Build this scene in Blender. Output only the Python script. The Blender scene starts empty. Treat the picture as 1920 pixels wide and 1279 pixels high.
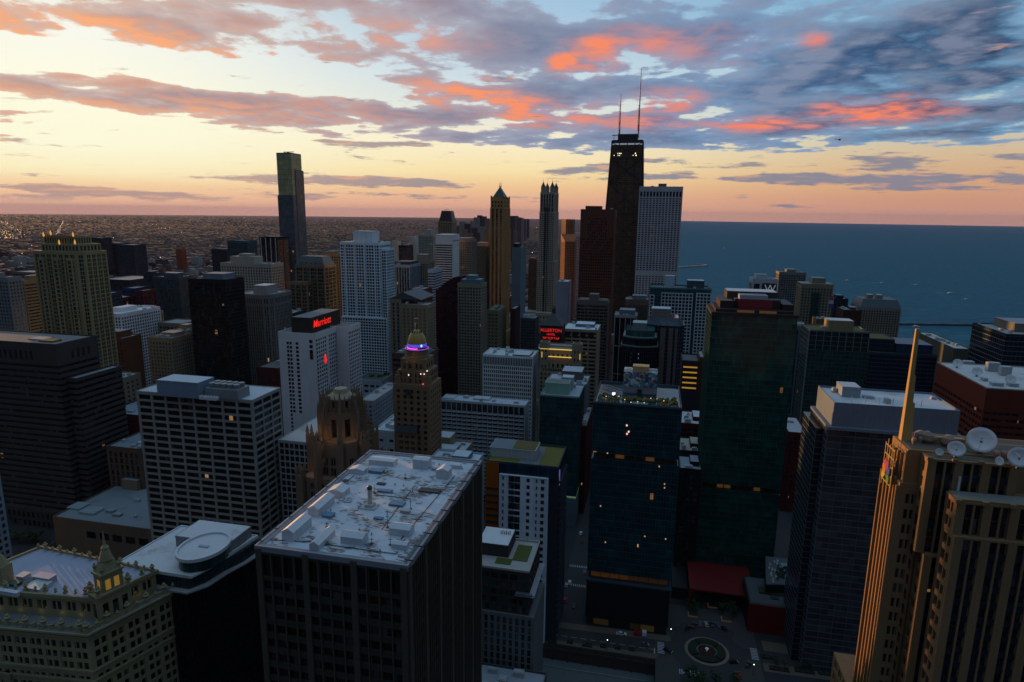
import bpy, math, random
import numpy as np
from mathutils import Vector
random.seed(7); rng = np.random.default_rng(7)
SC = bpy.context.scene; COL = SC.collection
R_ = math.radians

# ------------------------------------------------------------------ camera
FPX, HC = 1200.0, 217.0                         # focal length in pixels of a 1920 wide picture, camera height
ROLL = math.atan(24/1920)
def _solve():
    x, y = 1228-960, 403-639.5                  # where the north-south streets meet on the horizon
    c, s = math.cos(ROLL), math.sin(ROLL)
    a, b = c*x+s*y, -s*x+c*y
    p = math.atan(-b/FPX)
    return p, -math.atan2(a, FPX/math.cos(p))
PIT, YAW = _solve()
FV = np.array([math.sin(YAW)*math.cos(PIT), math.cos(YAW)*math.cos(PIT), -math.sin(PIT)])
RV = np.array([math.cos(YAW), -math.sin(YAW), 0.0]); UV = np.cross(RV, FV)
CP = np.array([0.0, 0.0, HC]); CR, SR = math.cos(ROLL), math.sin(ROLL)
def proj(X):
    d = np.asarray(X, float)-CP
    r, u, z = d@RV, d@UV, d@FV
    a, b = FPX*r/z, -FPX*u/z
    return 960+CR*a-SR*b, 639.5+SR*a+CR*b
def ray(px, py):
    x, y = px-960, py-639.5
    d = FV*FPX+RV*(CR*x+SR*y)-UV*(-SR*x+CR*y)
    return d/np.linalg.norm(d)
def atz(px, py, z=0.0):
    d = ray(px, py); return CP+d*(z-HC)/d[2]
def aty(px, py, y):
    d = ray(px, py); return CP+d*y/d[1]
def solve_x(px, y, z):
    lo, hi = -9000.0, 9000.0
    hi = min(hi, (y*FV[1]+(z-HC)*FV[2]-2.0)/-FV[0])
    for _ in range(60):
        m = (lo+hi)/2
        if proj((m, y, z))[0] < px: lo = m
        else: hi = m
    return lo

cam = bpy.data.objects.new('camera', bpy.data.cameras.new('camera')); COL.objects.link(cam)
cam.data.sensor_width = 36; cam.data.lens = FPX/1920*36; cam.data.clip_start = 1; cam.data.clip_end = 200000
ur = RV*CR+UV*SR; uu = UV*CR-RV*SR               # roll: the picture turns clockwise
from mathutils import Matrix
cam.matrix_world = Matrix(((ur[0], uu[0], -FV[0], 0), (ur[1], uu[1], -FV[1], 0), (ur[2], uu[2], -FV[2], HC), (0, 0, 0, 1)))
SC.camera = cam
SC.view_settings.view_transform = 'Standard'; SC.view_settings.look = 'None'
SC.view_settings.exposure = 0.0; SC.view_settings.gamma = 1.0; SC.view_settings.use_curve_mapping = False
SC.cycles.max_bounces = 5; SC.cycles.diffuse_bounces = 2; SC.cycles.glossy_bounces = 3
SC.cycles.volume_bounces = 0; SC.cycles.use_denoising = True

# ------------------------------------------------------------------ node helper
class NT:
    def __init__(s, tree): s.t = tree; s.n = tree.nodes; s.l = tree.links
    def new(s, typ, **k):
        n = s.n.new(typ)
        for a, b in k.items(): setattr(n, a, b)
        return n
    def put(s, sock, v):
        if hasattr(v, 'is_output'): s.l.new(v, sock)
        elif isinstance(v, (tuple, list)) and sock.type == 'RGBA': sock.default_value = tuple(v)+((1,) if len(v) == 3 else ())
        else: sock.default_value = v
    def m(s, op, a, b=None, c=None, clamp=False):
        n = s.new('ShaderNodeMath', operation=op, use_clamp=clamp)
        s.put(n.inputs[0], a)
        if b is not None: s.put(n.inputs[1], b)
        if c is not None: s.put(n.inputs[2], c)
        return n.outputs[0]
    def vm(s, op, a, b=None, sc=None):
        n = s.new('ShaderNodeVectorMath', operation=op)
        s.put(n.inputs[0], a)
        if b is not None: s.put(n.inputs[1], b)
        if sc is not None: s.put(n.inputs[3], sc)
        return n.outputs[0]
    def mix(s, f, a, b, mode='MIX'):
        n = s.new('ShaderNodeMix', data_type='RGBA', blend_type=mode)
        s.put(n.inputs[0], f); s.put(n.inputs[6], a); s.put(n.inputs[7], b)
        return n.outputs[2]
    def ss(s, x, a, b):
        n = s.new('ShaderNodeMapRange', interpolation_type='SMOOTHSTEP')
        s.put(n.inputs[0], x); n.inputs[1].default_value = a; n.inputs[2].default_value = b
        return n.outputs[0]
    def noise(s, v, scale, detail=4, rough=.55, out=0, lac=2.0):
        n = s.new('ShaderNodeTexNoise'); s.put(n.inputs['Vector'], v)
        n.inputs['Scale'].default_value = scale; n.inputs['Detail'].default_value = detail; n.inputs['Roughness'].default_value = rough
        n.inputs['Lacunarity'].default_value = lac
        return n.outputs[out]
    def white(s, v, out=0):
        n = s.new('ShaderNodeTexWhiteNoise'); s.put(n.inputs[0], v); return n.outputs[out]
    def ramp(s, x, stops):
        n = s.new('ShaderNodeValToRGB'); s.put(n.inputs[0], x)
        e = n.color_ramp.elements
        while len(e) < len(stops): e.new(0.5)
        for q, (p, c) in zip(e, stops): q.position = p; q.color = tuple(c)+(1,)
        return n.outputs[0]
    def xyz(s, x, y, z):
        n = s.new('ShaderNodeCombineXYZ')
        for i, v in enumerate((x, y, z)): s.put(n.inputs[i], v)
        return n.outputs[0]
    def sep(s, v):
        n = s.new('ShaderNodeSeparateXYZ'); s.put(n.inputs[0], v); return n.outputs
def lin(r, g, b):                                 # 8 bit sRGB to linear
    f = lambda c: (c/255/12.92 if c/255 <= .04045 else ((c/255+.055)/1.055)**2.4)
    return (f(r), f(g), f(b))

# ------------------------------------------------------------------ sky
SUN_AZ, SUN_EL = -61.0, 3.2
world = bpy.data.worlds.new('World'); SC.world = world; world.use_nodes = True
world.cycles.sampling_method = 'MANUAL'; world.cycles.sample_map_resolution = 512
def make_sky():
    t = world.node_tree; t.nodes.clear(); k = NT(t)
    d = k.new('ShaderNodeTexCoord').outputs['Generated']
    X, Y, Z = k.sep(k.vm('NORMALIZE', d))
    el = k.m('MULTIPLY', k.m('ARCSINE', Z), 57.2958)      # degrees above the horizon
    az = k.m('MULTIPLY', k.m('ARCTAN2', X, Y), 57.2958)   # degrees east of north
    f = k.m('MULTIPLY', el, 1/90.0, clamp=True)
    def rp(lst): return k.ramp(f, [(e/90.0, lin(*c)) for e, c in lst])
    left = rp([(0, (238, 176, 146)), (.9, (246, 196, 158)), (1.7, (250, 212, 164)), (2.6, (255, 240, 194)), (4.6, (255, 252, 220)), (9, (255, 253, 228)), (12, (250, 250, 238)), (16, (238, 236, 226)), (24, (176, 196, 210)), (44, (104, 140, 178)), (74, (150, 204, 234))])
    mid = rp([(0, (228, 168, 142)), (1.1, (236, 180, 146)), (2.2, (243, 200, 150)), (3.6, (251, 228, 172)), (6, (252, 240, 206)), (8.5, (226, 230, 222)), (11, (206, 222, 230)), (16, (168, 200, 224)), (24, (150, 180, 206)), (44, (104, 140, 178)), (74, (150, 204, 234))])
    right = rp([(0, (208, 154, 132)), (1.3, (208, 152, 126)), (2.6, (216, 166, 128)), (4.5, (214, 186, 150)), (7, (196, 204, 190)), (11, (156, 198, 214)), (16, (112, 168, 204)), (24, (136, 168, 196)), (44, (96, 134, 174)), (74, (150, 204, 234))])
    south = rp([(0, (34, 44, 54)), (4, (39, 54, 67)), (10, (47, 68, 86)), (20, (53, 79, 100)), (44, (78, 114, 142)), (74, (150, 204, 234))])
    c = k.mix(k.ss(az, -46, -14), left, mid)
    c = k.mix(k.ss(az, -14, 24), c, right)
    aw = k.m('ABSOLUTE', k.m('ADD', az, 20.0))
    c = k.mix(k.ss(aw, 46, 84), c, south)
    AE = k.xyz(az, el, 0.0)
    def total(lst):                                        # banks of cloud, each round one compass bearing and height
        o = 0.0
        for px, py, sx, sy, amp in lst:
            r = ray(px, py); a0 = math.degrees(math.atan2(r[0], r[1])); e0 = math.degrees(math.asin(r[2]))
            ku, kv = 1/math.degrees(sx/1350), 1/math.degrees(sy/1200)
            n = k.new('ShaderNodeVectorMath', operation='MULTIPLY_ADD'); k.put(n.inputs[0], AE)
            n.inputs[1].default_value = (ku, kv, 0); n.inputs[2].default_value = (-a0*ku, -e0*kv, 0)
            q = k.new('ShaderNodeVectorMath', operation='DOT_PRODUCT'); k.put(q.inputs[0], n.outputs[0]); k.put(q.inputs[1], n.outputs[0])
            t = k.m('MULTIPLY_ADD', q.outputs['Value'], -.25, 1.0, clamp=True)
            t2 = k.m('MULTIPLY', t, t)
            o = k.m('MULTIPLY_ADD', t2, amp, o)
        return o
    # ---- heaped clouds on one flat layer seen in perspective
    inv = k.m('DIVIDE', 1.0, k.m('ADD', k.m('MAXIMUM', Z, 0.0), 0.075))
    P = k.xyz(k.m('MULTIPLY', X, inv), k.m('MULTIPLY', Y, inv), 0.37)
    warp = k.vm('SCALE', k.vm('SUBTRACT', k.noise(P, 1.3, 3, .5, 1), (.5, .5, .5)), sc=.2)
    P = k.vm('ADD', P, warp)
    n0 = k.noise(P, 2.1, 7, .56)
    sd = (math.sin(R_(SUN_AZ))*.14, math.cos(R_(SUN_AZ))*.14, 0)
    n1 = k.noise(k.vm('ADD', P, sd), 2.1, 4, .56); n5 = k.m('MULTIPLY_ADD', k.noise(k.vm('ADD', P, tuple(v*.45 for v in sd)), 5.6, 3, .55), .6, .20)
    cov = total([(60, 20, 200, 36, .16), (270, 70, 150, 24, .12), (480, 28, 190, 40, .27), (900, 12, 210, 26, .20), (740, 72, 120, 22, .2), (990, 75, 120, 32, .22),
                 (150, 160, 120, 20, .2), (330, 190, 200, 20, .24), (560, 205, 200, 18, .24), (740, 122, 90, 18, .2), (600, 108, 50, 12, .16), (430, 112, 30, 9, .16), (940, 100, 120, 24, .14), (860, 185, 170, 28, .22), (1050, 160, 160, 40, .13), (900, 264, 160, 10, .18),
                 (1260, 70, 190, 55, .25), (1330, 190, 300, 46, .20), (1640, 80, 240, 70, .26), (1640, 200, 200, 40, .14), (1800, 150, 200, 60, .2), (1500, 262, 400, 22, .2), (1130, 245, 180, 22, .16), (1830, 40, 150, 50, .1),
                 (640, 243, 200, 10, .2), (820, 225, 160, 14, .12), (20, 60, 60, 20, .1), (430, 128, 190, 24, -.25), (250, 118, 240, 18, -.25), (430, 255, 240, 22, -.15), (1370, 130, 40, 12, -.24), (1540, 182, 60, 12, -.3), (1110, 25, 60, 14, -.10), (1210, 105, 60, 14, -.12),
                 (1000, 110, 60, 14, -.1), (620, 110, 60, 40, -.08), (1200, 312, 1000, 22, -.3)])
    upper = k.ss(el, 14, 30)
    away = k.ss(aw, 42, 70)
    cov = k.m('ADD', k.m('MULTIPLY', cov, k.m('SUBTRACT', 1.0, away)), k.m('MULTIPLY', k.m('MAXIMUM', upper, away), .12))
    n0 = k.m('MULTIPLY_ADD', k.m('SUBTRACT', n0, .5), 1.45, .5)
    vo = k.new('ShaderNodeTexVoronoi', feature='SMOOTH_F1'); k.put(vo.inputs['Vector'], k.vm('ADD', P, k.vm('SCALE', k.noise(P, 5.0, 4, .6, 1), sc=.22))); vo.inputs['Scale'].default_value = 5.2; vo.inputs['Smoothness'].default_value = .9
    puff = k.m('SUBTRACT', .52, vo.outputs['Distance'])
    nf = k.m('MULTIPLY_ADD', puff, .6, k.m('MULTIPLY_ADD', k.noise(P, 5.6, 5, .55), .6, .16))
    dens = k.m('SUBTRACT', k.m('ADD', k.m('MULTIPLY_ADD', nf, .56, k.m('SUBTRACT', n0, .28)), cov), .60)
    lowcut = k.ss(el, 2.2, 5.0)
    al = k.m('MULTIPLY', k.ss(dens, -.03, .085), lowcut)
    thick = k.ss(dens, .0, .42)
    lit = k.m('ADD', k.m('ADD', k.m('MULTIPLY', k.m('SUBTRACT', n0, n1), 3.6), k.m('MULTIPLY', k.m('SUBTRACT', nf, n5), 2.6)), .33, clamp=True)
    glow = total([(60, 34, 150, 26, .6), (330, 88, 200, 16, .5), (860, 172, 80, 20, 1.1), (960, 192, 60, 14, .8), (1110, 105, 50, 22, 1.1), (1055, 122, 26, 14, 1.0), (1250, 190, 50, 18, .8), (1310, 85, 90, 22, .4),
                  (1660, 208, 80, 16, 1.1), (1480, 235, 90, 9, .55), (1910, 286, 36, 10, .9), (430, 210, 260, 9, .4), (760, 75, 130, 18, .35), (1525, 75, 22, 9, .8), (1180, 72, 60, 16, .7), (1010, 222, 90, 12, .6), (1420, 232, 60, 9, .7), (690, 62, 110, 16, .45), (600, 160, 90, 14, .4), (1240, 232, 80, 10, .5), (1560, 205, 40, 9, .5), (1080, 215, 160, 18, .45), (600, 190, 160, 16, .2)])
    lit2 = k.m('ADD', k.m('MULTIPLY', lit, k.m('MULTIPLY_ADD', k.ss(az, -48, -8), -.38, .42)), k.m('MULTIPLY', glow, k.m('MULTIPLY_ADD', lit, .85, .22)))
    lit2 = k.m('MULTIPLY', k.m('MINIMUM', lit2, 1.0), k.m('SUBTRACT', 1.0, k.m('MULTIPLY', away, .8)))
    side = k.ss(az, -48, 8)
    dark = k.mix(side, lin(150, 134, 146), lin(66, 98, 138))
    dark = k.mix(k.m('MULTIPLY', thick, .75), k.mix(side, lin(214, 190, 178), lin(126, 154, 188)), dark)
    dark = k.mix(k.ss(az, 2, 24), dark, k.mix(thick, lin(128, 168, 200), lin(22, 62, 102)))
    dark = k.mix(away, dark, lin(44, 62, 80)); dark = k.mix(upper, dark, k.mix(away, lin(108, 140, 172), lin(64, 88, 118))); dark = k.mix(k.ss(el, 40, 75), dark, lin(160, 190, 220))
    dark = k.mix(k.m('MULTIPLY', lit, k.m('MULTIPLY', side, .45)), dark, lin(150, 172, 196))
    warm = k.mix(side, lin(252, 176, 126), lin(246, 134, 102))
    pinks = k.mix(k.m('MULTIPLY', lit2, 1.0, clamp=True), dark, warm)
    c = k.mix(al, c, pinks)
    # ---- thin far streaks above the horizon
    S = k.xyz(k.m('MULTIPLY', az, .16), k.m('MULTIPLY', el, 1.15), 2.2)
    s0 = k.noise(S, 1.25, 7, .62)
    scov = total([(600, 338, 190, 9, .42), (700, 343, 120, 7, .3), (1475, 336, 95, 9, .42), (1780, 340, 190, 11, .45), (1100, 325, 80, 11, .3), (1240, 328, 70, 7, .3), (720, 270, 100, 6, .3),
                  (70, 350, 110, 5, .3), (120, 368, 300, 8, .25), (520, 366, 250, 6, .2), (1500, 387, 120, 5, .25), (1300, 305, 500, 8, .16), (820, 366, 150, 4, .2), (1650, 312, 260, 8, .2)])
    sal = k.m('MULTIPLY', k.ss(k.m('ADD', k.m('MULTIPLY_ADD', k.m('SUBTRACT', s0, .5), 1.5, .5), scov), .68, .84), k.ss(el, .2, .9))
    sal = k.m('MULTIPLY', sal, k.m('SUBTRACT', 1.0, away))
    sc = k.mix(k.ss(az, -45, 0), lin(178, 150, 146), lin(120, 128, 150))
    sc = k.mix(k.m('MULTIPLY', k.ss(k.noise(S, 2.3, 4), .5, .68), .6), sc, lin(240, 170, 130))
    c = k.mix(k.m('MULTIPLY', sal, .85), c, sc)
    c = k.mix(k.ss(el, -.4, -2.5), c, lin(30, 34, 46))
    bg = k.new('ShaderNodeBackground'); k.put(bg.inputs[0], c); bg.inputs[1].default_value = 1.0
    o = k.new('ShaderNodeOutputWorld'); k.l.new(bg.outputs[0], o.inputs[0])
make_sky()
sun = bpy.data.objects.new('sun', bpy.data.lights.new('sun', 'SUN')); COL.objects.link(sun)
sun.data.energy = 4.6; sun.data.angle = R_(.6); sun.data.color = (1.0, .50, .18)
_d = Vector((math.sin(R_(SUN_AZ))*math.cos(R_(SUN_EL)), math.cos(R_(SUN_AZ))*math.cos(R_(SUN_EL)), math.sin(R_(SUN_EL))))
sun.rotation_euler = _d.to_track_quat('Z', 'Y').to_euler(); sun.location = (-300, 0, 400)

# ------------------------------------------------------------------ mesh helpers
class MB:
    def __init__(s): s.v = []; s.f = []; s.c = 0
    def add(s, vs, fs):
        s.v.extend(vs); c = s.c; s.f.extend([tuple(c+i for i in f) for f in fs]); s.c += len(vs)
    def obox(s, o, u, n, a0, a1, b0, b1, z0, z1):          # box in a facade frame: a along, b outward
        P = [(o[0]+u[0]*a+n[0]*b, o[1]+u[1]*a+n[1]*b, z) for z in (z0, z1) for a, b in ((a0, b1), (a1, b1), (a1, b0), (a0, b0))]
        s.add(P, [(3, 2, 1, 0), (4, 5, 6, 7), (0, 1, 5, 4), (1, 2, 6, 5), (2, 3, 7, 6), (3, 0, 4, 7)])
    def box(s, x0, x1, y0, y1, z0, z1): s.obox((0, 0), (1, 0), (0, -1), x0, x1, -y1, -y0, z0, z1)
    def prism(s, poly, z0, z1, top=None):
        n = len(poly); top = top or poly
        s.add([(p[0], p[1], z0) for p in poly]+[(p[0], p[1], z1) for p in top],
              [tuple(reversed(range(n))), tuple(range(n, 2*n))]+[(i, (i+1) % n, n+(i+1) % n, n+i) for i in range(n)])
    def lathe(s, prof, cx, cy, n=16, a0=0.0):              # prof: (radius, z)
        vs = [(cx+r*math.cos(a0+2*math.pi*i/n), cy+r*math.sin(a0+2*math.pi*i/n), z) for r, z in prof for i in range(n)]
        fs = [(j*n+i, j*n+(i+1) % n, (j+1)*n+(i+1) % n, (j+1)*n+i) for j in range(len(prof)-1) for i in range(n)]
        fs += [tuple(reversed(range(n))), tuple(range((len(prof)-1)*n, len(prof)*n))]
        s.add(vs, fs)
    def tube(s, p, q, r, r2=None, n=6):
        p, q = Vector(p), Vector(q); r2 = r if r2 is None else r2
        d = (q-p).normalized(); a = d.orthogonal().normalized(); b = d.cross(a)
        vs = [tuple(c+a*(k*math.cos(t))+b*(k*math.sin(t))) for c, k in ((p, r), (q, r2)) for t in [2*math.pi*i/n for i in range(n)]]
        s.add(vs, [(i, (i+1) % n, n+(i+1) % n, n+i) for i in range(n)]+[tuple(reversed(range(n))), tuple(range(n, 2*n))])
    def build(s, name, mat, parent=None, label=None, kind=None, smooth=False, group=None, cat=None):
        if not s.v: return None
        me = bpy.data.meshes.new(name); v = s.v
        if parent is not None:
            L = ORG[parent.name]; v = [(a-L[0], b-L[1], c-L[2]) for a, b, c in v]
        me.from_pydata(v, [], s.f); me.update()
        if smooth: me.polygons.foreach_set('use_smooth', [True]*len(me.polygons))
        me.materials.append(mat)
        o = bpy.data.objects.new(name, me); COL.objects.link(o)
        if parent is not None: o.parent = parent; ORG[o.name] = ORG[parent.name]
        if label: o['label'] = label
        if kind: o['kind'] = kind
        if group: o['group'] = group
        if cat: o['category'] = cat
        return o
ORG = {}
def thing(name, label, cat, loc=(0, 0, 0), group=None):
    o = bpy.data.objects.new(name, None); COL.objects.link(o)
    o.location = loc; o['label'] = label; o['category'] = cat; ORG[o.name] = loc
    o.empty_display_size = 3
    if group: o['group'] = group
    return o

# ------------------------------------------------------------------ materials
MATS = {}
def newmat(key):
    m = bpy.data.materials.new(key); m.use_nodes = True; k = NT(m.node_tree)
    b = k.n['Principled BSDF']; return m, k, b
def wall(rgb, rough=.85, var=.22):
    rgb = tuple(.6*(c/.6)**1.25 for c in rgb)             # contrast curve put into the wall colours for deeper shade
    key = 'wall_%.3f_%.3f_%.3f' % rgb
    if key in MATS: return MATS[key]
    m, k, b = newmat('masonry')
    p = k.new('ShaderNodeNewGeometry').outputs['Position']
    n1 = k.noise(p, .035, 3); n2 = k.noise(k.vm('MULTIPLY', p, (.9, .9, .05)), 1.0, 3); n3 = k.noise(p, 1.1, 2)
    f = k.m('MULTIPLY_ADD', n1, .5, k.m('MULTIPLY_ADD', n2, .35, k.m('MULTIPLY', n3, .25)))
    c = k.mix(k.ss(f, .30, .80), tuple(x*(1-var) for x in rgb), tuple(min(1, x*(1+var*.6)) for x in rgb))
    k.put(b.inputs['Base Color'], c); b.inputs['Roughness'].default_value = rough
    b.inputs['Specular IOR Level'].default_value = .25
    MATS[key] = m; return m
def pane(rgb=(.012, .016, .02), lit=.0, blind=.25):
    key = 'pane%s%s%s' % (rgb, lit, blind)
    if key in MATS: return MATS[key]
    m, k, b = newmat('window_glass')
    g = k.new('ShaderNodeNewGeometry'); p = g.outputs['Position']
    oi = k.new('ShaderNodeObjectInfo')
    cell = k.vm('FLOOR', k.vm('MULTIPLY', p, (.45, .45, .27)))
    r = k.m('FRACT', k.m('ADD', k.white(cell), oi.outputs['Random']))
    r2 = k.m('FRACT', k.m('MULTIPLY', r, 7.31)); r3 = k.m('FRACT', k.m('MULTIPLY', r, 53.7))
    c = k.mix(k.ss(r, .2, 1.0), tuple(x*.5 for x in rgb), tuple(x*1.9 for x in rgb))
    bl = k.m('LESS_THAN', r2, blind)
    c = k.mix(k.m('MULTIPLY', bl, k.m('MULTIPLY', r3, .75)), c, (.10, .10, .095))
    k.put(b.inputs['Base Color'], c); b.inputs['Roughness'].default_value = .12
    b.inputs['Specular IOR Level'].default_value = .5
    if lit > 0:
        k.put(b.inputs['Emission Color'], k.mix(r2, (1, .42, .10), (1, .72, .38)))
        k.put(b.inputs['Emission Strength'], k.m('MULTIPLY', k.m('LESS_THAN', k.m('FRACT', k.m('MULTIPLY', r, 191.3)), lit), k.m('MULTIPLY_ADD', r3, .28, .04)))
    MATS[key] = m; return m
def curtain(a, b_, bay, fl, lit=.0, rough=.06, patch=1.0, metal=0.0):
    key = 'cw%s%s%s%s%s%s' % (a, b_, bay, fl, lit, patch)
    if key in MATS: return MATS[key]
    m, k, b = newmat('curtain_glass')
    g = k.new('ShaderNodeNewGeometry'); p = g.outputs['Position']
    x, y, z = k.sep(p)
    s = k.m('ADD', x, k.m('MULTIPLY', y, 1.013))
    cell = k.xyz(k.m('FLOOR', k.m('MULTIPLY', s, 1/bay)), k.m('FLOOR', k.m('MULTIPLY', z, 1/fl)), .5)
    r = k.white(cell); rc = k.white(cell, 1)
    big = k.noise(k.vm('MULTIPLY', cell, (.33, .5, 1)), .9, 3, .6)
    run = k.white(k.xyz(k.m('FLOOR', k.m('MULTIPLY', s, 1/(bay*4.0))), k.m('FLOOR', k.m('MULTIPLY', z, 1/fl)), 3.5))
    f = k.m('ADD', k.m('MULTIPLY', k.ss(big, .40, .66), .22*patch), k.m('ADD', k.m('MULTIPLY', k.m('POWER', r, 3.0), .42), k.m('MULTIPLY', k.m('POWER', run, 3.0), .40)), clamp=True)
    c = k.mix(f, a, b_)
    k.put(b.inputs['Base Color'], c); b.inputs['Roughness'].default_value = rough; b.inputs['Metallic'].default_value = metal; b.inputs['Specular IOR Level'].default_value = .25
    nn = k.vm('NORMALIZE', k.vm('ADD', g.outputs['Normal'], k.vm('SCALE', k.vm('SUBTRACT', rc, (.5, .5, .5)), sc=.022)))
    k.put(b.inputs['Normal'], nn)
    if lit > 0:
        r2 = k.m('FRACT', k.m('MULTIPLY', r, 37.7)); r3 = k.m('FRACT', k.m('MULTIPLY', r, 91.3))
        k.put(b.inputs['Emission Color'], k.mix(r2, (1, .40, .09), (1, .75, .42)))
        k.put(b.inputs['Emission Strength'], k.m('MULTIPLY', k.m('LESS_THAN', r2, lit), k.m('MULTIPLY_ADD', r3, .25, .02)))
    MATS[key] = m; return m
def plain(name, rgb, rough=.6, metal=0.0, emit=0.0, ecol=None):
    key = 'p_%s%s%s' % (name, rgb, emit)
    if key in MATS: return MATS[key]
    m, k, b = newmat(name)
    p = k.new('ShaderNodeNewGeometry').outputs['Position']
    n = k.noise(p, .6, 4)
    k.put(b.inputs['Base Color'], k.mix(n, tuple(x*.8 for x in rgb), tuple(min(1, x*1.15) for x in rgb)))
    b.inputs['Roughness'].default_value = rough; b.inputs['Metallic'].default_value = metal
    if emit: b.inputs['Emission Color'].default_value = tuple(ecol or rgb)+(1,); b.inputs['Emission Strength'].default_value = emit
    MATS[key] = m; return m
def roofmat(rgb=(.55, .57, .60), stain=.5, sx=.25):
    key = 'roof%s%s' % (rgb, stain)
    if key in MATS: return MATS[key]
    m, k, b = newmat('roofing')
    p = k.new('ShaderNodeNewGeometry').outputs['Position']
    n1 = k.noise(p, .09, 5, .65); n2 = k.noise(p, .8, 3)
    c = k.mix(k.m('MULTIPLY', k.ss(n1, .52, .72), stain), rgb, tuple(x*y for x, y in zip(rgb, (.50, .42, .36))))
    c = k.mix(k.m('MULTIPLY', n2, .35), c, tuple(x*.72 for x in rgb))
    k.put(b.inputs['Base Color'], c); b.inputs['Roughness'].default_value = .9; b.inputs['Specular IOR Level'].default_value = .2
    MATS[key] = m; return m
WHITE, GREYW, BEIGE, TAN, GOLD, BROWN = (.58, .60, .62), (.34, .35, .36), (.34, .27, .19), (.30, .22, .14), (.34, .20, .07), (.14, .065, .045)
DARK, BLACK, RED, CONC = (.045, .048, .052), (.012, .013, .015), (.16, .035, .028), (.26, .25, .235)
ROOFW = (.60, .62, .66); ROOFG = (.30, .31, .32); ROOFD = (.12, .12, .125)

# ------------------------------------------------------------------ facades
def ccw(poly):
    a = sum(p[0]*q[1]-q[0]*p[1] for p, q in zip(poly, poly[1:]+poly[:1]))
    return poly if a > 0 else poly[::-1]
def edges(poly):
    for p, q in zip(poly, poly[1:]+poly[:1]):
        w = math.hypot(q[0]-p[0], q[1]-p[1]); u = ((q[0]-p[0])/w, (q[1]-p[1])/w)
        yield p, u, (u[1], -u[0]), w
def inset(poly, d):
    E = list(edges(poly)); out = []
    for i in range(len(poly)):
        (p0, u0, n0, w0), (p1, u1, n1, w1) = E[i-1], E[i]
        den = 1+n0[0]*n1[0]+n0[1]*n1[1]
        out.append((poly[i][0]-d*(n0[0]+n1[0])/den, poly[i][1]-d*(n0[1]+n1[1])/den))
    return out
def rect(x0, x1, y0, y1): return [(x0, y0), (x1, y0), (x1, y1), (x0, y1)]
def sees(p, n): return n[0]*(0-p[0])+n[1]*(0-p[1]) > -25
PANE = {}
def facade(root, wb, poly, z0, z1, bay=3.3, fl=3.6, pw=.32, sh=.38, pd=.35, top=3.0, base=0.0, sub=1, mw=.12, glass=None, ncap=100, skip=None, proud=.04, over=None, blank=False):
    """Frame of piers and spandrels standing in front of a core, with panes set between them."""
    poly = ccw(poly); core = inset(poly, pd); wb.prism(core, z0, z1-.02)
    cw = max(pd+.05, .6 if pw else .0)
    E = list(edges(poly)); panes = []
    if pw:
        for i, (p, u, n, w) in enumerate(E):                # corner posts
            pp, pu, pn, pwid = E[i-1]
            c = min(max(cw, bay*pw*.5), w*.3, pwid*.3)
            wb.prism(ccw([p, (p[0]+u[0]*c, p[1]+u[1]*c), core[i], (p[0]-pu[0]*c, p[1]-pu[1]*c)]), z0, z1-top)
    wb.prism(inset(poly, -.03), z1-top, z1)
    if base > 0: wb.prism(inset(poly, -.03), z0, z0+base)
    for p, u, n, w in E:
        st = dict(bay=bay, fl=fl, pw=pw, sh=sh, sub=sub, blank=blank)
        if over:
            for test, kw in over:
                if test(n): st.update(kw)
        B, F, PW, SH, SUB = st['bay'], st['fl'], st['pw'], st['sh'], st['sub']
        c = min(max(cw, B*PW*.5), w*.3) if PW else 0
        W = w-2*c; nb = max(1, round(W/B)); b = W/nb
        H = z1-top-z0-base; nf = max(1, round(H/F)); f = H/nf
        if PW >= 1 or st.get('blank'):
            wb.obox(p, u, n, c, w-c, -pd, -.02, z0+base, z1-top); continue
        pwid = PW*b
        for i in range(nb+1):
            if not PW: break
            a0, a1 = max(c, c+i*b-pwid/2), min(w-c, c+i*b+pwid/2)
            wb.obox(p, u, n, a0, a1, -pd, 0, z0+base, z1-top)
        if SH:
            for j in range(nf+1):
                za, zb = max(z0+base, z0+base+j*f-SH*f*.5), min(z1-top, z0+base+j*f+SH*f*.5)
                wb.obox(p, u, n, c, w-c, -pd, -proud, za, zb)
        if not sees((p[0]+u[0]*w/2, p[1]+u[1]*w/2), n): continue
        if SUB > 1 and PW:
            for i in range(nb):
                for q in range(1, SUB):
                    a = c+i*b+pwid/2+(b-pwid)/SUB*q; wb.obox(p, u, n, a-mw/2, a+mw/2, -pd, -.09, z0+base, z1-top)
        pan = (b-pwid)/SUB if PW else b; ph = f*(1-SH) if SH else f*.97
        for i in range(nb):
            for q in range(SUB):
                a = c+i*b+pwid/2+pan*(q+.5) if PW else c+(i+.5)*b
                ww = pan-(mw if SUB > 1 else 0)
                if not PW: ww = b-.06
                for j in range(nf):
                    zc = z0+base+(j+.5)*f
                    if skip and skip(n, i, nb, j, nf): 
                        wb.obox(p, u, n, a-pan/2, a+pan/2, -pd, -.06, zc-ph/2, zc+ph/2); continue
                    panes.append((p[0]+u[0]*a-n[0]*(pd-.05), p[1]+u[1]*a-n[1]*(pd-.05), zc, ww, ph, u, n))
    return panes
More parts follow.
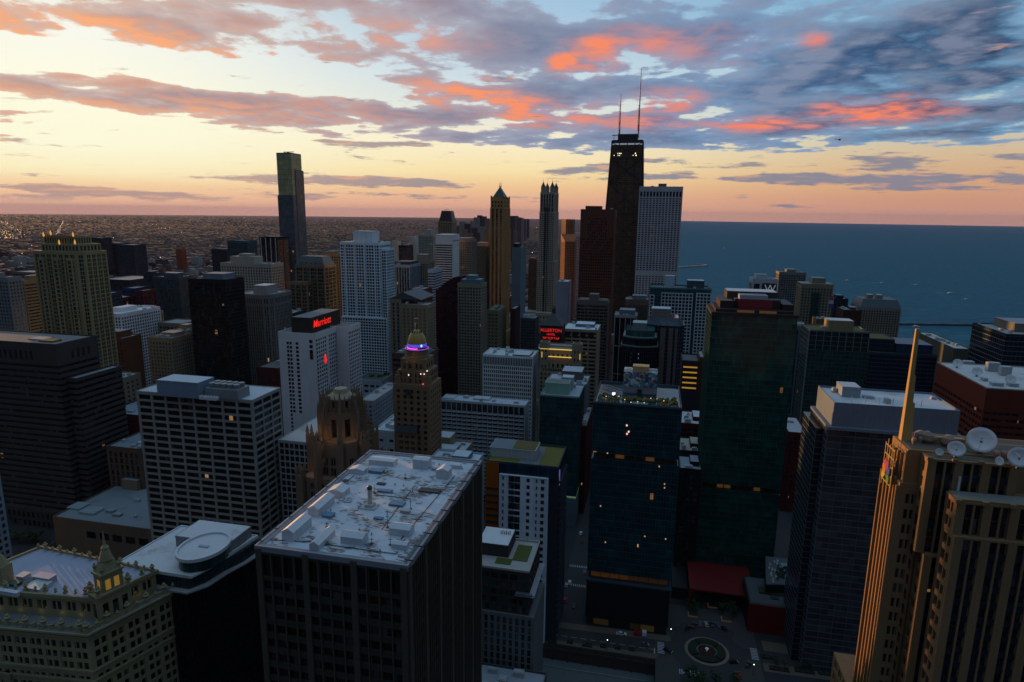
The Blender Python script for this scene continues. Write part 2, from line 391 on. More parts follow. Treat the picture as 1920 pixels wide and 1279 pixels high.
def windows(root, panes, glass, cap=100):
    if not panes: return
    L = ORG[root.name]
    def score(t):
        dx, dy, dz = -t[0], -t[1], HC-t[2]; d = math.sqrt(dx*dx+dy*dy+dz*dz)
        px, py = proj(t[:3]); out = 0 if -10 < px < 1930 and py < 1290 else 1
        return (out, -(t[6][0]*dx+t[6][1]*dy)/d*t[3]*t[4]/d/d)
    panes = sorted(panes, key=score)
    for x, y, z, w, h, u, n in panes[:cap]:
        key = (round(w, 2), round(h, 2), glass.name)
        me = PANE.get(key)
        if me is None:
            b = MB(); b.obox((0, 0), (1, 0), (0, -1), -w/2, w/2, -.05, 0, -h/2, h/2)
            me = bpy.data.meshes.new('window'); me.from_pydata(b.v, [], b.f); me.materials.append(glass); PANE[key] = me
        o = bpy.data.objects.new('window', me); COL.objects.link(o); o.parent = root
        o.location = (x-L[0], y-L[1], z-L[2]); o.rotation_euler = (0, 0, math.atan2(u[1], u[0]))
    if len(panes) > cap:
        b = MB()
        for x, y, z, w, h, u, n in panes[cap:]:
            b.add([(x-u[0]*w/2, y-u[1]*w/2, z-h/2), (x+u[0]*w/2, y+u[1]*w/2, z-h/2), (x+u[0]*w/2, y+u[1]*w/2, z+h/2), (x-u[0]*w/2, y-u[1]*w/2, z+h/2)], [(0, 1, 2, 3)])
        b.build('window', glass, root, kind='stuff')
def glassbox(root, poly, z0, z1, mat, mull, bay=1.6, fl=3.6, mv=.10, mh=.3, out=.10, every=1, name='curtain_wall', vis=True):
    poly = ccw(poly); g = MB(); g.prism(poly, z0, z1); g.build(name, mat, root)
    mb = MB()
    for p, u, n, w in edges(poly):
        if vis and not sees((p[0]+u[0]*w/2, p[1]+u[1]*w/2), n): continue
        nb = max(1, round(w/bay)); nf = max(1, round((z1-z0)/fl))
        if mv:
            for i in range(nb+1):
                a = min(max(w*i/nb, mv/2), w-mv/2); mb.obox(p, u, n, a-mv/2, a+mv/2, 0.003, out, z0, z1)
        if mh:
            for j in range(0, nf+1, every):
                z = z0+(z1-z0)*j/nf; mb.obox(p, u, n, 0, w, 0.002, out*.6, max(z0, z-mh/2), min(z1+.05, z+mh/2))
    mb.build('mullions', mull, root)
def roof(root, poly, z, mat, pmat, par=1.0, t=.4, units=0, seed=0, umat=None):
    poly = ccw(poly); i = inset(poly, t)
    b = MB(); b.prism(i, z-.3, z+.04); b.build('roof', mat, root)
    if par:
        b = MB(); n = len(poly)
        for a in range(n):
            c = (a+1) % n
            b.prism([poly[a], poly[c], i[c], i[a]], z+.002, z+par)
        b.build('parapet', pmat, root)
    if units:
        r = random.Random(seed); xs = [p[0] for p in i]; ys = [p[1] for p in i]
        um = umat or plain('metal_housing', (.36, .38, .40), .5)
        done = []
        for _ in range(units*6):
            if len(done) >= units: break
            w, d, h = r.uniform(1.5, 5), r.uniform(1.5, 4), r.uniform(1, 2.6)
            x, y = r.uniform(min(xs)+w, max(xs)-w), r.uniform(min(ys)+d, max(ys)-d)
            if any(abs(x-q[0]) < (w+q[2])/2+.5 and abs(y-q[1]) < (d+q[3])/2+.5 for q in done+BUSY.get(root.name, [])): continue
            done.append((x, y, w, d)); b = MB(); b.box(x-w/2, x+w/2, y-d/2, y+d/2, z+.05, z+h); b.box(x-w*.35, x+w*.35, y-d*.35, y+d*.35, z+h, z+h+.25)
            b.build('rooftop_unit', um, root)
BUSY = {}
def house(root, x0, x1, y0, y1, z0, z1, mat, rmat=None, name='penthouse', ledge=.25, louvre=False):
    b = MB(); b.box(x0, x1, y0, y1, z0, z1-.5); b.box(x0-.12, x1+.12, y0-.12, y1+.12, z1-.5, z1)
    if louvre:
        k = max(2, int((z1-z0)/.9))
        for j in range(k):
            z = z0+(j+.5)*(z1-z0-.8)/k; b.box(x0-.06, x1+.06, y0-.06, y1+.06, z, z+.3)
    o = b.build(name, mat, root)
    r = MB(); r.box(x0+.25, x1-.25, y0+.25, y1-.25, z1, z1+.05); q = r.build('roof', rmat or roofmat(), root)
    q.parent = o
    BUSY.setdefault(root.name, []).append(((x0+x1)/2, (y0+y1)/2, x1-x0+1, y1-y0+1))
    return o

# ------------------------------------------------------------------ towers placed on the street grid
FOOT = []
GD = pane((.014, .020, .025), .0012); GG = pane((.020, .058, .052), .001); GB = pane((.016, .038, .058), .001); GW = pane((.02, .02, .02), .0, .4)
MUL = plain('mullion', (.05, .055, .06), .5); MULW = plain('pale_mullion', (.30, .32, .34), .6)
def place(y, xl, yl, xr, z=None):
    A = aty(xl, yl, y)
    return A[0], solve_x(xr, y, A[2]), A[2]
def tower(name, label, y, xl, yl, xr, d, col=BEIGE, glass=None, ph=((.3, .7, .3, .7, 5),), rm=None, units=3, cap=60, z0=0, cw=None, phcol=None, top=2.5, cat='tower', group=None, mull=None, win=True, par=1.0, **st):
    x0, x1, z1 = place(y, xl, yl, xr)
    FOOT.append((x0-4, x1+4, y-4, y+d+4))
    root = thing(name, label, cat, ((x0+x1)/2, y+d/2, z0), group)
    P = rect(x0, x1, y, y+d); wm = wall(col)
    if cw:
        a, b_, bay, fl = cw[:4]; kw = dict(cw[4]) if len(cw) > 4 else {}
        gm = curtain(a, b_, bay, fl, kw.pop('lit', .004), patch=kw.pop('patch', 1.0))
        glassbox(root, P, z0, z1-top, gm, mull or MUL, bay, fl, **kw)
        b = MB(); b.prism(inset(P, -.15), z1-top, z1); b.build('cornice', wm, root)
    else:
        wb = MB(); pn = facade(root, wb, P, z0, z1, top=top, **st); wb.build('wall', wm, root)
        if win: windows(root, pn, glass or GD, cap)
    rmat = rm or roofmat(ROOFG, .3)
    pc = wall(phcol or col)
    for f in ph:
        house(root, x0+(x1-x0)*f[0], x0+(x1-x0)*f[1], y+d*f[2], y+d*f[3], z1+.05, z1+f[4], pc, rmat, louvre=len(f) > 5)
    roof(root, P, z1, rmat, wm, par, units=units, seed=int(xl*7+yl))
    root['_z'] = z1; root['_r'] = (x0, x1, y, y+d)
    return root
def lateral(n): return abs(n[0]) > .5

def build_left():
    T = tower
    T('apartment_tower', 'narrow pale tower slice with teal glass corner at the left edge of the picture', 480, -60, 520, 14, 14, (.24, .25, .26), GG, bay=3.4, fl=3.3, pw=.4, sh=.4)
    T('office_tower', 'sandy yellow office tower with banded east side, standing left of the tall crenellated yellow tower', 560, 20, 527, 45, 38, (.33, .25, .13), GD, bay=2.6, fl=3.5, pw=.42, sh=.45, over=[(lateral, dict(pw=.0, sh=.5))])
    T('apartment_tower', 'brown brick tower with blank tan side wall, in front of a white grid slab', 470, 184, 634, 229, 22, (.15, .085, .05), GD, ((.1, .75, .2, .8, 6),), units=4, bay=3.2, fl=3.1, pw=.38, sh=.36, over=[(lateral, dict(blank=True))])
    T('apartment_tower', 'white grid apartment slab with white roof behind the brown brick tower', 520, 181, 588, 226, 52, (.68, .71, .74), GB, ((.1, .5, .3, .7, 4),), roofmat(ROOFW), bay=3.2, fl=3.1, pw=.34, sh=.34)
    T('apartment_tower', 'tan tower with orange brown penthouse behind the white grid slab', 600, 224, 588, 269, 30, (.36, .25, .14), GD, ((.35, .9, .2, .8, 7),), phcol=(.38, .19, .10), bay=3.0, fl=3.2, pw=.5, sh=.25)
    T('apartment_tower', 'beige tower with two roof levels and small square windows, left of the black glass tower', 450, 277, 634, 321, 24, (.31, .27, .19), GG, ((.2, .8, .4, .9, 3.5),), units=5, bay=2.9, fl=3.1, pw=.5, sh=.45)
    T('apartment_tower', 'taller rear wing of the beige two level tower, left of the black glass tower', 476, 318, 621, 352, 22, (.31, .27, .19), GG, units=3, bay=2.9, fl=3.1, pw=.5, sh=.45)
    T('apartment_tower', 'grey green glass tower with thin balcony lines far behind the beige two level tower', 760, 287, 520, 336, 28, (.10, .12, .13), GG, ((.3, .8, .2, .8, 6),), bay=2.6, fl=3.1, pw=.12, sh=.3)
    T('apartment_tower', 'dark slab standing just left of the grey green glass tower', 800, 268, 513, 287, 26, (.06, .065, .075), GG, ((.1, .6, .2, .8, 3),), bay=2.6, fl=3.1, pw=.12, sh=.3)
    t = T('apartment_tower', 'black glass tower with pale reflecting panes, left of the ribbed tower with rounded corners', 460, 352, 524, 423, 24, (.035, .033, .032), pane((.010, .012, .015), .004, .14), ((.3, .85, .2, .85, 5),), phcol=(.22, .25, .29), bay=2.4, fl=3.1, pw=.14, sh=.26, cap=100)
    T('apartment_tower', 'cream and glass apartment block with alternating window stripes and stepped penthouse, behind the ribbed tower', 640, 413, 494, 509, 24, (.42, .40, .34), GG, ((.15, .62, .2, .9, 8), (.3, .5, .3, .8, 11)), bay=3.1, fl=3.1, pw=.42, sh=.36,
      over=[(lambda n: n[1] < -.5, dict(bay=3.3))])
    # ribbed tower with rounded shoulders
    x0, x1, z1 = place(520, 440, 552, 505); y0, y1 = 520, 556; c = 7
    FOOT.append((x0-4, x1+4, y0-4, y1+4))
    r = thing('apartment_tower', 'ribbed grey tower with rounded corners, in front of the cream and glass block', 'tower', ((x0+x1)/2, 538, 0))
    P = [(x0+c, y0), (x1-c, y0), (x1-c*.3, y0+c*.3), (x1, y0+c), (x1, y1), (x0, y1), (x0, y0+c), (x0+c*.3, y0+c*.3)]
    wb = MB(); pn = facade(r, wb, P, 34, z1-9, bay=2.3, fl=3.2, pw=.40, sh=.12, top=1.5, pd=.5); pn += facade(r, wb, inset(P, -1.0), 0, 34, bay=4, fl=4, pw=.3, sh=.35)
    pn += facade(r, wb, inset(P, -.4), z1-9, z1, bay=2.3, fl=5, pw=.4, sh=.3, top=2.0)
    wb.build('wall', wall((.24, .23, .21)), r); windows(r, pn, GG, 60); roof(r, inset(P, -.4), z1, roofmat(ROOFG), wall((.30, .29, .27)), 1.0, units=2)
    house(r, x0+14, x1-8, y0+8, y1-10, z1, z1+8, wall((.34, .32, .31)))
    # black slab with white stripes
    r = T('office_tower', 'black slab with thin white vertical stripes standing beside the tallest glass tower', 800, 486, 446, 519, 30, (.02, .022, .026), GD, ((.1, .9, .2, .8, 2),), bay=12, fl=3.6, pw=.02, sh=.1)
    z = r['_z']; a, b, y, _ = r['_r']; mb = MB()
    for i in range(4): mb.box(a+(b-a)*(i+.3)/3.6-.35, a+(b-a)*(i+.3)/3.6+.35, y-.5, y-.02, 0, z)
    mb.build('white_stripes', wall((.6, .6, .6)), r)
    # tallest glass tower
    x0, x1, z1 = place(840, 518, 288, 545); y0 = 840; FOOT.append((x0-8, x1+30, y0-6, y0+46))
    r = thing('glass_tower', 'tallest glass tower on the left, two offset slabs with a small roof crane', 'tower', (x0+18, y0+16, 0))
    zs = aty(519, 366, y0)[2]; ze = aty(566, 320, y0+8)[2]; xe = solve_x(569, y0+30, ze); ml = plain('bronze_line', (.06, .07, .06), .4)
    gA, gB = curtain((.32, .33, .18), (.62, .60, .32), 2.2, 3.5, .001, .1), curtain((.07, .10, .12), (.17, .21, .25), 2.2, 3.5, .001, .1)  # upper glass has a golden sunset reflection painted into its base colour
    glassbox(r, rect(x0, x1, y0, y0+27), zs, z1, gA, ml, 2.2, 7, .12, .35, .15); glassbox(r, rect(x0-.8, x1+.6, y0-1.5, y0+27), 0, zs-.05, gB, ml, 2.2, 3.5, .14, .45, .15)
    glassbox(r, rect(x1+.65, xe, y0+8, y0+30), 0, ze, gB, ml, 2.2, 3.5, .14, .4, .15)
    roof(r, rect(x0, x1, y0, y0+27), z1, roofmat(ROOFD), ml, 1.2); roof(r, rect(x1+.65, xe, y0+8, y0+30), ze, roofmat(ROOFD), ml, 1.0)
    m = MB(); m.box(x0+12, x0+14, y0+8, y0+10, z1, z1+2.4); m.box(x0+6, x0+22, y0+8.6, y0+9.4, z1+2.4, z1+3.3); m.box(x0+7, x0+8, y0+8.6, y0+9.4, z1+.1, z1+2.3); m.build('roof_crane', plain('dark_rail', (.03, .03, .035), .5), r)
    # brown and green stepped tower
    x0, x1, z1 = place(640, 553, 497, 608); y0 = 640; d = 26
    FOOT.append((x0-14, x1+4, y0-10, y0+d+6))
    r = thing('apartment_tower', 'tan stone tower with green glass bays and slate mansard roof, beside the white grid tower', 'tower', ((x0+x1)/2, y0+d/2, 0))
    wb = MB(); P = rect(x0, x1, y0, y0+d); xl, _, zl = place(632, 545, 529, 590)
    pn = facade(r, wb, P, 0, z1, bay=9.2, fl=4, pw=.16, sh=.2, sub=3, top=2.5)
    pn += facade(r, wb, rect(xl, xl+22, 628, 639.9), 0, zl, bay=7, fl=4, pw=.22, sh=.2, sub=2, top=2.5)
    wb.build('wall', wall((.27, .19, .12)), r); windows(r, pn, pane((.012, .045, .038), .002, .1), 80)
    m = MB(); q = inset(P, 4.5); m.prism(inset(P, .3), z1, z1+9, q); m.prism(q, z1+9, z1+9.6); m.build('mansard_roof', plain('slate', (.07, .10, .11), .6), r)
    m = MB()
    for i in range(5): m.box(x0+5+i*6, x0+7.5+i*6, y0+.5, y0+3.5, z1, z1+4)
    m.build('dormers', wall((.27, .19, .12)), r)
    roof(r, rect(xl, xl+22, 628, 639.9), zl, roofmat(ROOFG), wall((.27, .19, .12)), 1)
    T('apartment_tower', 'yellowish tower with blank tan flank, partly hidden behind the tall white grid tower', 720, 607, 476, 648, 26, (.34, .25, .13), GD, ((.0, .35, .1, .9, 3),), bay=3, fl=3.2, pw=.4, sh=.3)
    x0, x1, z1 = place(722, 618, 476, 640); 
    # tall white grid tower
    x0, x1, z1 = place(640, 637, 456, 711); y0, d = 640, 30
    FOOT.append((x0-6, x1+14, y0-10, y0+d+10))
    r = thing('apartment_tower', 'tall white grid tower with plain white rooftop box, behind the red signed hotel', 'tower', ((x0+x1)/2, y0+d/2, 0))
    wb = MB(); wm = wall((.70, .76, .80)); z2 = z1-6
    pn = facade(r, wb, rect(x0, x1, y0, y0+d), 30, z1, bay=3.0, fl=3.2, pw=.22, sh=.30, top=1.2, sub=1)
    pn += facade(r, wb, rect(x1+.05, x1+6, y0+4, y0+d-3), 30, z2, bay=3, fl=3.2, pw=.22, sh=.3, top=1)
    zs = aty(640, 592, y0)[2]
    pn += facade(r, wb, rect(x0-.0, x1+7.5, y0-2.6, y0-.05), 30, zs, bay=3.0, fl=3.2, pw=.22, sh=.3, top=1)
    wb.build('wall', wm, r); windows(r, pn, pane((.012, .018, .022), .003, .2), 100)
    m = MB()
    for i in range(4): xx = x0+(x1-x0)*(i+.5)/4; m.box(xx-.45, xx+.45, y0-.55, y0-.01, zs, z1-1.3)
    m.build('facade_rib', wm, r)
    roof(r, rect(x0, x1, y0, y0+d), z1, roofmat(ROOFG), wm, 1.4, units=4); roof(r, rect(x1+.05, x1+6, y0+4, y0+d-3), z2, roofmat(ROOFG), wm)
    house(r, x0+13, x0+35, y0+6, y0+24, z1, z1+13, wall((.70, .74, .77)))
    pm = MB(); xa, xb, za = place(600, 668, 712, 716); pd_ = facade(r, pm, rect(xa, xb, 600, 632), 0, za, bay=6, fl=6, pw=.3, sh=.55, top=3); pm.build('podium', wall((.50, .54, .58)), r); windows(r, pd_, GD, 20)
    roof(r, rect(xa, xb, 600, 632), za, roofmat((.10, .13, .10)), wall((.5, .54, .58)), 1.2, units=5, umat=plain('planting', (.04, .06, .03), .9))
    T('low_building', 'pale low block with brown roof patch below the white grid tower podium', 470, 672, 752, 700, 60, (.38, .40, .43), GD, (), roofmat((.42, .40, .40), .8), units=3, bay=3.4, fl=3.6, pw=.5, sh=.55, cat='building')
    T('office_tower', 'white blank slab like a chimney beside a black block, right of the white rooftop box', 900, 734, 453, 745, 14, (.46, .44, .38), GD, (), blank=True, units=0, win=False)
    T('office_tower', 'black block standing right of the white chimney like slab', 905, 745.5, 461, 763, 26, (.03, .035, .045), GB, (), bay=3, fl=3.4, pw=.1, sh=.3)
    T('office_tower', 'black office block with white vertical fins, right of the white grid tower', 760, 727, 497, 768, 46, (.40, .42, .45), GB, ((.2, .9, .2, .8, 4),), rm=roofmat(ROOFD), phcol=(.10, .11, .13), bay=3.4, fl=3.6, pw=.22, sh=.0)
    T('apartment_tower', 'beige stepped tower with raised centre between the finned black block and the striped white tower', 800, 769, 490, 803, 24, (.33, .28, .21), GD, ((.3, .85, .2, .8, 9),), bay=2.8, fl=3.2, pw=.42, sh=.34)
    T('apartment_tower', 'far pale green grid slab behind the beige stepped tower', 1100, 784, 440, 812, 30, (.36, .42, .38), GG, ((.3, .8, .2, .8, 9),), bay=2.8, fl=3, pw=.3, sh=.3)
    T('apartment_tower', 'small plain white slab left of the far pale green grid slab', 1120, 766, 445, 777, 40, (.48, .50, .52), GG, (), blank=True, win=False, units=0)
    T('apartment_tower', 'white curved balcony block at the foot of the black striped white tower', 720, 802, 507, 814, 30, (.50, .52, .55), GD, (), bay=6, fl=3.1, pw=0, sh=.5)
    T('hotel_tower', 'white tower with black horizontal stripes and solid white crown, beside the green and beige tower', 850, 816.5, 452, 848, 34, (.72, .71, .70), GD, ((-.01, 1.0, .02, 1.0, 9),), roofmat(ROOFW), top=4, bay=12, fl=3.3, pw=0.0, sh=.42, over=[(lateral, dict(blank=True, pw=1))], phcol=(.72, .71, .70))
    T('apartment_tower', 'beige and green glass tower with crown band, right of the black striped white tower', 900, 851, 450, 884, 30, (.33, .27, .22), pane((.014, .05, .042), .004, .1), ((.1, .9, .1, .9, 3),), bay=3.2, fl=3.3, pw=.3, sh=.26)
    T('office_tower', 'green dark block with plain pale crown, right of the beige and green glass tower', 1000, 893, 463, 911, 26, (.10, .16, .15), GG, ((.0, .9, .0, .9, 7),), phcol=(.40, .33, .26), bay=3, fl=3.4, pw=.16, sh=.3)
    # gabled beige block and its ribbed neighbour
    r = T('office_tower', 'beige block with gable front and dark slanted roof, right of the white grid tower', 568, 731, 562, 752, 40, (.32, .26, .20), GB, (), bay=5, fl=3.6, pw=.5, sh=.2, units=0)
    a, b, y, y2 = r['_r']; z = r['_z']; m = MB(); mid = (a+b)/2
    m.add([(a, y, z+1), (b+20, y, z+1), (mid+8, y, z+7.5), (a, y2, z+1), (b+20, y2, z+1), (mid+8, y2, z+7.5)], [(0, 1, 2), (5, 4, 3), (0, 2, 5, 3), (2, 1, 4, 5), (1, 0, 3, 4)])
    m.build('gable_roof', plain('slate', (.06, .07, .08), .6), r)
    T('hotel_tower', 'ribbed beige hotel block with comb like roofline, right of the gabled block', 560, 752, 572, 801, 22, (.34, .27, .18), GD, (), bay=4.2, fl=3.3, pw=.46, sh=.25, sub=2, mw=.5, units=2)
    T('low_building', 'red brown brick block with flat roof behind the ribbed beige hotel', 620, 764, 543, 795, 26, (.20, .075, .05), GD, (), bay=4, fl=4, pw=.6, sh=.6, cat='building')
    # dark red tower with curved stepped shoulder
    r = thing('office_tower', 'dark red tower with a stepped curving shoulder, left of the teal crowned beige tower', 'tower', (-229, 705, 0))
    wb = MB(); pn = []; n = 9; FOOT.append((-245, -205, 685, 730))
    x0, _, zl = place(690, 817, 546, 850); _, x1, zr = place(690, 817, 517, 864)
    for i in range(n):
        xa, xb = x0+(x1-x0)*i/n, x0+(x1-x0)*(i+1)/n; zt = zl+(zr-zl)*math.sin((i+.5)/n*math.pi/2)
        if i: xa += .02
        pn += facade(r, wb, rect(xa, xb-.02, 690, 716), 0, zt, bay=3, fl=3.7, pw=.3, sh=.42, top=1)
    wb.build('wall', wall((.085, .020, .024)), r); windows(r, pn, GD, 50)
    T('low_building', 'banded reddish brown block with blue rooftop tanks, behind the gold dome', 430, 735, 664, 800, 26, (.15, .085, .075), GD, ((.4, .6, .3, .6, 4), (.75, .95, .2, .6, 3)), rm=roofmat(ROOFD), phcol=(.25, .34, .40), units=8, bay=9, fl=3.8, pw=0, sh=.55, cat='building')
    T('low_building', 'dark red brick block between the ribbed tower and the hotel with the red roof sign', 420, 480, 690, 522, 30, (.12, .035, .035), GD, (), bay=5, fl=4, pw=.7, sh=.7, rm=roofmat(ROOFD), cat='building')
    T('apartment_tower', 'small dark grey block wedged behind the hotel with the red roof sign', 560, 519, 588, 548, 26, (.05, .065, .075), GG, (), bay=3, fl=3.2, pw=.2, sh=.3)
    T('low_building', 'tan box with few windows between the grey banded block and the white gridded office block', 400, 186, 711, 222, 22, (.29, .24, .17), GD, (), roofmat((.38, .42, .46)), bay=5, fl=3.6, pw=.6, sh=.5, cat='building', cap=20)
    T('low_building', 'dark red brick warehouse with flat grey roof left of the white gridded office block', 380, 193, 775, 258, 34, (.16, .03, .028), GD, (), roofmat((.26, .32, .38)), bay=5, fl=4, pw=.6, sh=.6, cat='building', cap=20)
    r = T('low_building', 'brown pilaster block with many white roof fans, left of the white gridded office block', 340, 199, 838, 262, 34, (.16, .11, .075), GD, (), roofmat((.20, .24, .28)), units=9, bay=4, fl=4.5, pw=.45, sh=.15, cat='building', cap=20)
    # grey banded office block at the left edge, with chamfered corner
    x0, x1, z1 = place(330, -80, 636, 104)
    x0 -= 12; P = [(x0, 330), (x1, 330), (x1, 362), (x0, 362)]; FOOT.append((x0, x1+12, 322, 372))
    r = thing('office_tower', 'dark grey office block with horizontal bands and notched corner at the left edge', 'tower', ((x0+x1)/2, 346, 0))
    wm = wall((.095, .085, .082)); wb = MB()
    pn = facade(r, wb, P, 14, z1-12, bay=2.8, fl=4.05, pw=.0, sh=.55, pd=.5, top=.6)
    zt = aty(180, 712, 338)[2]
    Q = rect(x1+.02, x1+7.5, 335, 372); pn += facade(r, wb, Q, 14, zt, bay=2.8, fl=4.05, pw=0, sh=.55, pd=.5, top=.6)
    pn += facade(r, wb, inset(P, .3), z1-12, z1, bay=4.2, fl=7.5, pw=.55, sh=.3, top=3.5, skip=lambda n, i, nb, j, nf: abs(i-nb/2) > nb*.30)
    pn += facade(r, wb, [(x0, 329), (x1+7, 329), (x1+8, 373), (x0, 373)], 0, 14, bay=4, fl=6, pw=.4, sh=.3, top=2.0)
    wb.build('wall', wm, r); windows(r, pn, pane((.010, .011, .014), .002, .12), 100)
    roof(r, inset(P, .3), z1, roofmat((.22, .21, .20), .3), wm, .9, units=0); roof(r, Q, zt, roofmat(ROOFG), wm, .8, units=0)
    m = MB(); m.box(x1-34, x1-22, 341, 349, z1+.05, z1+.8); m.build('roof_hatch', plain('hatch', (.30, .31, .33)), r)
    m = MB(); m.box(x1-21, x1-10, 337, 344, z1+.05, z1+1.1); m.build('planted_tray', plain('moss', (.10, .09, .03), .9), r)
    T('office_tower', 'pale narrow building edge at the far left above the tree lined street', 262, -110, 868, -30, 8, (.30, .36, .42), GB, (), bay=3, fl=4, pw=.4, sh=.4)
    # tall crenellated yellow tower
    x0, x1, z1 = place(400, 61, 470, 150); d = 24; y0 = 400; FOOT.append((x0-5, x1+8, y0-8, y0+d+5))
    r = thing('apartment_tower', 'tall yellow stone tower with green glass bays and a crenellated crown of small lamps', 'tower', ((x0+x1)/2, y0+d/2, 0))
    wb = MB(); col = (.40, .315, .18); wm = wall(col)
    P = [(x0, y0), (x1-4, y0), (x1, y0+4), (x1, y0+d), (x0, y0+d)]
    pn = facade(r, wb, P, 0, z1, bay=5.2, fl=3.1, pw=.30, sh=.22, sub=2, mw=.25, pd=.6, top=2.2)
    W = x1-x0
    for i, f in enumerate((.12, .42, .72)):
        a = x0+W*f; pn += facade(r, wb, [(a, y0-.02), (a+1, y0-2), (a+5.5, y0-2), (a+6.5, y0-.02)], 0, z1-5, bay=2.2, fl=3.1, pw=.2, sh=.25, pd=.25, top=1.5)
    zc = z1+5.5; C = rect(x0+W*.14, x1-W*.06, y0+2, y0+d-2)
    pn += facade(r, wb, C, z1+.05, zc, bay=3, fl=5, pw=.4, sh=.2, top=1)
    C2 = rect(x0+W*.14, x0+W*.80, y0+5, y0+d-4); pn += facade(r, wb, C2, zc, zc+5, bay=2.2, fl=5, pw=.42, sh=.1, top=.5)
    wb.build('wall', wm, r); windows(r, pn, pane((.022, .055, .045), .001, .25), 100)
    m = MB()
    for k in range(20):
        a = x0+W*.14+(W*.66)*k/19; m.box(a-.4, a+.4, y0+4.7, y0+5.7, zc+5, zc+6.6)
    m.build('crenellation', wm, r); roof(r, C2, zc+5, roofmat(ROOFD), wm, .5)
    for f, yy, zz in ((.2, 3, zc+6), (.33, 4, zc+7.2), (.55, 1.5, z1+6), (.80, 4, zc+6.4), (.88, 1.5, z1+6.4)):
        m = MB(); m.lathe([(.3, zz-1), (.7, zz), (.4, zz+1.8), (.08, zz+2.8)], x0+W*f, y0+yy, 8); m.build('roof_lamp', plain('amber_lamp', (.6, .3, .08), .5, 0, .6, (1, .50, .12)), r)

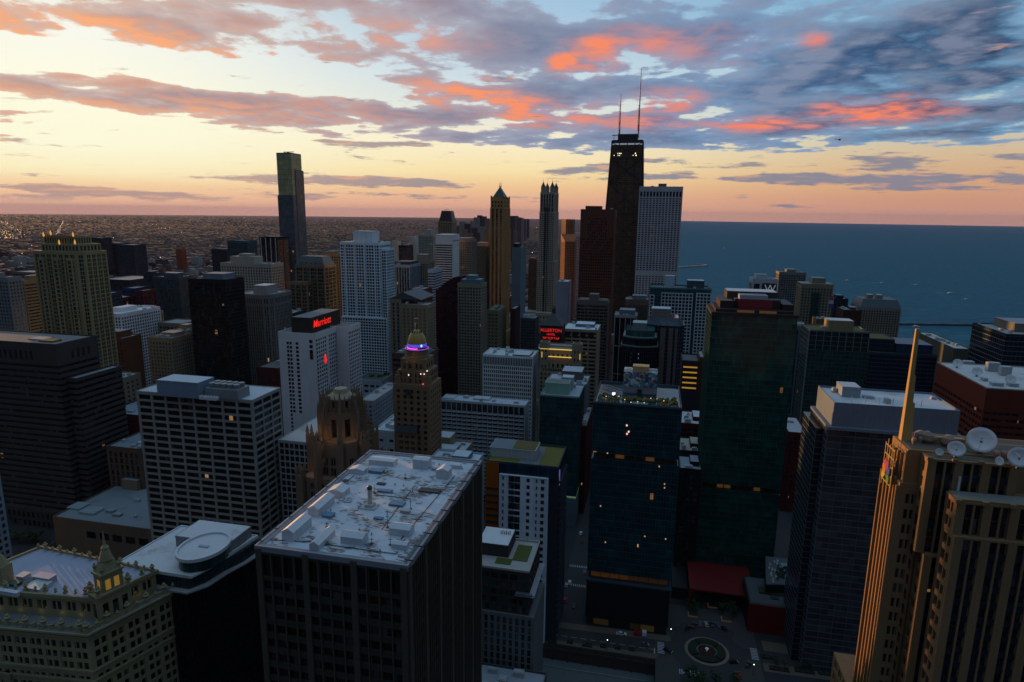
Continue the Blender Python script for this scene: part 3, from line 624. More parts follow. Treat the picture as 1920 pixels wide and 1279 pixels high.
def build_mid():
    T = tower
    T('apartment_tower', 'beige tower with teal glass crown and bay windows, in front of the slender golden tower', 640, 858, 533, 903, 22, (.33, .28, .215), pane((.012, .03, .03), .004, .2), ((.12, .9, .1, .9, 5), (.3, .7, .2, .8, 9)), phcol=(.16, .24, .27), bay=3.0, fl=3.2, pw=.34, sh=.34, sub=1, cap=100)
    # slender golden tower with pyramid roof
    x0, x1, z1 = place(980, 919, 372, 945); d = 46; y0 = 980; FOOT.append((x0-4, x1+8, y0-4, y0+d+4))
    r = thing('hotel_tower', 'slender golden stone tower with dark green pyramid roof and small spikes', 'tower', ((x0+x1)/2, y0+d/2, 0))
    wb = MB(); wm = wall((.46, .295, .12)); P = rect(x0, x1, y0, y0+d)
    ov = [(lambda n: n[1] < -.5, dict(bay=5.6, sh=.10, pw=.46)), (lateral, dict(bay=4, pw=.45, sh=.4))]
    pn = facade(r, wb, P, 28, z1-14, bay=4, fl=3.5, pw=.4, sh=.35, top=1.5, over=ov)
    pn += facade(r, wb, inset(P, .6), z1-14, z1, bay=5, fl=6, pw=.5, sh=.35, top=3)
    pn += facade(r, wb, rect(x0-1, x1+3, y0-2, y0+d+2), 0, 28, bay=4, fl=4.5, pw=.4, sh=.35, top=2)
    wb.build('wall', wm, r); windows(r, pn, pane((.02, .02, .018), .001, .2), 70)
    roof(r, inset(P, .6), z1, roofmat(ROOFD), wm, 2.2)
    m = MB()
    for sx in (x0+1.6, x1-1.6):
        for sy in (y0+1.6, y0+d-1.6): m.box(sx-1, sx+1, sy-1, sy+1, z1, z1+4)
    m.build('corner_pier', wm, r)
    PP = rect(x0+2.2, x1-1.2, y0+7, y0+31); a, b = PP, inset(PP, 8.6); m = MB(); m.prism(inset(PP, -.6), z1, z1+2); m.prism(a, z1+2, z1+17, b); m.build('pyramid_roof', plain('green_copper', (.02, .07, .06), .5), r)
    m = MB(); m.prism(b, z1+17, z1+19)
    cx, cy = (b[0][0]+b[1][0])/2, (b[0][1]+b[2][1])/2
    for dx, dy in ((-1.5, -2), (1.5, -2), (-1.5, 2), (1.5, 2), (0, 0)): m.tube((cx+dx, cy+dy, z1+18), (cx+dx, cy+dy, z1+25), .28, .08)
    m.build('finial', plain('gilded_metal', (.30, .26, .12), .4), r)
    # tower with four lanterns
    x0, x1, z1 = place(1165, 1013, 362, 1039); y0 = 1165; d = 54; FOOT.append((x0-6, x1+14, y0-22, y0+d+4))
    r = thing('office_tower', 'pale stone tower crowned by four pointed lanterns', 'tower', ((x0+x1)/2, y0+d/2, 0))
    wb = MB(); wm = wall((.44, .38, .31)); X1 = x1+.5
    ov = [(lambda n: n[1] < -.5, dict(bay=3.4, pw=.38, sh=.34))]
    zb = aty(1013, 397, y0)[2]; za = aty(1013, 490, y0)[2]
    pn = facade(r, wb, rect(x0, X1, y0, y0+d), zb, z1, bay=4.4, fl=7.5, pw=.34, sh=.06, top=2)
    pn += facade(r, wb, rect(x0-.7, X1+1, y0-.7, y0+d), za, zb, bay=3.2, fl=3.6, pw=.42, sh=.36, top=2.5, over=ov)
    pn += facade(r, wb, rect(x0-3, X1+3.5, y0-2, y0+d), 38, za, bay=3.2, fl=3.6, pw=.42, sh=.36, top=1.0)
    pn += facade(r, wb, rect(x0-34, X1+6, y0-18, y0+d), 0, 38, bay=6, fl=9, pw=.5, sh=.4, top=4, sub=2)
    wb.build('wall', wm, r); windows(r, pn, GG, 90)
    m = MB(); m.box(x0+9.4, x0+11.2, y0-3.1, y0-.02, 38.1, zb+8); m.box(x0+14.2, x0+15.6, y0-3.1, y0-.02, 38.1, zb+8); m.build('glass_strip', curtain((.01, .02, .03), (.03, .05, .06), 1.5, 3.6), r)
    roof(r, rect(x0, X1, y0, y0+d), z1, roofmat(ROOFD), wm, 1.5)
    for cx in (x0+4.6, X1-4.6):
        for cy in (y0+4.6, y0+d-4.6):
            m = MB(); m.lathe([(4.4, z1), (4.4, z1+2)], cx, cy, 8, .39)
            for k in range(8): a = .39+k*math.pi/4; m.box(cx+3.9*math.cos(a)-.4, cx+3.9*math.cos(a)+.4, cy+3.9*math.sin(a)-.4, cy+3.9*math.sin(a)+.4, z1+2, z1+10)
            m.lathe([(4.5, z1+10), (4.5, z1+11)], cx, cy, 8, .39); o = m.build('lantern', wm, r)
            m = MB(); m.lathe([(3.5, z1+2), (3.5, z1+10)], cx, cy, 8, .39); g = m.build('lantern_glass', plain('pale_glass', (.30, .32, .34), .3), r); g.parent = o
            m = MB(); m.lathe([(4.6, z1+11), (1.6, z1+17), (.3, z1+20), (.12, z1+26)], cx, cy, 8, .39); g = m.build('lantern_roof', plain('dark_slate', (.03, .03, .03), .5), r); g.parent = o
    roof(r, rect(x0-34, x0-3.2, y0-18, y0+d), 38, roofmat(ROOFG), wm, 1.2, units=5, seed=3)
    T('apartment_tower', 'blue grey slab with a blank south wall, right of the slender golden tower', 1060, 960, 465, 977, 44, (.19, .27, .31), GB, ((-.02, .5, .3, .9, 7),), phcol=(.03, .03, .04), blank=True, win=False, units=2)
    T('apartment_tower', 'brown brick block left of the four lantern tower', 1180, 991, 487, 1009, 22, (.20, .12, .07), GD, ((.1, .6, .2, .8, 3),), bay=3, fl=3.2, pw=.4, sh=.36)
    # orange lit stepped tower with sloping roof
    x0, x1, z1 = place(1300, 1050, 411, 1061); y0 = 1300; FOOT.append((x0-4, x0+46, y0-4, y0+60))
    r = thing('apartment_tower', 'granite tower with a lower sloping roofed wing, glowing orange on its left side', 'tower', (x0+14, y0+20, 0))
    wb = MB(); c = (.34, .18, .10); wm = wall(c)
    xa, xb, _ = place(1300, 1050, 411, 1074)
    pn = facade(r, wb, [(xa+11, y0+8), (xb, y0+8), (xb, y0+40), (xa, y0+40), (xa, y0+24)], 0, z1, bay=3.2, fl=3.5, pw=.4, sh=.35, top=5)
    _, xe, zl = place(1288, 1050, 439, 1079)
    pn += facade(r, wb, [(xa+13, y0-12), (xe, y0-12), (xe, y0+7.9), (xa+2, y0+7.9)], 0, zl-14, bay=3.2, fl=3.5, pw=.4, sh=.35, top=2)
    wb.build('wall', wm, r); windows(r, pn, GD, 40)
    m = MB(); A = [(xa+13, y0-12), (xe, y0-12), (xe, y0+7.9), (xa+2, y0+7.9)]
    m.add([(A[0][0], A[0][1], zl-14), (A[1][0], A[1][1], zl-14), (A[2][0], A[2][1], zl), (A[3][0], A[3][1], zl), (A[2][0], A[2][1], zl-14), (A[3][0], A[3][1], zl-14)], [(0, 1, 2, 3), (1, 4, 2), (0, 3, 5), (5, 3, 2, 4), (0, 5, 4, 1)])
    m.build('sloping_roof', wall((.42, .20, .10)), r)
    T('apartment_tower', 'far white grid slab seen between the orange lit tower and the brown granite tower', 1360, 1075, 441, 1092, 26, (.50, .53, .57), GB, ((.1, .7, .2, .8, 5),), bay=3, fl=3.2, pw=.4, sh=.4)
    # brown granite tower
    x0, x1, z1 = place(800, 1089, 393, 1153); y0 = 800; d = 44; FOOT.append((x0-4, x1+4, y0-4, y0+d+4))
    r = thing('office_tower', 'dark brown granite tower with small square windows in front of the tapered black tower', 'tower', ((x0+x1)/2, y0+d/2, 0))
    wb = MB(); wm = wall((.20, .078, .052)); P = rect(x0, x1, y0, y0+d)
    pn = facade(r, wb, P, 0, z1, bay=2.75, fl=3.55, pw=.42, sh=.42, top=9, skip=lambda n, i, nb, j, nf: (j > nf-8 and (i < 3 or i > nb-4)) or (j > nf-13 and (i*7+j*3) % 5 == 0))
    wb.build('wall', wm, r); windows(r, pn, pane((.004, .004, .005), 0, .04), 100); roof(r, P, z1, roofmat(ROOFD), wm, .6, units=5, seed=5)
    house(r, x0+5, x0+24, y0+6, y0+30, z1, z1+4.5, wm)
    # tapered black tower with crossed bracing and two masts
    y0 = 1140; xl0, xr0, z1 = place(y0, 1147.5, 263, 1205.5)
    cx = (xl0+xr0)/2; wt = xr0-xl0; wb0 = wt*1.65; dt, db = 32, 50; cy = y0+db/2-4
    FOOT.append((cx-wb0/2-5, cx+wb0/2+5, y0-20, y0+60))
    r = thing('office_tower', 'tallest tower, black and tapered with crossed braces and two white masts on its roof', 'tower', (cx, cy, 0))
    m = MB(); R0, R1 = rect(cx-wb0/2, cx+wb0/2, cy-db/2, cy+db/2), rect(cx-wt/2, cx+wt/2, cy-dt/2, cy+dt/2)
    m.prism(R0, 0, z1, R1); m.build('glass_wall', curtain((.085, .055, .022), (.19, .125, .050), 1.9, 3.4, .0, .25, .8), r)
    def at_h(z, f, face):
        t = z/z1; w = wb0+(wt-wb0)*t; dd = db+(dt-db)*t
        return (cx-w/2+w*f, cy-dd/2-.5, z) if face == 0 else (cx+w/2+.5, cy-dd/2+dd*f, z) if face == 1 else (cx-w/2-.5, cy-dd/2+dd*f, z)
    m = MB(); dk = plain('black_steel', (.012, .012, .014), .5)
    for face in (0, 1, 2):
        for f in (0.012, .25, .5, .75, .988): m.tube(at_h(0, f, face), at_h(z1, f, face), .95 if f in (.012, .988) else .7, None, 4)
        h = [0, 88, 158, 218, 270, 312, z1-4]
        for a, b in zip(h, h[1:]):
            m.tube(at_h(a, 0.01, face), at_h(b, .99, face), .75, None, 4); m.tube(at_h(a, .99, face), at_h(b, .01, face), .75, None, 4)
            m.tube(at_h(b, 0, face), at_h(b, 1, face), .9, None, 4)
    o = m.build('cross_bracing', dk, r)
    m = MB()
    for j in range(int(z1/3.45)):
        z = j*3.45+1; q = [at_h(z, 0, 0), at_h(z, 1, 0), at_h(z, 1, 1), at_h(z, 1, 2)]
        e = .18; P = [(q[0][0], q[0][1]+.5-e), (q[1][0], q[1][1]+.5-e), (q[2][0], q[2][1]), (q[3][0], q[3][1])]
        m.prism(P, z, z+1.05)
    m.build('spandrels', dk, r)
    m = MB(); m.prism(inset(R1, -.6), z1-4, z1-.2); m.build('crown_band', plain('crown_steel', (.02, .022, .026), .5), r)
    for i in range(4):
        m = MB(); a = cx-wt/2+wt*(i+.06)/4; m.box(a, a+wt*.22, cy-dt/2-1.1, cy-dt/2-.65, z1-7.2, z1-4.4); m.build('crown_light', plain('white_panel', (.4, .42, .5), .5, 0, .22, (.75, .8, 1)), r)
    g = random.Random(4); m = MB()
    for i in range(12):
        a = cx-wt/2+3+g.random()*(wt-6); z = z1-22-g.choice((0, 3.2)); m.box(a, a+1.3, cy-dt/2-2.4, cy-dt/2-1.5, z, z+1.2)
    m.build('lit_windows', plain('lit_window', (.8, .7, .5), .5, 0, 1.3, (1, .86, .62)), r, kind='stuff')
    roof(r, inset(R1, .5), z1, roofmat(ROOFD), dk, 1); house(r, cx-wt/2+9, cx+wt/2-9, cy-dt/2+5, cy+dt/2-5, z1, z1+11, dk)
    mz = plain('mast_paint', (.5, .5, .52), .5); mr = plain('mast_red', (.45, .06, .04), .5)
    for px, ptop in ((1161, 176), (1196.5, 128)):
        X = aty(px, 255, cy)[0]; zt = aty(px, ptop, cy)[2]; zb = z1+5; m = MB(); m2 = MB(); H = zt-zb
        for k in range(10):
            f = k/10; rr = 1.35*(1-f)+.35
            (m if k % 2 == 0 else m2).tube((X, cy, zb+H*f), (X, cy, zb+H*(f+.1)), rr, rr*.9, 8)
        for k in range(14): z = zb+k*4; m.box(X-2.2, X-1.3, cy-.5, cy+.5, z, z+1.6)
        a = m.build('mast', mz, r); b = m2.build('mast_band', mr, r); b.parent = a
    m = MB(); m.box(cx-wt/2+2, cx-wt/2+2.7, cy-8, cy-7, z1, z1+10); m.box(cx-wt/2-1.2, cx-wt/2+9, cy-8, cy-7, z1+9, z1+10.2); m.build('window_cleaning_crane', dk, r)
    # white marble tower right of the black tower
    x0, x1, z1 = place(1090, 1199, 351, 1281); y0 = 1090; d = 30; FOOT.append((x0-5, x1+5, y0-6, y0+60))
    r = thing('hotel_tower', 'white marble grid tower with tall top openings, right of the tapered black tower', 'tower', ((x0+x1)/2, y0+d/2, 0))
    wb = MB(); wm = wall((.52, .50, .505)); P = rect(x0, x1, y0, y0+d); zm = aty(1199, 512, y0)[2]
    pn = facade(r, wb, P, z1-16, z1, bay=5.0, fl=10, pw=.36, sh=.18, top=6)
    pn += facade(r, wb, P, zm+4, z1-16, bay=5.0, fl=3.6, pw=.36, sh=.46, top=.5, over=None)
    pn += facade(r, wb, P, 20, zm-3, bay=5.0, fl=3.6, pw=.42, sh=.46, top=.5)
    wb.prism(inset(P, -.08), zm-3, zm+4); wb.prism(rect(x0-20, x1+20, y0-5, y0+60), 0, 20)
    wb.build('wall', wm, r); windows(r, pn, pane((.008, .012, .02), .002, .12), 100)
    roof(r, P, z1, roofmat(ROOFG), wm, 1.2, units=3, seed=8); house(r, x0+30, x0+43, y0+8, y0+22, z1, z1+6, wall((.20, .20, .21))); house(r, x0+18, x0+23, y0+8, y0+20, z1, z1+2.5, wm)
    # blank white slab
    T('hotel_tower', 'plain white windowless slab in front of the four lantern tower', 830, 1044, 529, 1066, 30, (.40, .41, .46), GD, (), roofmat(ROOFW), blank=True, win=False, units=1)
    T('office_tower', 'dark tower with pale grid lines and small central penthouse below the brown granite tower', 690, 1081, 566, 1141, 26, (.20, .17, .145), pane((.008, .009, .012), .006, .12), ((.38, .66, .2, .8, 8), (.05, .95, .1, .9, 2)), bay=4.2, fl=3.6, pw=.12, sh=.3, rm=roofmat(ROOFD), cap=60)
    T('office_tower', 'block with close brown vertical ribs at the foot of the white marble tower', 960, 1172, 562, 1216, 30, (.22, .165, .125), GD, ((.3, .9, .2, .8, 6),), phcol=(.22, .24, .26), bay=2.2, fl=30, pw=.45, sh=.0, top=7)
    T('office_tower', 'black office slab framed by white piers, left of the rounded green glass tower', 640, 1152, 592, 1194, 26, (.40, .38, .38), pane((.006, .007, .009), 0, .06), ((.2, .9, .3, .9, 5),), phcol=(.20, .23, .26), bay=5.2, fl=30, pw=.12, sh=.0, top=1.6, units=4, rm=roofmat((.26, .28, .31)))
    T('low_building', 'dark block with pale roof clutter behind the hip roofed brick hotel', 860, 976, 597, 1004, 30, (.10, .11, .12), GD, ((.1, .5, .2, .6, 4),), phcol=(.45, .5, .55), rm=roofmat((.20, .26, .30)), units=6, bay=4, fl=4, pw=.3, sh=.4, cat='building', cap=10)
    T('low_building', 'low tan block with planted roof at the foot of the slender golden tower', 700, 913, 583, 935, 40, (.26, .24, .16), GD, ((.2, .6, .2, .8, 3),), roofmat((.12, .13, .10)), bay=4, fl=4, pw=.5, sh=.5, cat='building', cap=20)
    T('office_tower', 'narrow dark red slab right of the low tan block with planted roof', 720, 957, 580, 966, 30, (.08, .03, .035), GD, (), blank=True, win=False, units=0)
    # brick hotel with hip roof and red sign
    y0 = 560; x0, x1, z1 = place(y0, 1014, 622, 1053); d = 24; FOOT.append((x0-4, x1+4, y0-4, y0+d+4))
    r = thing('hotel_tower', 'dark brick hotel with black hip roof and glowing red letters', 'tower', ((x0+x1)/2, y0+d/2, 0))
    wb = MB(); wm = wall((.085, .045, .035)); P = rect(x0, x1, y0, y0+d); pn = facade(r, wb, P, 0, z1+6, bay=3.2, fl=3.3, pw=.5, sh=.5, top=10); wb.build('wall', wm, r); windows(r, pn, GD, 30)
    m = MB(); m.prism(inset(P, -1), z1+6, z1+16, [(x0+9, y0+10), (x1-9, y0+10), (x1-9, y0+14), (x0+9, y0+14)]); m.build('hip_roof', plain('black_slate', (.02, .022, .026), .6), r)
    m = MB(); m.lathe([(2, z1+15), (2, z1+19), (2.4, z1+19), (1.2, z1+22), (.1, z1+23)], (x0+x1)/2, y0+12, 8); m.build('cupola', plain('cupola', (.05, .03, .03), .6), r)
    sign_hotel(r, x0, x1, y0, z1)
    # beige office with white roof
    r = T('office_tower', 'beige office tower with white roof and wide dark windows, right of the brick hotel sign', 600, 1056, 617, 1121, 34, (.44, .35, .25), pane((.006, .007, .009), .004, .06), ((.3, .85, .45, .95, 3),), roofmat((.66, .70, .76)), phcol=(.20, .23, .26), bay=8.4, fl=3.9, pw=.16, sh=.48, sub=1, top=1.4, par=.6, cap=80)
    a, b, y, y2 = r['_r']; z = r['_z']; m = MB()
    for i in range(5): m.box(a+(b-a)*(i*.23+.035), a+(b-a)*(i*.23+.20), y-.12, y-.02, z-7.5, z-2) if i < 4 else None
    m.build('louvre_opening', plain('black_void', (.006, .006, .008), .7), r)
    # beige hotel with light strips
    y0 = 520; x0, x1, z1 = place(y0, 1011, 653, 1090); d = 22; FOOT.append((x0-4, x1+4, y0-4, y0+d+4))
    r = thing('hotel_tower', 'beige hotel with two corner pavilions and glowing yellow light strips on its top floors', 'tower', ((x0+x1)/2, y0+d/2, 0))
    wb = MB(); wm = wall((.37, .29, .205)); W = x1-x0; z2 = z1-19
    pn = facade(r, wb, rect(x0+1, x1-1, y0+2, y0+d), z2, z1, bay=4, fl=7, pw=.55, sh=.6, top=2)
    for a in (x0+.4, x1-W*.22): pn += facade(r, wb, rect(a, a+W*.21, y0+.9, y0+10), z2+.02, z1+4, bay=3.4, fl=8, pw=.55, sh=.6, top=2.5)
    pn += facade(r, wb, rect(x0, x1, y0, y0+d), 0, z2, bay=3.4, fl=3.5, pw=.42, sh=.42, top=1.4)
    wb.build('wall', wm, r); windows(r, pn, GD, 80); roof(r, rect(x0+1, x1-1, y0+10.2, y0+d), z1, roofmat(ROOFG), wm, 1)
    for a in (x0+.4, x1-W*.22): roof(r, rect(a, a+W*.21, y0+.9, y0+10), z1+4, roofmat(ROOFD), wm, 1.2, .9)
    for zz, f0, f1 in ((z1-.6, .22, .77), (z1-7, .22, .77), (z1-.6, .02, .21)):
        m = MB(); m.box(x0+W*f0, x0+W*f1, y0+.55, y0+.85 if f0 < .1 else y0+1.9, zz, zz+.32); m.build('light_strip', plain('strip_light', (1, .75, .2), .5, 0, .8, (1, .66, .13)), r)
    for f in (.06, .965):
        m = MB(); m.box(x0+W*f, x0+W*f+.35, y0+.5, y0+.85, z1-8, z1-3); m.build('light_strip', plain('strip_light', (1, .75, .2), .5, 0, .8, (1, .66, .13)), r)
    m = MB()
    for k in range(14): m.lathe([(.5, z2), (1.1, z2+.9), (.3, z2+2)], x0+4+(W-8)*k/13, y0+1.0, 6)
    m.build('terrace_planting', plain('planting', (.04, .06, .03), .9), r)
    # white gridded office
    r = T('office_tower', 'white office block with close vertical fins and cluttered white roof, right of the gold dome', 520, 905, 666, 999, 28, (.68, .70, .70), pane((.006, .007, .008), 0, .05), ((.58, .92, .15, .8, 1.2),), roofmat((.58, .60, .63), .8), units=7, phcol=(.06, .06, .07), bay=1.75, fl=3.7, pw=.40, sh=.30, top=.9, cap=100)
    a, b, y, y2 = r['_r']; z = r['_z']; m = MB()
    m.box(a+.3, b-.3, y-.04, y-.02, z-7.6, z-1.0); m.build('tall_opening', plain('black_void', (.006, .006, .008), .7), r); m = MB()
    for i in range(31): c = a+.5+(b-a-1)*i/30; m.box(c-.22, c+.22, y-.25, y-.03, z-7.6, z-.9)
    m.build('fin', wall((.68, .70, .70)), r)
    # hotel with scalloped balconies
    r = T('hotel_tower', 'white hotel slab with scalloped balcony rows and flat roof, right of the gold dome', 440, 826, 750, 985, 15, (.50, .51, .52), pane((.006, .007, .009), .003, .08), ((.0, .14, .25, .8, .8), (.36, .55, .45, .95, 1.2)), roofmat((.42, .46, .52), .7), units=4, bay=4.1, fl=3.15, pw=.08, sh=.10, top=1.0, par=.7, cap=100, over=[(lateral, dict(blank=True))])
    a, b, y, y2 = r['_r']; z = r['_z']; m = MB(); nb = 16
    for i in range(nb):
        c0, c1 = a+.6+(b-a-1.2)*i/nb, a+.6+(b-a-1.2)*(i+1)/nb; w = (c1-c0)*.44; c = (c0+c1)/2
        for j in range(21):
            zz = z-8.5-j*3.15
            if zz < 6: break
            m.prism([(c-w, y-.02), (c-w*.75, y-.8), (c, y-1.25), (c+w*.75, y-.8), (c+w, y-.02)], zz, zz+.85)
    m.build('balcony', wall((.52, .53, .54)), r, kind='stuff')
    m = MB(); m.box(a+.3, b-.3, y-.06, y-.02, z-6.2, z-1.0); m.build('top_floor_glazing', pane((.02, .022, .024), .003, .35), r)
    m = MB()
    for i in range(17): c = a+.6+(b-a-1.2)*i/16; m.box(c-.3, c+.3, y-.7, y-.07, z-6.4, z-.3)
    m.build('top_floor_pier', wall((.36, .37, .38)), r)
    r = T('low_building', 'beige low block with two rooftop boxes at the foot of the scalloped balcony hotel', 372, 800, 850, 866, 26, (.33, .27, .19), GD, ((.1, .5, .5, .95, 7), (.3, .8, .05, .4, 3.5)), roofmat((.40, .44, .48), .6), units=4, bay=4, fl=4, pw=.5, sh=.5, cat='building', cap=10)
    T('low_building', 'white flat roofed shop block between the gothic tower and the gold domed tower', 352, 700, 808, 748, 52, (.50, .53, .58), GD, ((.5, .95, .1, .35, 3), (.2, .5, .5, .8, 3)), roofmat((.52, .56, .60), .6), units=8, bay=6, fl=6, pw=.6, sh=.7, cat='building', cap=10)
    T('low_building', 'pale blue roofed block in front of the gold domed tower, behind the large foreground roof', 322, 800, 868, 890, 20, (.38, .44, .50), GD, ((.45, .8, .3, .8, 3.2),), roofmat((.56, .60, .66), .3), phcol=(.14, .24, .32), units=5, bay=6, fl=6, pw=.6, sh=.7, cat='building', cap=10)
    T('office_tower', 'white grid block with a pinkish flat roof, left of the gothic tower', 300, 521, 826, 600, 46, (.40, .40, .42), pane((.006, .007, .009), .002, .05), (), roofmat((.50, .46, .45), .8), bay=2.9, fl=3.7, pw=.20, sh=.22, top=.8, units=0, par=.5, cap=80)

def textmesh(name, body, size, mat, parent, origin, u, up=(0, 0, 1), depth=.12, shear=0.0, align='LEFT', bold=0.0, xs=1.0):
    cu = bpy.data.curves.new(name, 'FONT'); cu.body = body; cu.size = size; cu.extrude = depth; cu.shear = shear; cu.align_x = align; cu.offset = bold
    t = bpy.data.objects.new(name, cu); COL.objects.link(t); bpy.context.view_layer.update()
    me = bpy.data.meshes.new_from_object(t.evaluated_get(bpy.context.evaluated_depsgraph_get())); bpy.data.objects.remove(t); me.name = name
    U, V = Vector(u).normalized(), Vector(up); N = U.cross(V)
    me.transform(Matrix(((U.x*xs, V.x, N.x, 0), (U.y*xs, V.y, N.y, 0), (U.z*xs, V.z, N.z, 0), (0, 0, 0, 1))))
    me.materials.clear(); me.materials.append(mat)
    o = bpy.data.objects.new(name, me); COL.objects.link(o); o.parent = parent; L = ORG[parent.name]
    o.location = (origin[0]-L[0], origin[1]-L[1], origin[2]-L[2]); ORG[o.name] = L
    return o
def sign_hotel(r, x0, x1, y0, z1):
    m = MB(); m.box(x0+1, x1-1, y0-1.0, y0-.5, z1-7.6, z1+4.6); m.build('sign_board', plain('sign_back', (.02, .01, .01), .7), r)
    rm = plain('red_neon', (.9, .03, .02), .5, 0, .62, (1, .02, .015)); c = (x0+x1)/2
    for tx, s, zz in (('ALLERTON', 3.9, .6), ('HOTEL', 2.4, -2.6), ('TIP TOP TAP', 2.7, -6.2)):
        textmesh('sign_letters', tx, s, rm, r, (c, y0-1.12, z1+zz), (1, 0, 0), align='CENTER', depth=.08, bold=.05)

lm = plain('warm_lamp', (.25, .12, .04), .5, 0, .05, (1, .40, .10))
def build_right():
    T = tower
    T('low_building', 'low block with a furnished roof deck at the bottom edge, beside the foreground tower', 196, 850, 1345, 1000, 30, (.10, .10, .105), GD, ((.5, .7, .3, .6, 2.5),), roofmat((.30, .32, .36), .9), units=16, bay=4, fl=4, pw=.4, sh=.4, cat='building', cap=5)
    # teal block with white grids
    x0, x1, z1 = place(760, 1219, 541, 1334); y0 = 760; d = 40; FOOT.append((x0-4, x1+4, y0-6, y0+d+4)); W = x1-x0
    r = thing('office_tower', 'teal glass office block wrapped in white square grids with a white rooftop box', 'tower', ((x0+x1)/2, y0+d/2, 0))
    glassbox(r, rect(x0, x1, y0, y0+d), 0, z1, curtain((.012, .045, .055), (.03, .10, .11), 2, 4, .002), plain('teal_metal', (.05, .10, .11), .5), 4, 4, .12, .3)
    wb = MB(); pn = []
    for a, b, zt, zb in ((.0, .08, z1-7, 40), (.19, .71, z1-4, 38), (.76, 1.0, z1-3, 40), (.76, .97, 36, 0)):
        pn += facade(r, wb, rect(x0+W*a, x0+W*b, y0-1.6, y0-.12), zb, zt, bay=4, fl=3.9, pw=.24, sh=.24, top=.5, pd=.5)
    wb.build('white_grid', wall((.58, .61, .63)), r); windows(r, pn, pane((.010, .030, .036), .002, .1), 80)
    roof(r, rect(x0, x1, y0, y0+d), z1, roofmat((.10, .15, .16)), wall((.10, .16, .17)), 1.5, units=5, seed=4)
    house(r, x0+W*.24, x0+W*.40, y0+4, y0+14, z1, z1+15, wall((.50, .55, .62))); house(r, x0+W*.62, x0+W*.9, y0+18, y0+34, z1, z1+9, wall((.10, .15, .16)), louvre=True)
    # white framed hotel with the letter
    r = T('hotel_tower', 'white framed dark hotel with a big white letter, behind the dark green tower', 720, 1411, 524, 1459, 24, (.50, .51, .53), GD, ((.15, .6, .2, .8, 5),), bay=7, fl=40, pw=.26, sh=0, top=4, cap=20)
    a, b, y, y2 = r['_r']; z = r['_z']; m = MB(); m.box(a+(b-a)*.42, b-1, y-.5, y-.1, z-14, z-3.6); m.build('sign_board', plain('sign_back', (.02, .02, .03), .7), r)
    textmesh('sign_letter', 'W', 11, plain('white_sign', (.8, .8, .82), .5, 0, .08, (.9, .93, 1)), r, (a+(b-a)*.71, y-.62, z-12.6), (1, 0, 0), align='CENTER')
    T('apartment_tower', 'grey fine gridded tower standing alone against the lake', 900, 1461, 511, 1512, 30, (.26, .255, .25), GD, ((.3, .65, .2, .8, 4),), bay=2.9, fl=3, pw=.3, sh=.36)
    r = T('apartment_tower', 'beige tower with green glass middle against the lake', 760, 1503, 535, 1563, 26, (.30, .255, .18), GG, ((.36, .78, .2, .8, 8), (.0, 1, .02, .98, 2)), bay=3.1, fl=3.2, pw=.36, sh=.34)
    a, b, y, y2 = r['_r']; z = r['_z']; m = MB(); m.box(a+(b-a)*.36, a+(b-a)*.60, y-1.2, y-.05, 0, z-8); m.build('glass_bay', curtain((.012, .04, .036), (.03, .09, .08), 2, 3.2), r)
    T('apartment_tower', 'dark blue glass slab right of the beige and green tower', 930, 1564, 561, 1591, 24, (.03, .045, .065), GB, ((.2, .7, .2, .8, 5),), bay=3, fl=3.1, pw=.14, sh=.3)
    T('low_building', 'dark brown brick block between the dark blue slab and the mansard roofed block', 860, 1581, 582, 1616, 30, (.09, .045, .035), GD, ((.5, .9, .3, .8, 3),), bay=4, fl=3.6, pw=.6, sh=.6, cat='building', cap=10)
    r = T('apartment_tower', 'beige block with grey mansard roof and square windows beside the lake', 900, 1613, 577, 1690, 40, (.34, .28, .215), GD, (), bay=3.2, fl=3.1, pw=.42, sh=.34, units=0, par=0)
    a, b, y, y2 = r['_r']; z = r['_z']; m = MB(); m.prism(rect(a-.3, b+.3, y-.3, y2), z+.05, z+11, rect(a+4, b-4, y+5, y2-5)); m.build('mansard_roof', plain('grey_slate', (.09, .11, .125), .6), r)
    for f in (.22, .46): house(r, a+(b-a)*f, a+(b-a)*(f+.14), y+12, y+22, z+11, z+16, wall((.33, .27, .21)))
    T('office_tower', 'grey striped block glimpsed between the two dark green glass towers', 640, 1484, 612, 1515, 30, (.22, .23, .25), GB, (), bay=3.2, fl=30, pw=.4, sh=0)
    # dark green glass tower with penthouse
    x0, x1, z1 = place(375, 1335, 590, 1496); y0 = 375; d = 34; FOOT.append((x0-4, x1+4, y0-14, y0+d+4)); W = x1-x0
    r = thing('glass_tower', 'dark green glass tower with brown rooftop terraces and a red panelled penthouse', 'tower', ((x0+x1)/2, y0+d/2, 0))
    gm = curtain((.004, .031, .027), (.018, .135, .108), 1.5, 3.3, .0008, .1)
    zl = aty(1400, 912, y0)[2]
    glassbox(r, rect(x0, x1, y0, y0+d), zl, z1, gm, plain('green_mullion', (.03, .10, .085), .5), 1.5, 3.3, .07, .22)
    glassbox(r, rect(x0, x1, y0, y0+d), 0, zl-3.5, gm, plain('green_mullion', (.03, .10, .085), .5), 1.5, 3.3, .07, .22)
    m = MB(); m.box(x0, x1, y0+2, y0+d-2, zl-3.5, zl); m.build('terrace_floor', plain('terrace_wall', (.06, .04, .03), .7), r)
    g = random.Random(2)
    for i in range(10):
        m = MB(); a = x0+2+i*(W-4)/10; m.box(a, a+(W-4)/10-.7, y0+1.75, y0+1.95, zl-3.0, zl-1.0)
        m.build('terrace_window', lm if g.random() < .35 else pane((.03, .018, .01), .0, .2), r)
    bm = wall((.075, .055, .05)); P = rect(x0, x1, y0, y0+d)
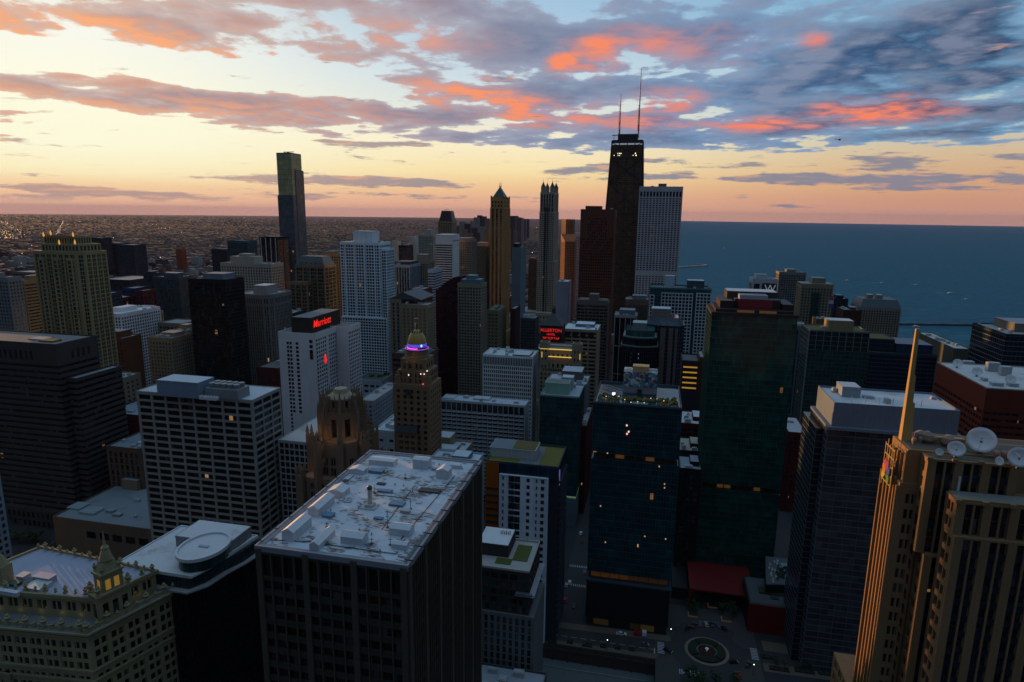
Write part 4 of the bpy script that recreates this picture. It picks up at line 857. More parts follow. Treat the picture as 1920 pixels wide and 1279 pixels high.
    m = MB(); m.prism(inset(P, -.5), z1, z1+1.6); m.prism(inset(P, 2), z1+1.6, z1+3.2); m.build('terrace_parapet', bm, r)
    for f0, f1, h, yy in ((.1, .26, 7.5, 6), (.28, .82, 8.5, 8), (.84, .97, 6.5, 6)):
        house(r, x0+W*f0, x0+W*f1, y0+yy, y0+d-4, z1+3.2, z1+h, bm, roofmat(ROOFD))
    m = MB(); m.box(x0+W*.32, x0+W*.72, y0+5.6, y0+6.2, z1+2.6, z1+8.4); m.build('red_panel', plain('red_panel', (.20, .008, .018), .5), r)
    house(r, x0+W*.33, x0+W*.66, y0+7, y0+16, z1+8.6, z1+11, plain('slatted_screen', (.4, .4, .45), .6), roofmat(ROOFG), louvre=True)
    house(r, x0+W*.20, x0+W*.81, y0+16.2, y0+d-2, z1+7, z1+12, wall((.10, .085, .085)), roofmat(ROOFW))
    for f in (.30, .56):
        m = MB(); m.box(x0+W*f, x0+W*(f+.2), y0+1.8, y0+1.95, z1+1.7, z1+3.0); m.build('terrace_window', lm, r)
    # second green glass tower
    x0, x1, z1 = place(560, 1518, 620, 1631); y0 = 560; d = 30; FOOT.append((x0-4, x1+4, y0-4, y0+d+4)); W = x1-x0
    r = thing('glass_tower', 'green glass tower with open white framed top storeys and a beige rooftop box', 'tower', ((x0+x1)/2, y0+d/2, 0))
    glassbox(r, rect(x0, x1, y0, y0+d), 0, z1-16, curtain((.007, .030, .030), (.03, .11, .095), 1.6, 3.3, .001), plain('green_mullion2', (.06, .10, .09), .5), 3.2, 3.3, .12, .3)
    glassbox(r, rect(x0, x1, y0, y0+d), z1-15.7, z1, curtain((.006, .022, .024), (.016, .05, .05), 1.6, 3.3), plain('pale_frame', (.20, .21, .18), .6), 5.5, 4, .4, .25, .3, name='crown_glass')
    roof(r, rect(x0, x1, y0, y0+d), z1, plain('sedum', (.11, .10, .025), .95), wall((.20, .22, .20)), 1, units=2)
    house(r, x0+W*.36, x0+W*.78, y0+9, y0+24, z1, z1+8, wall((.34, .27, .165)))
    m = MB(); m.box(x0-.5, x0+.3, y0-.4, y0+.4, 30, z1); m.build('corner_fin', plain('pale_frame', (.20, .21, .18), .6), r)
    f = thing('flagpole', 'flagpole with a red, white and blue flag behind the second green glass tower', 'flag', tuple(aty(1550, 596, 640)))
    X, Y, Z = aty(1550, 596, 640); m = MB(); m.tube((X, Y, Z), (X, Y, Z+20), .25, .12); m.build('pole', plain('pole', (.4, .4, .4)), f)
    for i, c in enumerate(((.45, .04, .04), (.5, .5, .5), (.05, .06, .25))):
        m = MB(); m.box(X+.2+i*.4, X+4+i*.4, Y-.1, Y+.1, Z+16.5-i*3.2, Z+19.6-i*3.2); m.build('flag_stripe', plain('flag%d' % i, c, .8), f)
    T('low_building', 'small brown block under the flag, behind the second green glass tower', 636, 1531, 600, 1562, 16, (.20, .13, .09), GD, (), bay=4, fl=4, pw=.6, sh=.6, cat='building', win=False)
    # dark blue glass block with planted roof
    r = T('office_tower', 'dark blue glass block with planted green roof edges behind the tall golden spire', 640, 1631, 662, 1757, 44, (.05, .08, .11), GB, (), plain('sedum', (.11, .10, .025), .95), cw=((.004, .014, .03), (.010, .035, .065), 3, 3.8, dict(lit=.001, mv=.08, mh=.9)), top=1, units=0)
    a, b, y, y2 = r['_r']; z = r['_z']
    glassbox(r, rect(a+2, a+(b-a)*.40, y+8, y2-4), z, z+12, curtain((.008, .02, .035), (.02, .05, .075), 3, 3.8), MUL, 3, 4); glassbox(r, rect(a+(b-a)*.42, b-2, y+6, y2-4), z, z+9, plain('blue_panel', (.012, .035, .085), .4), MUL, 6, 4, name='rooftop_block')
    roof(r, rect(a+2, a+(b-a)*.40, y+8, y2-4), z+12, plain('sedum', (.11, .10, .025), .95), wall((.2, .2, .2)), .8)
    T('office_tower', 'plain olive grey box with speckled white roof near the lake', 660, 1789, 655, 1822, 90, (.16, .155, .12), GD, (), roofmat((.58, .56, .54), .9), blank=True, win=False, units=8)
    r = T('office_tower', 'dark slate glass office block with pale floor lines at the right edge', 560, 1886, 628, 1990, 54, (.05, .06, .07), GB, ((.35, .95, .3, .9, 7),), roofmat((.34, .35, .37)), cw=((.008, .014, .022), (.018, .03, .045), 3, 3.9, dict(lit=.003, mv=.06, mh=.55)), phcol=(.24, .22, .18), mull=plain('pale_line', (.12, .14, .155), .6), top=1, units=5)
    # red brown block with dishes
    x0, x1, z1 = place(420, 1850, 729, 2040); y0 = 420; d = 70; FOOT.append((x0-4, x1+4, y0-4, y0+d+4))
    r = thing('office_tower', 'red brown brick block with white roof and three satellite dishes, right of the golden spire', 'tower', ((x0+x1)/2, y0+d/2, 0))
    wb = MB(); P = rect(x0, x1, y0, y0+d)
    pn = facade(r, wb, P, 0, z1, bay=3.6, fl=4.1, pw=.26, sh=.5, top=13, over=[(lambda n: n[1] < -.5, dict(pw=.1, sh=.55))])
    wb.build('wall', wall((.19, .052, .026)), r); windows(r, pn, pane((.010, .008, .010), .008, .15), 100)
    roof(r, P, z1, roofmat((.58, .57, .57), .7), wall((.40, .36, .33)), .7, units=0)
    for px, py, rr in ((1794, 681, 5.0), (1831, 697, 5.0), (1893, 712, 5.0)): dish(r, atz(px, py+9, z1), rr*.56, (-.35, -.75, .55))
    for px, py, w, h in ((1860, 696, 7, 6), (1883, 704, 6, 6), (1845, 714, 2.5, 2), (1868, 723, 6, 2), (1898, 724, 5, 2), (1815, 682, 6, 2)):
        q = atz(px, py, z1); m = MB(); m.box(q[0]-w/2, q[0]+w/2, q[1]-2, q[1]+2, z1+.05, z1+h)
        for k in range(3): m.box(q[0]-w/2-.1, q[0]+w/2+.1, q[1]-2.1, q[1]+2.1, z1+h*(k+.5)/3.2, z1+h*(k+.5)/3.2+.25)
        m.build('rooftop_unit', plain('metal_housing', (.36, .38, .40), .5), r)
    # grey glass block with broad white roof
    x0, x1, z1 = place(300, 1553, 800, 1797); y0 = 300; d = 32; FOOT.append((x0-6, x1+4, y0-4, y0+d+4)); W = x1-x0
    r = thing('apartment_tower', 'blue grey glass block with broad grey crown and white roof, beside the golden setback tower', 'tower', ((x0+x1)/2, y0+d/2, 0))
    glassbox(r, rect(x0, x1, y0, y0+d), 0, z1-1, curtain((.024, .032, .040), (.085, .10, .118), 2.9, 3.1, .001, .1), plain('grey_line', (.10, .125, .15), .6), 5.8, 3.1, .14, .34, .2)
    gm = wall((.21, .25, .30)); m = MB(); m.box(x0-.5, x1+1.5, y0-1.5, y0+d, z1-1, z1+.3); m.build('ledge', gm, r)
    zt = z1+10.5; m = MB(); m.box(x0+1.5, x1-.5, y0+.4, y0+d-2, z1+.3, zt); m.build('crown_wall', gm, r)
    roof(r, rect(x0+1.5, x1-.5, y0+.4, y0+d-2), zt, roofmat((.58, .60, .63), .6), gm, .9, units=5, seed=21)
    house(r, x0+8, x0+16, y0+14, y0+24, zt, zt+5, wall((.30, .34, .38))); m = MB()
    for k in range(6): a = x0+10+k*(W-18)/6; m.tube((a, y0+6, zt), (a, y0+6, zt+3), .12)
    m.build('vent_pipes', plain('pipe', (.3, .3, .32), .5), r)
    glassbox(r, rect(x0-3.5, x0-.02, y0+6, y0+d), 0, z1-3, curtain((.008, .014, .02), (.02, .03, .042), 2.9, 3.1), plain('grey_line', (.10, .125, .15), .6), 3, 3.1, .14, .3, name='side_wing')
    T('apartment_tower', 'slim red brick tower with white roof between the green glass and blue grey blocks', 480, 1478, 812, 1515, 40, (.13, .022, .018), pane((.012, .014, .018), .01, .2), (), roofmat((.48, .46, .47)), bay=3.2, fl=3.3, pw=.45, sh=.45, units=1, cap=60)
    # rounded green glass tower and its stone ribbed neighbour
    x0, x1, z1 = place(520, 1166, 636, 1233); y0 = 520; W = x1-x0; FOOT.append((x0-4, x1+4, y0-10, y0+40))
    r = thing('glass_tower', 'rounded dark glass tower with stepped pale green crown, behind the mosaic rooftop wall', 'tower', ((x0+x1)/2, y0+14, 0))
    arc = lambda k, n=8: [(x0-k+(W+2*k)*i/n, y0+6*(2*i/n-1)**2-k) for i in range(n+1)]+[(x1+k, y0+30), (x0-k, y0+30)]
    glassbox(r, arc(0), 0, z1, curtain((.003, .008, .012), (.008, .022, .028), 1.6, 3.4, .004), plain('dark_line', (.02, .03, .035), .5), 1.8, 3.4, .12, .12)
    m = MB()
    for j in range(2): m.prism(ccw(arc(.8-j*1.5)), z1-6+j*7, z1-5+j*7)
    m.build('crown_ring', plain('pale_green', (.16, .24, .22), .4), r)
    m = MB(); m.prism(ccw(inset(ccw(arc(0)), 2.5)), z1, z1+7); m.build('crown_drum', curtain((.02, .06, .06), (.05, .13, .12), 1.6, 3.4), r)
    house(r, x0+8, x1-9, y0+6, y0+20, z1+7, z1+13, wall((.25, .30, .30)), roofmat((.4, .46, .46)))
    for k in range(3):
        for j in range(12):
            if (j*5+k) % 4 == 3: continue
            m = MB(); a = x0+W*(.28+.2*k); m.box(a, a+.5, y0-.2+1.4*abs(k-1), y0-.02+1.4*abs(k-1), z1-12-j*3.4, z1-11.2-j*3.4); m.build('facade_lamp', plain('cool_lamp', (.6, .7, .75), .5, 0, .25, (.65, .8, .9)), r)
    x0, x1, z1 = place(545, 1234, 610, 1284); y0 = 545; W = x1-x0; FOOT.append((x0-4, x1+4, y0-4, y0+40))
    r = thing('apartment_tower', 'glass tower with broad pale stone ribs, right of the rounded dark glass tower', 'tower', ((x0+x1)/2, y0+15, 0))
    P = [(x0-10, y0+6), (x0, y0), (x1-4, y0), (x1, y0+5), (x1, y0+30), (x0-10, y0+30)]
    glassbox(r, P, 0, z1, curtain((.008, .016, .026), (.022, .042, .06), 1.8, 3.3, .003), plain('grey_line', (.10, .125, .15), .6), 3, 3.3, .12, .25)
    m = MB()
    for f, w in ((.1, 4.2), (.42, 3.4), (.66, 2)): m.box(x0+W*f, x0+W*f+w, y0-1, y0-.12, 0, z1-2)
    m.build('stone_rib', wall((.22, .18, .16)), r)
    m = MB(); m.prism(inset(P, .2), z1, z1+6, inset(P, 5)); m.build('glass_cap', curtain((.02, .04, .055), (.06, .10, .12), 2, 3), r); house(r, x0-6, x0+10, y0+8, y0+22, z1+5.5, z1+13, wall((.28, .24, .22)), louvre=True)
    # lit parking floors
    r = T('parking_garage', 'narrow block with orange lit parking floors left of the dark green glass tower', 470, 1279, 678, 1311, 26, (.06, .055, .05), GD, (), roofmat(ROOFD), bay=40, fl=3.6, pw=.02, sh=.5, cap=10, cat='building', units=0)
    a, b, y, y2 = r['_r']; z = r['_z']
    for j in range(5): m = MB(); m.box(a+1, b-1, y-.10, y-.02, z-4.4-j*3.9, z-3.3-j*3.9); m.build('lit_floor', plain('sodium_light', (.9, .5, .1), .5, 0, .28, (1, .46, .05)), r)
    m = MB(); m.box(a-1, b+1, y-.6, y-.12, 0, z-22); m.build('lower_wall', wall((.05, .06, .07)), r)
    T('office_tower', 'brown sliver tower beside the orange lit parking floors', 472, 1312, 672, 1322, 26, (.14, .085, .05), GD, (), blank=True, win=False, units=0)
    for lab, y, xl, yl, xr, d, c, rc in (('low red block with orange rooftop boxes between the two dark glass towers', 430, 1276, 795, 1325, 30, (.15, .035, .025), ROOFW), ('low block with a pale terrace between the two dark glass towers', 395, 1273, 846, 1318, 26, (.05, .05, .055), (.42, .38, .32)), ('low dark glass block with pale blue roof edge between the two dark glass towers', 370, 1274, 880, 1316, 22, (.02, .028, .035), (.30, .36, .42))):
        T('low_building', lab, y, xl, yl, xr, d, c, GD, ((.5, .9, .3, .8, 3),), roofmat(rc, .4), units=3, bay=4, fl=3.6, pw=.2, sh=.4, cat='building', cap=20)
    # teal glass tower
    x0, x1, z1 = place(420, 1013, 742, 1086); y0 = 420; d = 34; FOOT.append((x0-4, x1+4, y0-4, y0+d+4))
    r = thing('glass_tower', 'teal glass tower with pale green rooftop box above the narrow street', 'tower', ((x0+x1)/2, y0+d/2, 0))
    glassbox(r, rect(x0, x1, y0, y0+d), 22, z1, curtain((.008, .032, .036), (.035, .14, .135), 1.5, 3.3, .001, .08), plain('teal_line', (.03, .07, .075), .5), 1.5, 3.3, .08, .3)
    m = MB(); m.box(x0, x1, y0-1.5, y0+d, 0, 21); m.build('podium', wall((.20, .25, .29)), r); m = MB(); m.box(x0, x1, y0-.3, y0+d, 21, 22); m.build('lit_band', plain('green_glow', (.2, .5, .2), .5, 0, .12, (.5, .9, .35)), r)
    roof(r, rect(x0, x1, y0, y0+d), z1, roofmat((.40, .42, .46)), wall((.30, .36, .38)), 1.2, units=3)
    house(r, x0+2, x0+19, y0+6, y0+18, z1, z1+8, wall((.30, .46, .38)), roofmat((.2, .22, .2))); house(r, x0+12, x0+20, y0+20, y0+28, z1, z1+9, wall((.42, .46, .50)))
    r = T('office_tower', 'pale grey block with mauve rooftop box behind the teal glass tower', 470, 1023, 718, 1100, 30, (.26, .25, .25), GD, ((.35, .85, .3, .9, 8),), roofmat((.48, .50, .54), .6), phcol=(.20, .17, .18), bay=4, fl=3.7, pw=.5, sh=.5, units=5, cap=30)
    T('low_building', 'narrow red brick block along the narrow street, right of the teal glass tower', 440, 1086, 800, 1100, 50, (.12, .03, .025), GD, (), bay=4, fl=3.6, pw=.5, sh=.5, cat='building', cap=20)
    # dark blue glass tower with mosaic wall on its roof
    x0, x1, z1 = place(310, 1113, 756, 1279); y0 = 310; d = 42; FOOT.append((x0-6, x1+6, y0-4, y0+d+6)); W = x1-x0
    r = thing('glass_tower', 'dark blue glass tower with a mosaic wall and garden on its roof, black podium below', 'tower', ((x0+x1)/2, y0+d/2, 0))
    gm = curtain((.004, .020, .027), (.015, .080, .100), 1.55, 3.3, .0008, .1); mm = plain('blue_mullion', (.03, .085, .10), .5)
    za = aty(1107, 858, y0)[2]; zp = aty(1100, 1084, y0)[2]
    glassbox(r, rect(x0, x1, y0, y0+d), za+3, z1, gm, mm, 1.55, 3.3, .07, .2)
    glassbox(r, rect(x0, x1, y0, y0+d), zp+4.5, za-.3, gm, mm, 1.55, 3.3, .07, .2)
    m = MB(); m.box(x0+1, x1-1, y0+2, y0+d-2, za-.3, za+3); m.box(x0+1, x1-1, y0+2.5, y0+d-2, zp, zp+4.5); m.build('terrace_floor', plain('terrace_wall', (.06, .04, .03), .7), r)
    for i in range(8):
        m = MB(); a = x0+2+i*(W-3)/8; m.box(a, a+4.2, y0+1.7, y0+1.95, za+.3, za+2.2); m.build('terrace_window', lm if i in (2, 5) else pane((.03, .02, .012), 0, .2), r)
        m = MB(); m.box(a, a+4.6, y0+2.2, y0+2.45, zp+.6, zp+3.9); m.build('terrace_window', plain('amber_window', (.3, .13, .04), .5, 0, .022 if i < 4 else .008, (1, .36, .07)), r)
    m = MB(); m.box(x0-.6, x1+.6, y0-1.2, y0+d, zp-1, zp); m.build('podium_ledge', wall((.07, .09, .11)), r)
    m = MB(); m.box(x0, x1, y0+.02, y0+d, 5.5, zp-1); m.build('podium', plain('black_cladding', (.006, .007, .009), .45), r)
    m = MB(); m.box(x0+.5, x1-.5, y0+1.2, y0+d, 0, 5.5)
    m.build('shopfront', plain('dark_shopfront', (.02, .018, .016), .4), r)
    for f, w, e in ((.10, 8, .010), (.55, 5, .004), (.68, 7, .016)): m = MB(); m.box(x0+W*f, x0+W*f+w, y0+1.0, y0+1.18, .8, 4.2); m.build('lit_shop_window', plain('shop_glow', (.06, .045, .02), .5, 0, e, (1, .62, .16)), r)
    roof(r, rect(x0, x1, y0, y0+d), z1-.6, roofmat((.24, .26, .29), .5), wall((.10, .13, .15)), 1.6, units=0)
    mos, k, b = newmat('mosaic'); v = k.new('ShaderNodeTexVoronoi'); v.inputs['Scale'].default_value = .75; k.put(v.inputs['Vector'], k.new('ShaderNodeNewGeometry').outputs['Position'])
    rv = k.sep(v.outputs['Color'])[0]; k.put(b.inputs['Base Color'], k.ramp(rv, [(0, (.02, .06, .16)), (.22, (.08, .22, .34)), (.40, (.45, .20, .05)), (.50, (.50, .52, .50)), (.68, (.03, .10, .20)), (.82, (.30, .16, .06)), (.92, (.10, .30, .32))]))
    for e in k.n: 
        if e.type == 'VALTORGB': e.color_ramp.interpolation = 'CONSTANT'
    xa, xb = x0+W*.31, x0+W*.72; zw = z1+9
    m = MB(); m.box(xa, xb, y0+24, y0+34, z1-.5, zw-3 if False else z1+3.4); m.build('rooftop_house', wall((.30, .31, .32)), r)
    m = MB(); m.box(xa, xb, y0+23.8, y0+34.1, z1+3.4, zw+2.6); m.build('mosaic_wall', mos, r)
    m = MB(); m.box(xa+(xb-xa)*.26, xa+(xb-xa)*.74, y0+25, y0+31, zw+2.6, zw+5.4); m.build('rooftop_box', plain('tan_box', (.50, .33, .13), .7), r)
    m = MB(); m.box(xa+(xb-xa)*.42, xa+(xb-xa)*.56, y0+23.6, y0+23.95, z1-.4, z1+2.4); m.build('door', plain('door', (.02, .02, .02)), r)
    gr = random.Random(9)
    for f0, f1 in ((.05, .30), (.72, .96), (.33, .70)):
        m = MB()
        for _ in range(60):
            a, c = x0+W*gr.uniform(f0, f1), y0+gr.uniform(3, 17) if f0 != .33 else y0+gr.uniform(9, 14); s = gr.uniform(.5, 1.1); m.lathe([(s*.5, z1-.5), (s, z1+s*.4), (s*.6, z1+s), (.1, z1+s*1.3)], a, c, 6, gr.random())
        m.build('roof_garden', plain('sedum_dark', (.085, .085, .022), .95), r)
    for k in range(13):
        a = x0+W*(.05+.9*k/12.); m = MB(); m.lathe([(.2, z1+.4), (.3, z1+.7), (.1, z1+.9)], a, y0+gr.uniform(3, 18), 6); m.build('garden_lamp', plain('garden_light', (1, .6, .2), .5, 0, 1.0, (1, .55, .15)), r)
    for k in range(26):
        a = x0+W*(.04+.92*k/25.)
        if .36 < (a-x0)/W < .66: continue
        m = MB(); m.box(a, a+.8, y0+1.0, y0+2.2, z1-.5, z1+.4); m.box(a, a+.15, y0+2.2, y0+2.4, z1-.5, z1+1.1); m.build('roof_chair', plain('pale_furniture', (.45, .48, .52), .6), r)
    m = MB(); m.box(x0+W*.44, x0+W*.62, y0+4, y0+7.5, z1-.5, z1+.1); m.build('plunge_pool', plain('pool_water', (.10, .26, .28), .1), r)
    m = MB(); m.box(x0+W*.19, x0+W*.23, y0+15, y0+15.4, z1, z1+2); m.build('screen', plain('screen', (.9, .8, .85), .4, 0, 1.2, (1, .8, .85)), r)
    for dx, dz in ((0, 0), (.8, 1.2), (-.3, 4.4)): m = MB(); m.lathe([(.2, z1-15+dz), (.5, z1-14.5+dz), (.2, z1-14+dz)], x0+W*.40+dx, y0-.5, 6); m.build('balcony_lamp', plain('pink_light', (1, .5, .45), .5, 0, 1.2, (1, .45, .4)), r)
    for px, py in ((1126, 949), (1209, 1006), (1246, 908), (1246, 915), (1236, 875), (1196, 1025), (1135, 1017), (1196, 1022), (1248, 1011), (1139, 850)):
        q = aty(px, py, y0-.2); m = MB(); m.box(q[0]-.3, q[0]+.3, y0-.18, y0-.04, q[2]-.35, q[2]+.4); m.build('lit_window', plain('warm_lit', (1, .6, .25), .5, 0, .45, (1, .55, .2)), r)
    # white fronted tower with orange side
    x0, x1, z1 = place(290, 936, 889, 1029); y0 = 290; d = 30; FOOT.append((x0-12, x1+6, y0-4, y0+d+6)); W = x1-x0
    r = thing('hotel_tower', 'white fronted tower with orange left strip, navy top floor and planted yellow green roof', 'tower', ((x0+x1)/2, y0+d/2, 0))
    wb = MB(); wm = wall((.62, .68, .74))
    X1 = x1-4.2
    pn = facade(r, wb, rect(x0, x1-.3, y0, y0+2), 0, z1, bay=20, fl=4, pw=1.0, sh=.1, top=.4)
    wb.build('wall', wm, r); pn = []
    nf = 24; f = (z1-4)/nf
    for j in range(nf):
        z = 4+f*(j+.5)
        for fx, w, h in ((.08, .7, 1.9), (.25, 2.9, f*.92 if j % 3 else f*.6), (.37, 2.9, f*.92 if j % 3 else f*.6), (.59, 1.6, 1.9), (.76, .7, 1.8), (.88, 1.7, 1.9)):
            pn.append((x0+W*fx, y0-.03, z, w, h, (1, 0), (0, -1)))
    windows(r, pn, pane((.012, .024, .032), .003, .15), 100)
    m = MB(); m.box(x0-7, x1+4.5, y0+2.02, y0+d, 0, z1-.5); m.build('rear_block', wall((.035, .05, .07)), r)
    for sx0, sx1 in ((x1+4.5, x1+5.9), (x0-8.2, x0-7)):
        m = MB()
        for j in range(nf): z = 4+f*j; m.box(sx0, sx1, y0+4, y0+d-3, z, z+1.1)
        m.build('balcony_stack', wall((.06, .07, .085)), r, kind='stuff')
    m = MB(); m.box(x0-7.3, x0-.6, y0+1.0, y0+2.0, 0, z1+5.5); m.build('orange_panel', wall((.36, .12, .012)), r)
    wb = MB()
    for j in range(nf-2): z = 6+f*j; wb.box(x0-6.8, x0-.4, y0+.4, y0+2.0, z, z+1.0)
    wb.build('balcony_front', wall((.07, .06, .055)), r)
    glassbox(r, rect(x0-.8, x1+4.5, y0+1.4, y0+d), z1-.5, z1+5.2, curtain((.006, .018, .04), (.02, .05, .075), 2.5, 5), plain('navy', (.01, .03, .07), .5), 5, 6, .3, .5, name='top_floor_glazing')
    zr = z1+5.3; roof(r, rect(x0-7.2, x1+4.5, y0+1.4, y0+d), zr, plain('sedum', (.13, .12, .018), .95), wall((.07, .09, .11)), .8)
    m = MB(); m.box(x0+9, x0+19, y0+3, y0+d-2, zr, zr+.12); m.build('roof_walkway', plain('pavers', (.13, .14, .15), .9), r)
    house(r, x0-7, x0+16.5, y0+9, y0+22, zr, zr+5, wall((.42, .45, .45)), roofmat((.16, .20, .23)))
    m = MB(); m.box(x0+4.5, x0+16, y0+9.4, y0+21.6, zr+5.06, zr+5.2); m.build('planted_tray', plain('sedum_brown', (.11, .085, .02), .95), r)
    m = MB(); m.box(x1+4.52, x1+4.7, y0+5, y0+5.6, z1-5, z1+3); m.build('violet_light', plain('violet_led', (.3, .2, .9), .5, 0, .35, (.35, .25, 1)), r)
    # lower terrace building in front
    x0, x1, z1 = place(230, 880, 1063, 1003); y0 = 230; d = 26; FOOT.append((x0-4, x1+4, y0-4, y0+d+4)); W = x1-x0
    r = thing('apartment_building', 'mid rise block with an L shaped roof lawn, right of the large foreground tower', 'building', ((x0+x1)/2, y0+d/2, 0))
    dk = wall((.075, .065, .06)); zc = z1-19
    wb = MB(); pn = facade(r, wb, rect(x0, x1-2.5, y0+1, y0+d), zc, z1, bay=4.2, fl=3.6, pw=.18, sh=.3, top=1.2)
    wb.build('upper_wall', dk, r)
    wb = MB(); pn += facade(r, wb, rect(x0, x1, y0, y0+d), 0, zc, bay=2.6, fl=3.5, pw=.45, sh=.12, top=1.4, over=[(lateral, dict(blank=True))]); wb.build('lower_wall', wall((.18, .195, .195)), r)
    windows(r, pn, pane((.014, .035, .035), .006, .2), 100)
    roof(r, rect(x0, x1-2.5, y0+1, y0+d), z1, roofmat((.36, .345, .33), .4), wall((.42, .40, .38)), .9)
    m = MB(); m.box(x0+16, x1-5, y0+9, y0+22, z1+.06, z1+.3); m.box(x0+9.5, x0+16, y0+5, y0+9.5, z1+.06, z1+.3); m.build('roof_lawn', plain('lawn', (.07, .085, .012), .95), r)
    house(r, x0+.5, x0+14, y0+10.5, y0+25, z1, z1+5.5, wall((.085, .075, .07)), roofmat((.62, .64, .66), .4))
    for k in range(6): m = MB(); a = x0+8.6+k*.8; m.tube((a, y0+20, z1+5.5), (a, y0+20, z1+6.8+.4*(k % 2)), .22); m.build('flue', plain('rusty_pipe', (.15, .07, .05), .7), r)
    m = MB(); m.box(x1-2.45, x1-.1, y0+.2, y0+d, zc+9, zc+9.3); m.box(x1-8, x1-.4, y0-.4, y0+.9, zc+9, zc+9.3); m.build('terrace_slab', wall((.38, .38, .40)), r)
    for k in range(5): m = MB(); m.lathe([(.1, zc+9.3), (.9, zc+9.5), (.9, zc+10.2), (.5, zc+10.2)], x1-7+k*1.3, y0+.2, 10); m.build('condenser', plain('grey_fan', (.12, .14, .17), .6), r)
    for j in range(8):
        z = 6+j*3.6
        if z > zc-4: break
        m = MB(); m.box(x0+W*.48, x0+W*.66, y0-1.5, y0-.05, z, z+.25); m.box(x0+W*.48, x0+W*.66, y0-1.5, y0-1.4, z+.25, z+1.2); m.build('balcony', plain('balcony_glass', (.10, .13, .145), .2), r)

def dish(root, base, rad, aim, name='satellite_dish', col=(.62, .63, .65)):
    a = Vector(aim).normalized(); c = Vector(base)+Vector((0, 0, rad*1.15)); e = a.orthogonal().normalized(); f = a.cross(e)
    m = MB(); n = 28; prof = [(0.001, 0), (.35, .035), (.7, .14), (1, .30), (1.0, .27), (.7, .10), (.35, -.01), (0.001, -.05)]
    vs = [tuple(c+a*(h*rad)+e*(q*rad*math.cos(t))+f*(q*rad*math.sin(t))) for q, h in prof for t in [2*math.pi*i/n for i in range(n)]]
    m.add(vs, [(j*n+i, j*n+(i+1) % n, (j+1)*n+(i+1) % n, (j+1)*n+i) for j in range(len(prof)-1) for i in range(n)])
    o = m.build(name, plain('dish_paint', col, .55), root, smooth=True)
    m = MB(); hub = c-a*(.05*rad); m.tube(tuple(hub), (base[0], base[1], base[2]+rad*.55), rad*.14, rad*.2, 8); m.tube((base[0], base[1], base[2]), (base[0], base[1], base[2]+rad*.6), rad*.22, rad*.16, 8)
    s = m.build('dish_mount', plain('dish_mount', (.10, .10, .11), .6), root); s.parent = o
    m = MB(); tip = c+a*(rad*.75)
    for k in range(3): t = k*2.094+.5; m.tube(tuple(c+a*(.22*rad)+e*(.85*rad*math.cos(t))+f*(.85*rad*math.sin(t))), tuple(tip), rad*.012, None, 4)
    m.tube(tuple(tip-a*(.05*rad)), tuple(tip+a*(.06*rad)), rad*.06, None, 8)
    s = m.build('feed_horn', plain('dish_feed', (.30, .30, .31), .5), root); s.parent = o
    return o

def shed(root, z, cx, cy, lx, ly, h, rh, along):           # ridge roofed ventilation housing
    m = MB(); m.box(cx-lx/2, cx+lx/2, cy-ly/2, cy+ly/2, z, z+h)
    n = max(2, int((ly if along == 'y' else lx)/1.6))
    for k in range(n+1):
        if along == 'y': b = cy-ly/2+ly*k/n; m.box(cx-lx/2-.05, cx+lx/2+.05, b-.05, b+.05, z, z+h-.01)
        else: b = cx-lx/2+lx*k/n; m.box(b-.05, b+.05, cy-ly/2-.05, cy+ly/2+.05, z, z+h-.01)
    o = m.build('vent_housing', plain('painted_sheet', (.50, .53, .58), .6), root)
    m = MB(); e = .15
    if along == 'y':
        P = [(cx-lx/2-e, cy-ly/2-e), (cx+lx/2+e, cy-ly/2-e), (cx, cy-ly/2-e), (cx-lx/2-e, cy+ly/2+e), (cx+lx/2+e, cy+ly/2+e), (cx, cy+ly/2+e)]
    else:
        P = [(cx-lx/2-e, cy+ly/2+e), (cx-lx/2-e, cy-ly/2-e), (cx-lx/2-e, cy), (cx+lx/2+e, cy+ly/2+e), (cx+lx/2+e, cy-ly/2-e), (cx+lx/2+e, cy)]
    zz = [z+h, z+h, z+h+rh]*2
    m.add([(p[0], p[1], q) for p, q in zip(P, zz)], [(0, 1, 2), (5, 4, 3), (0, 2, 5, 3), (2, 1, 4, 5), (1, 0, 3, 4)])
    q = m.build('ridge_roof', plain('painted_sheet_roof', (.56, .57, .60), .55), root); q.parent = o
    return o

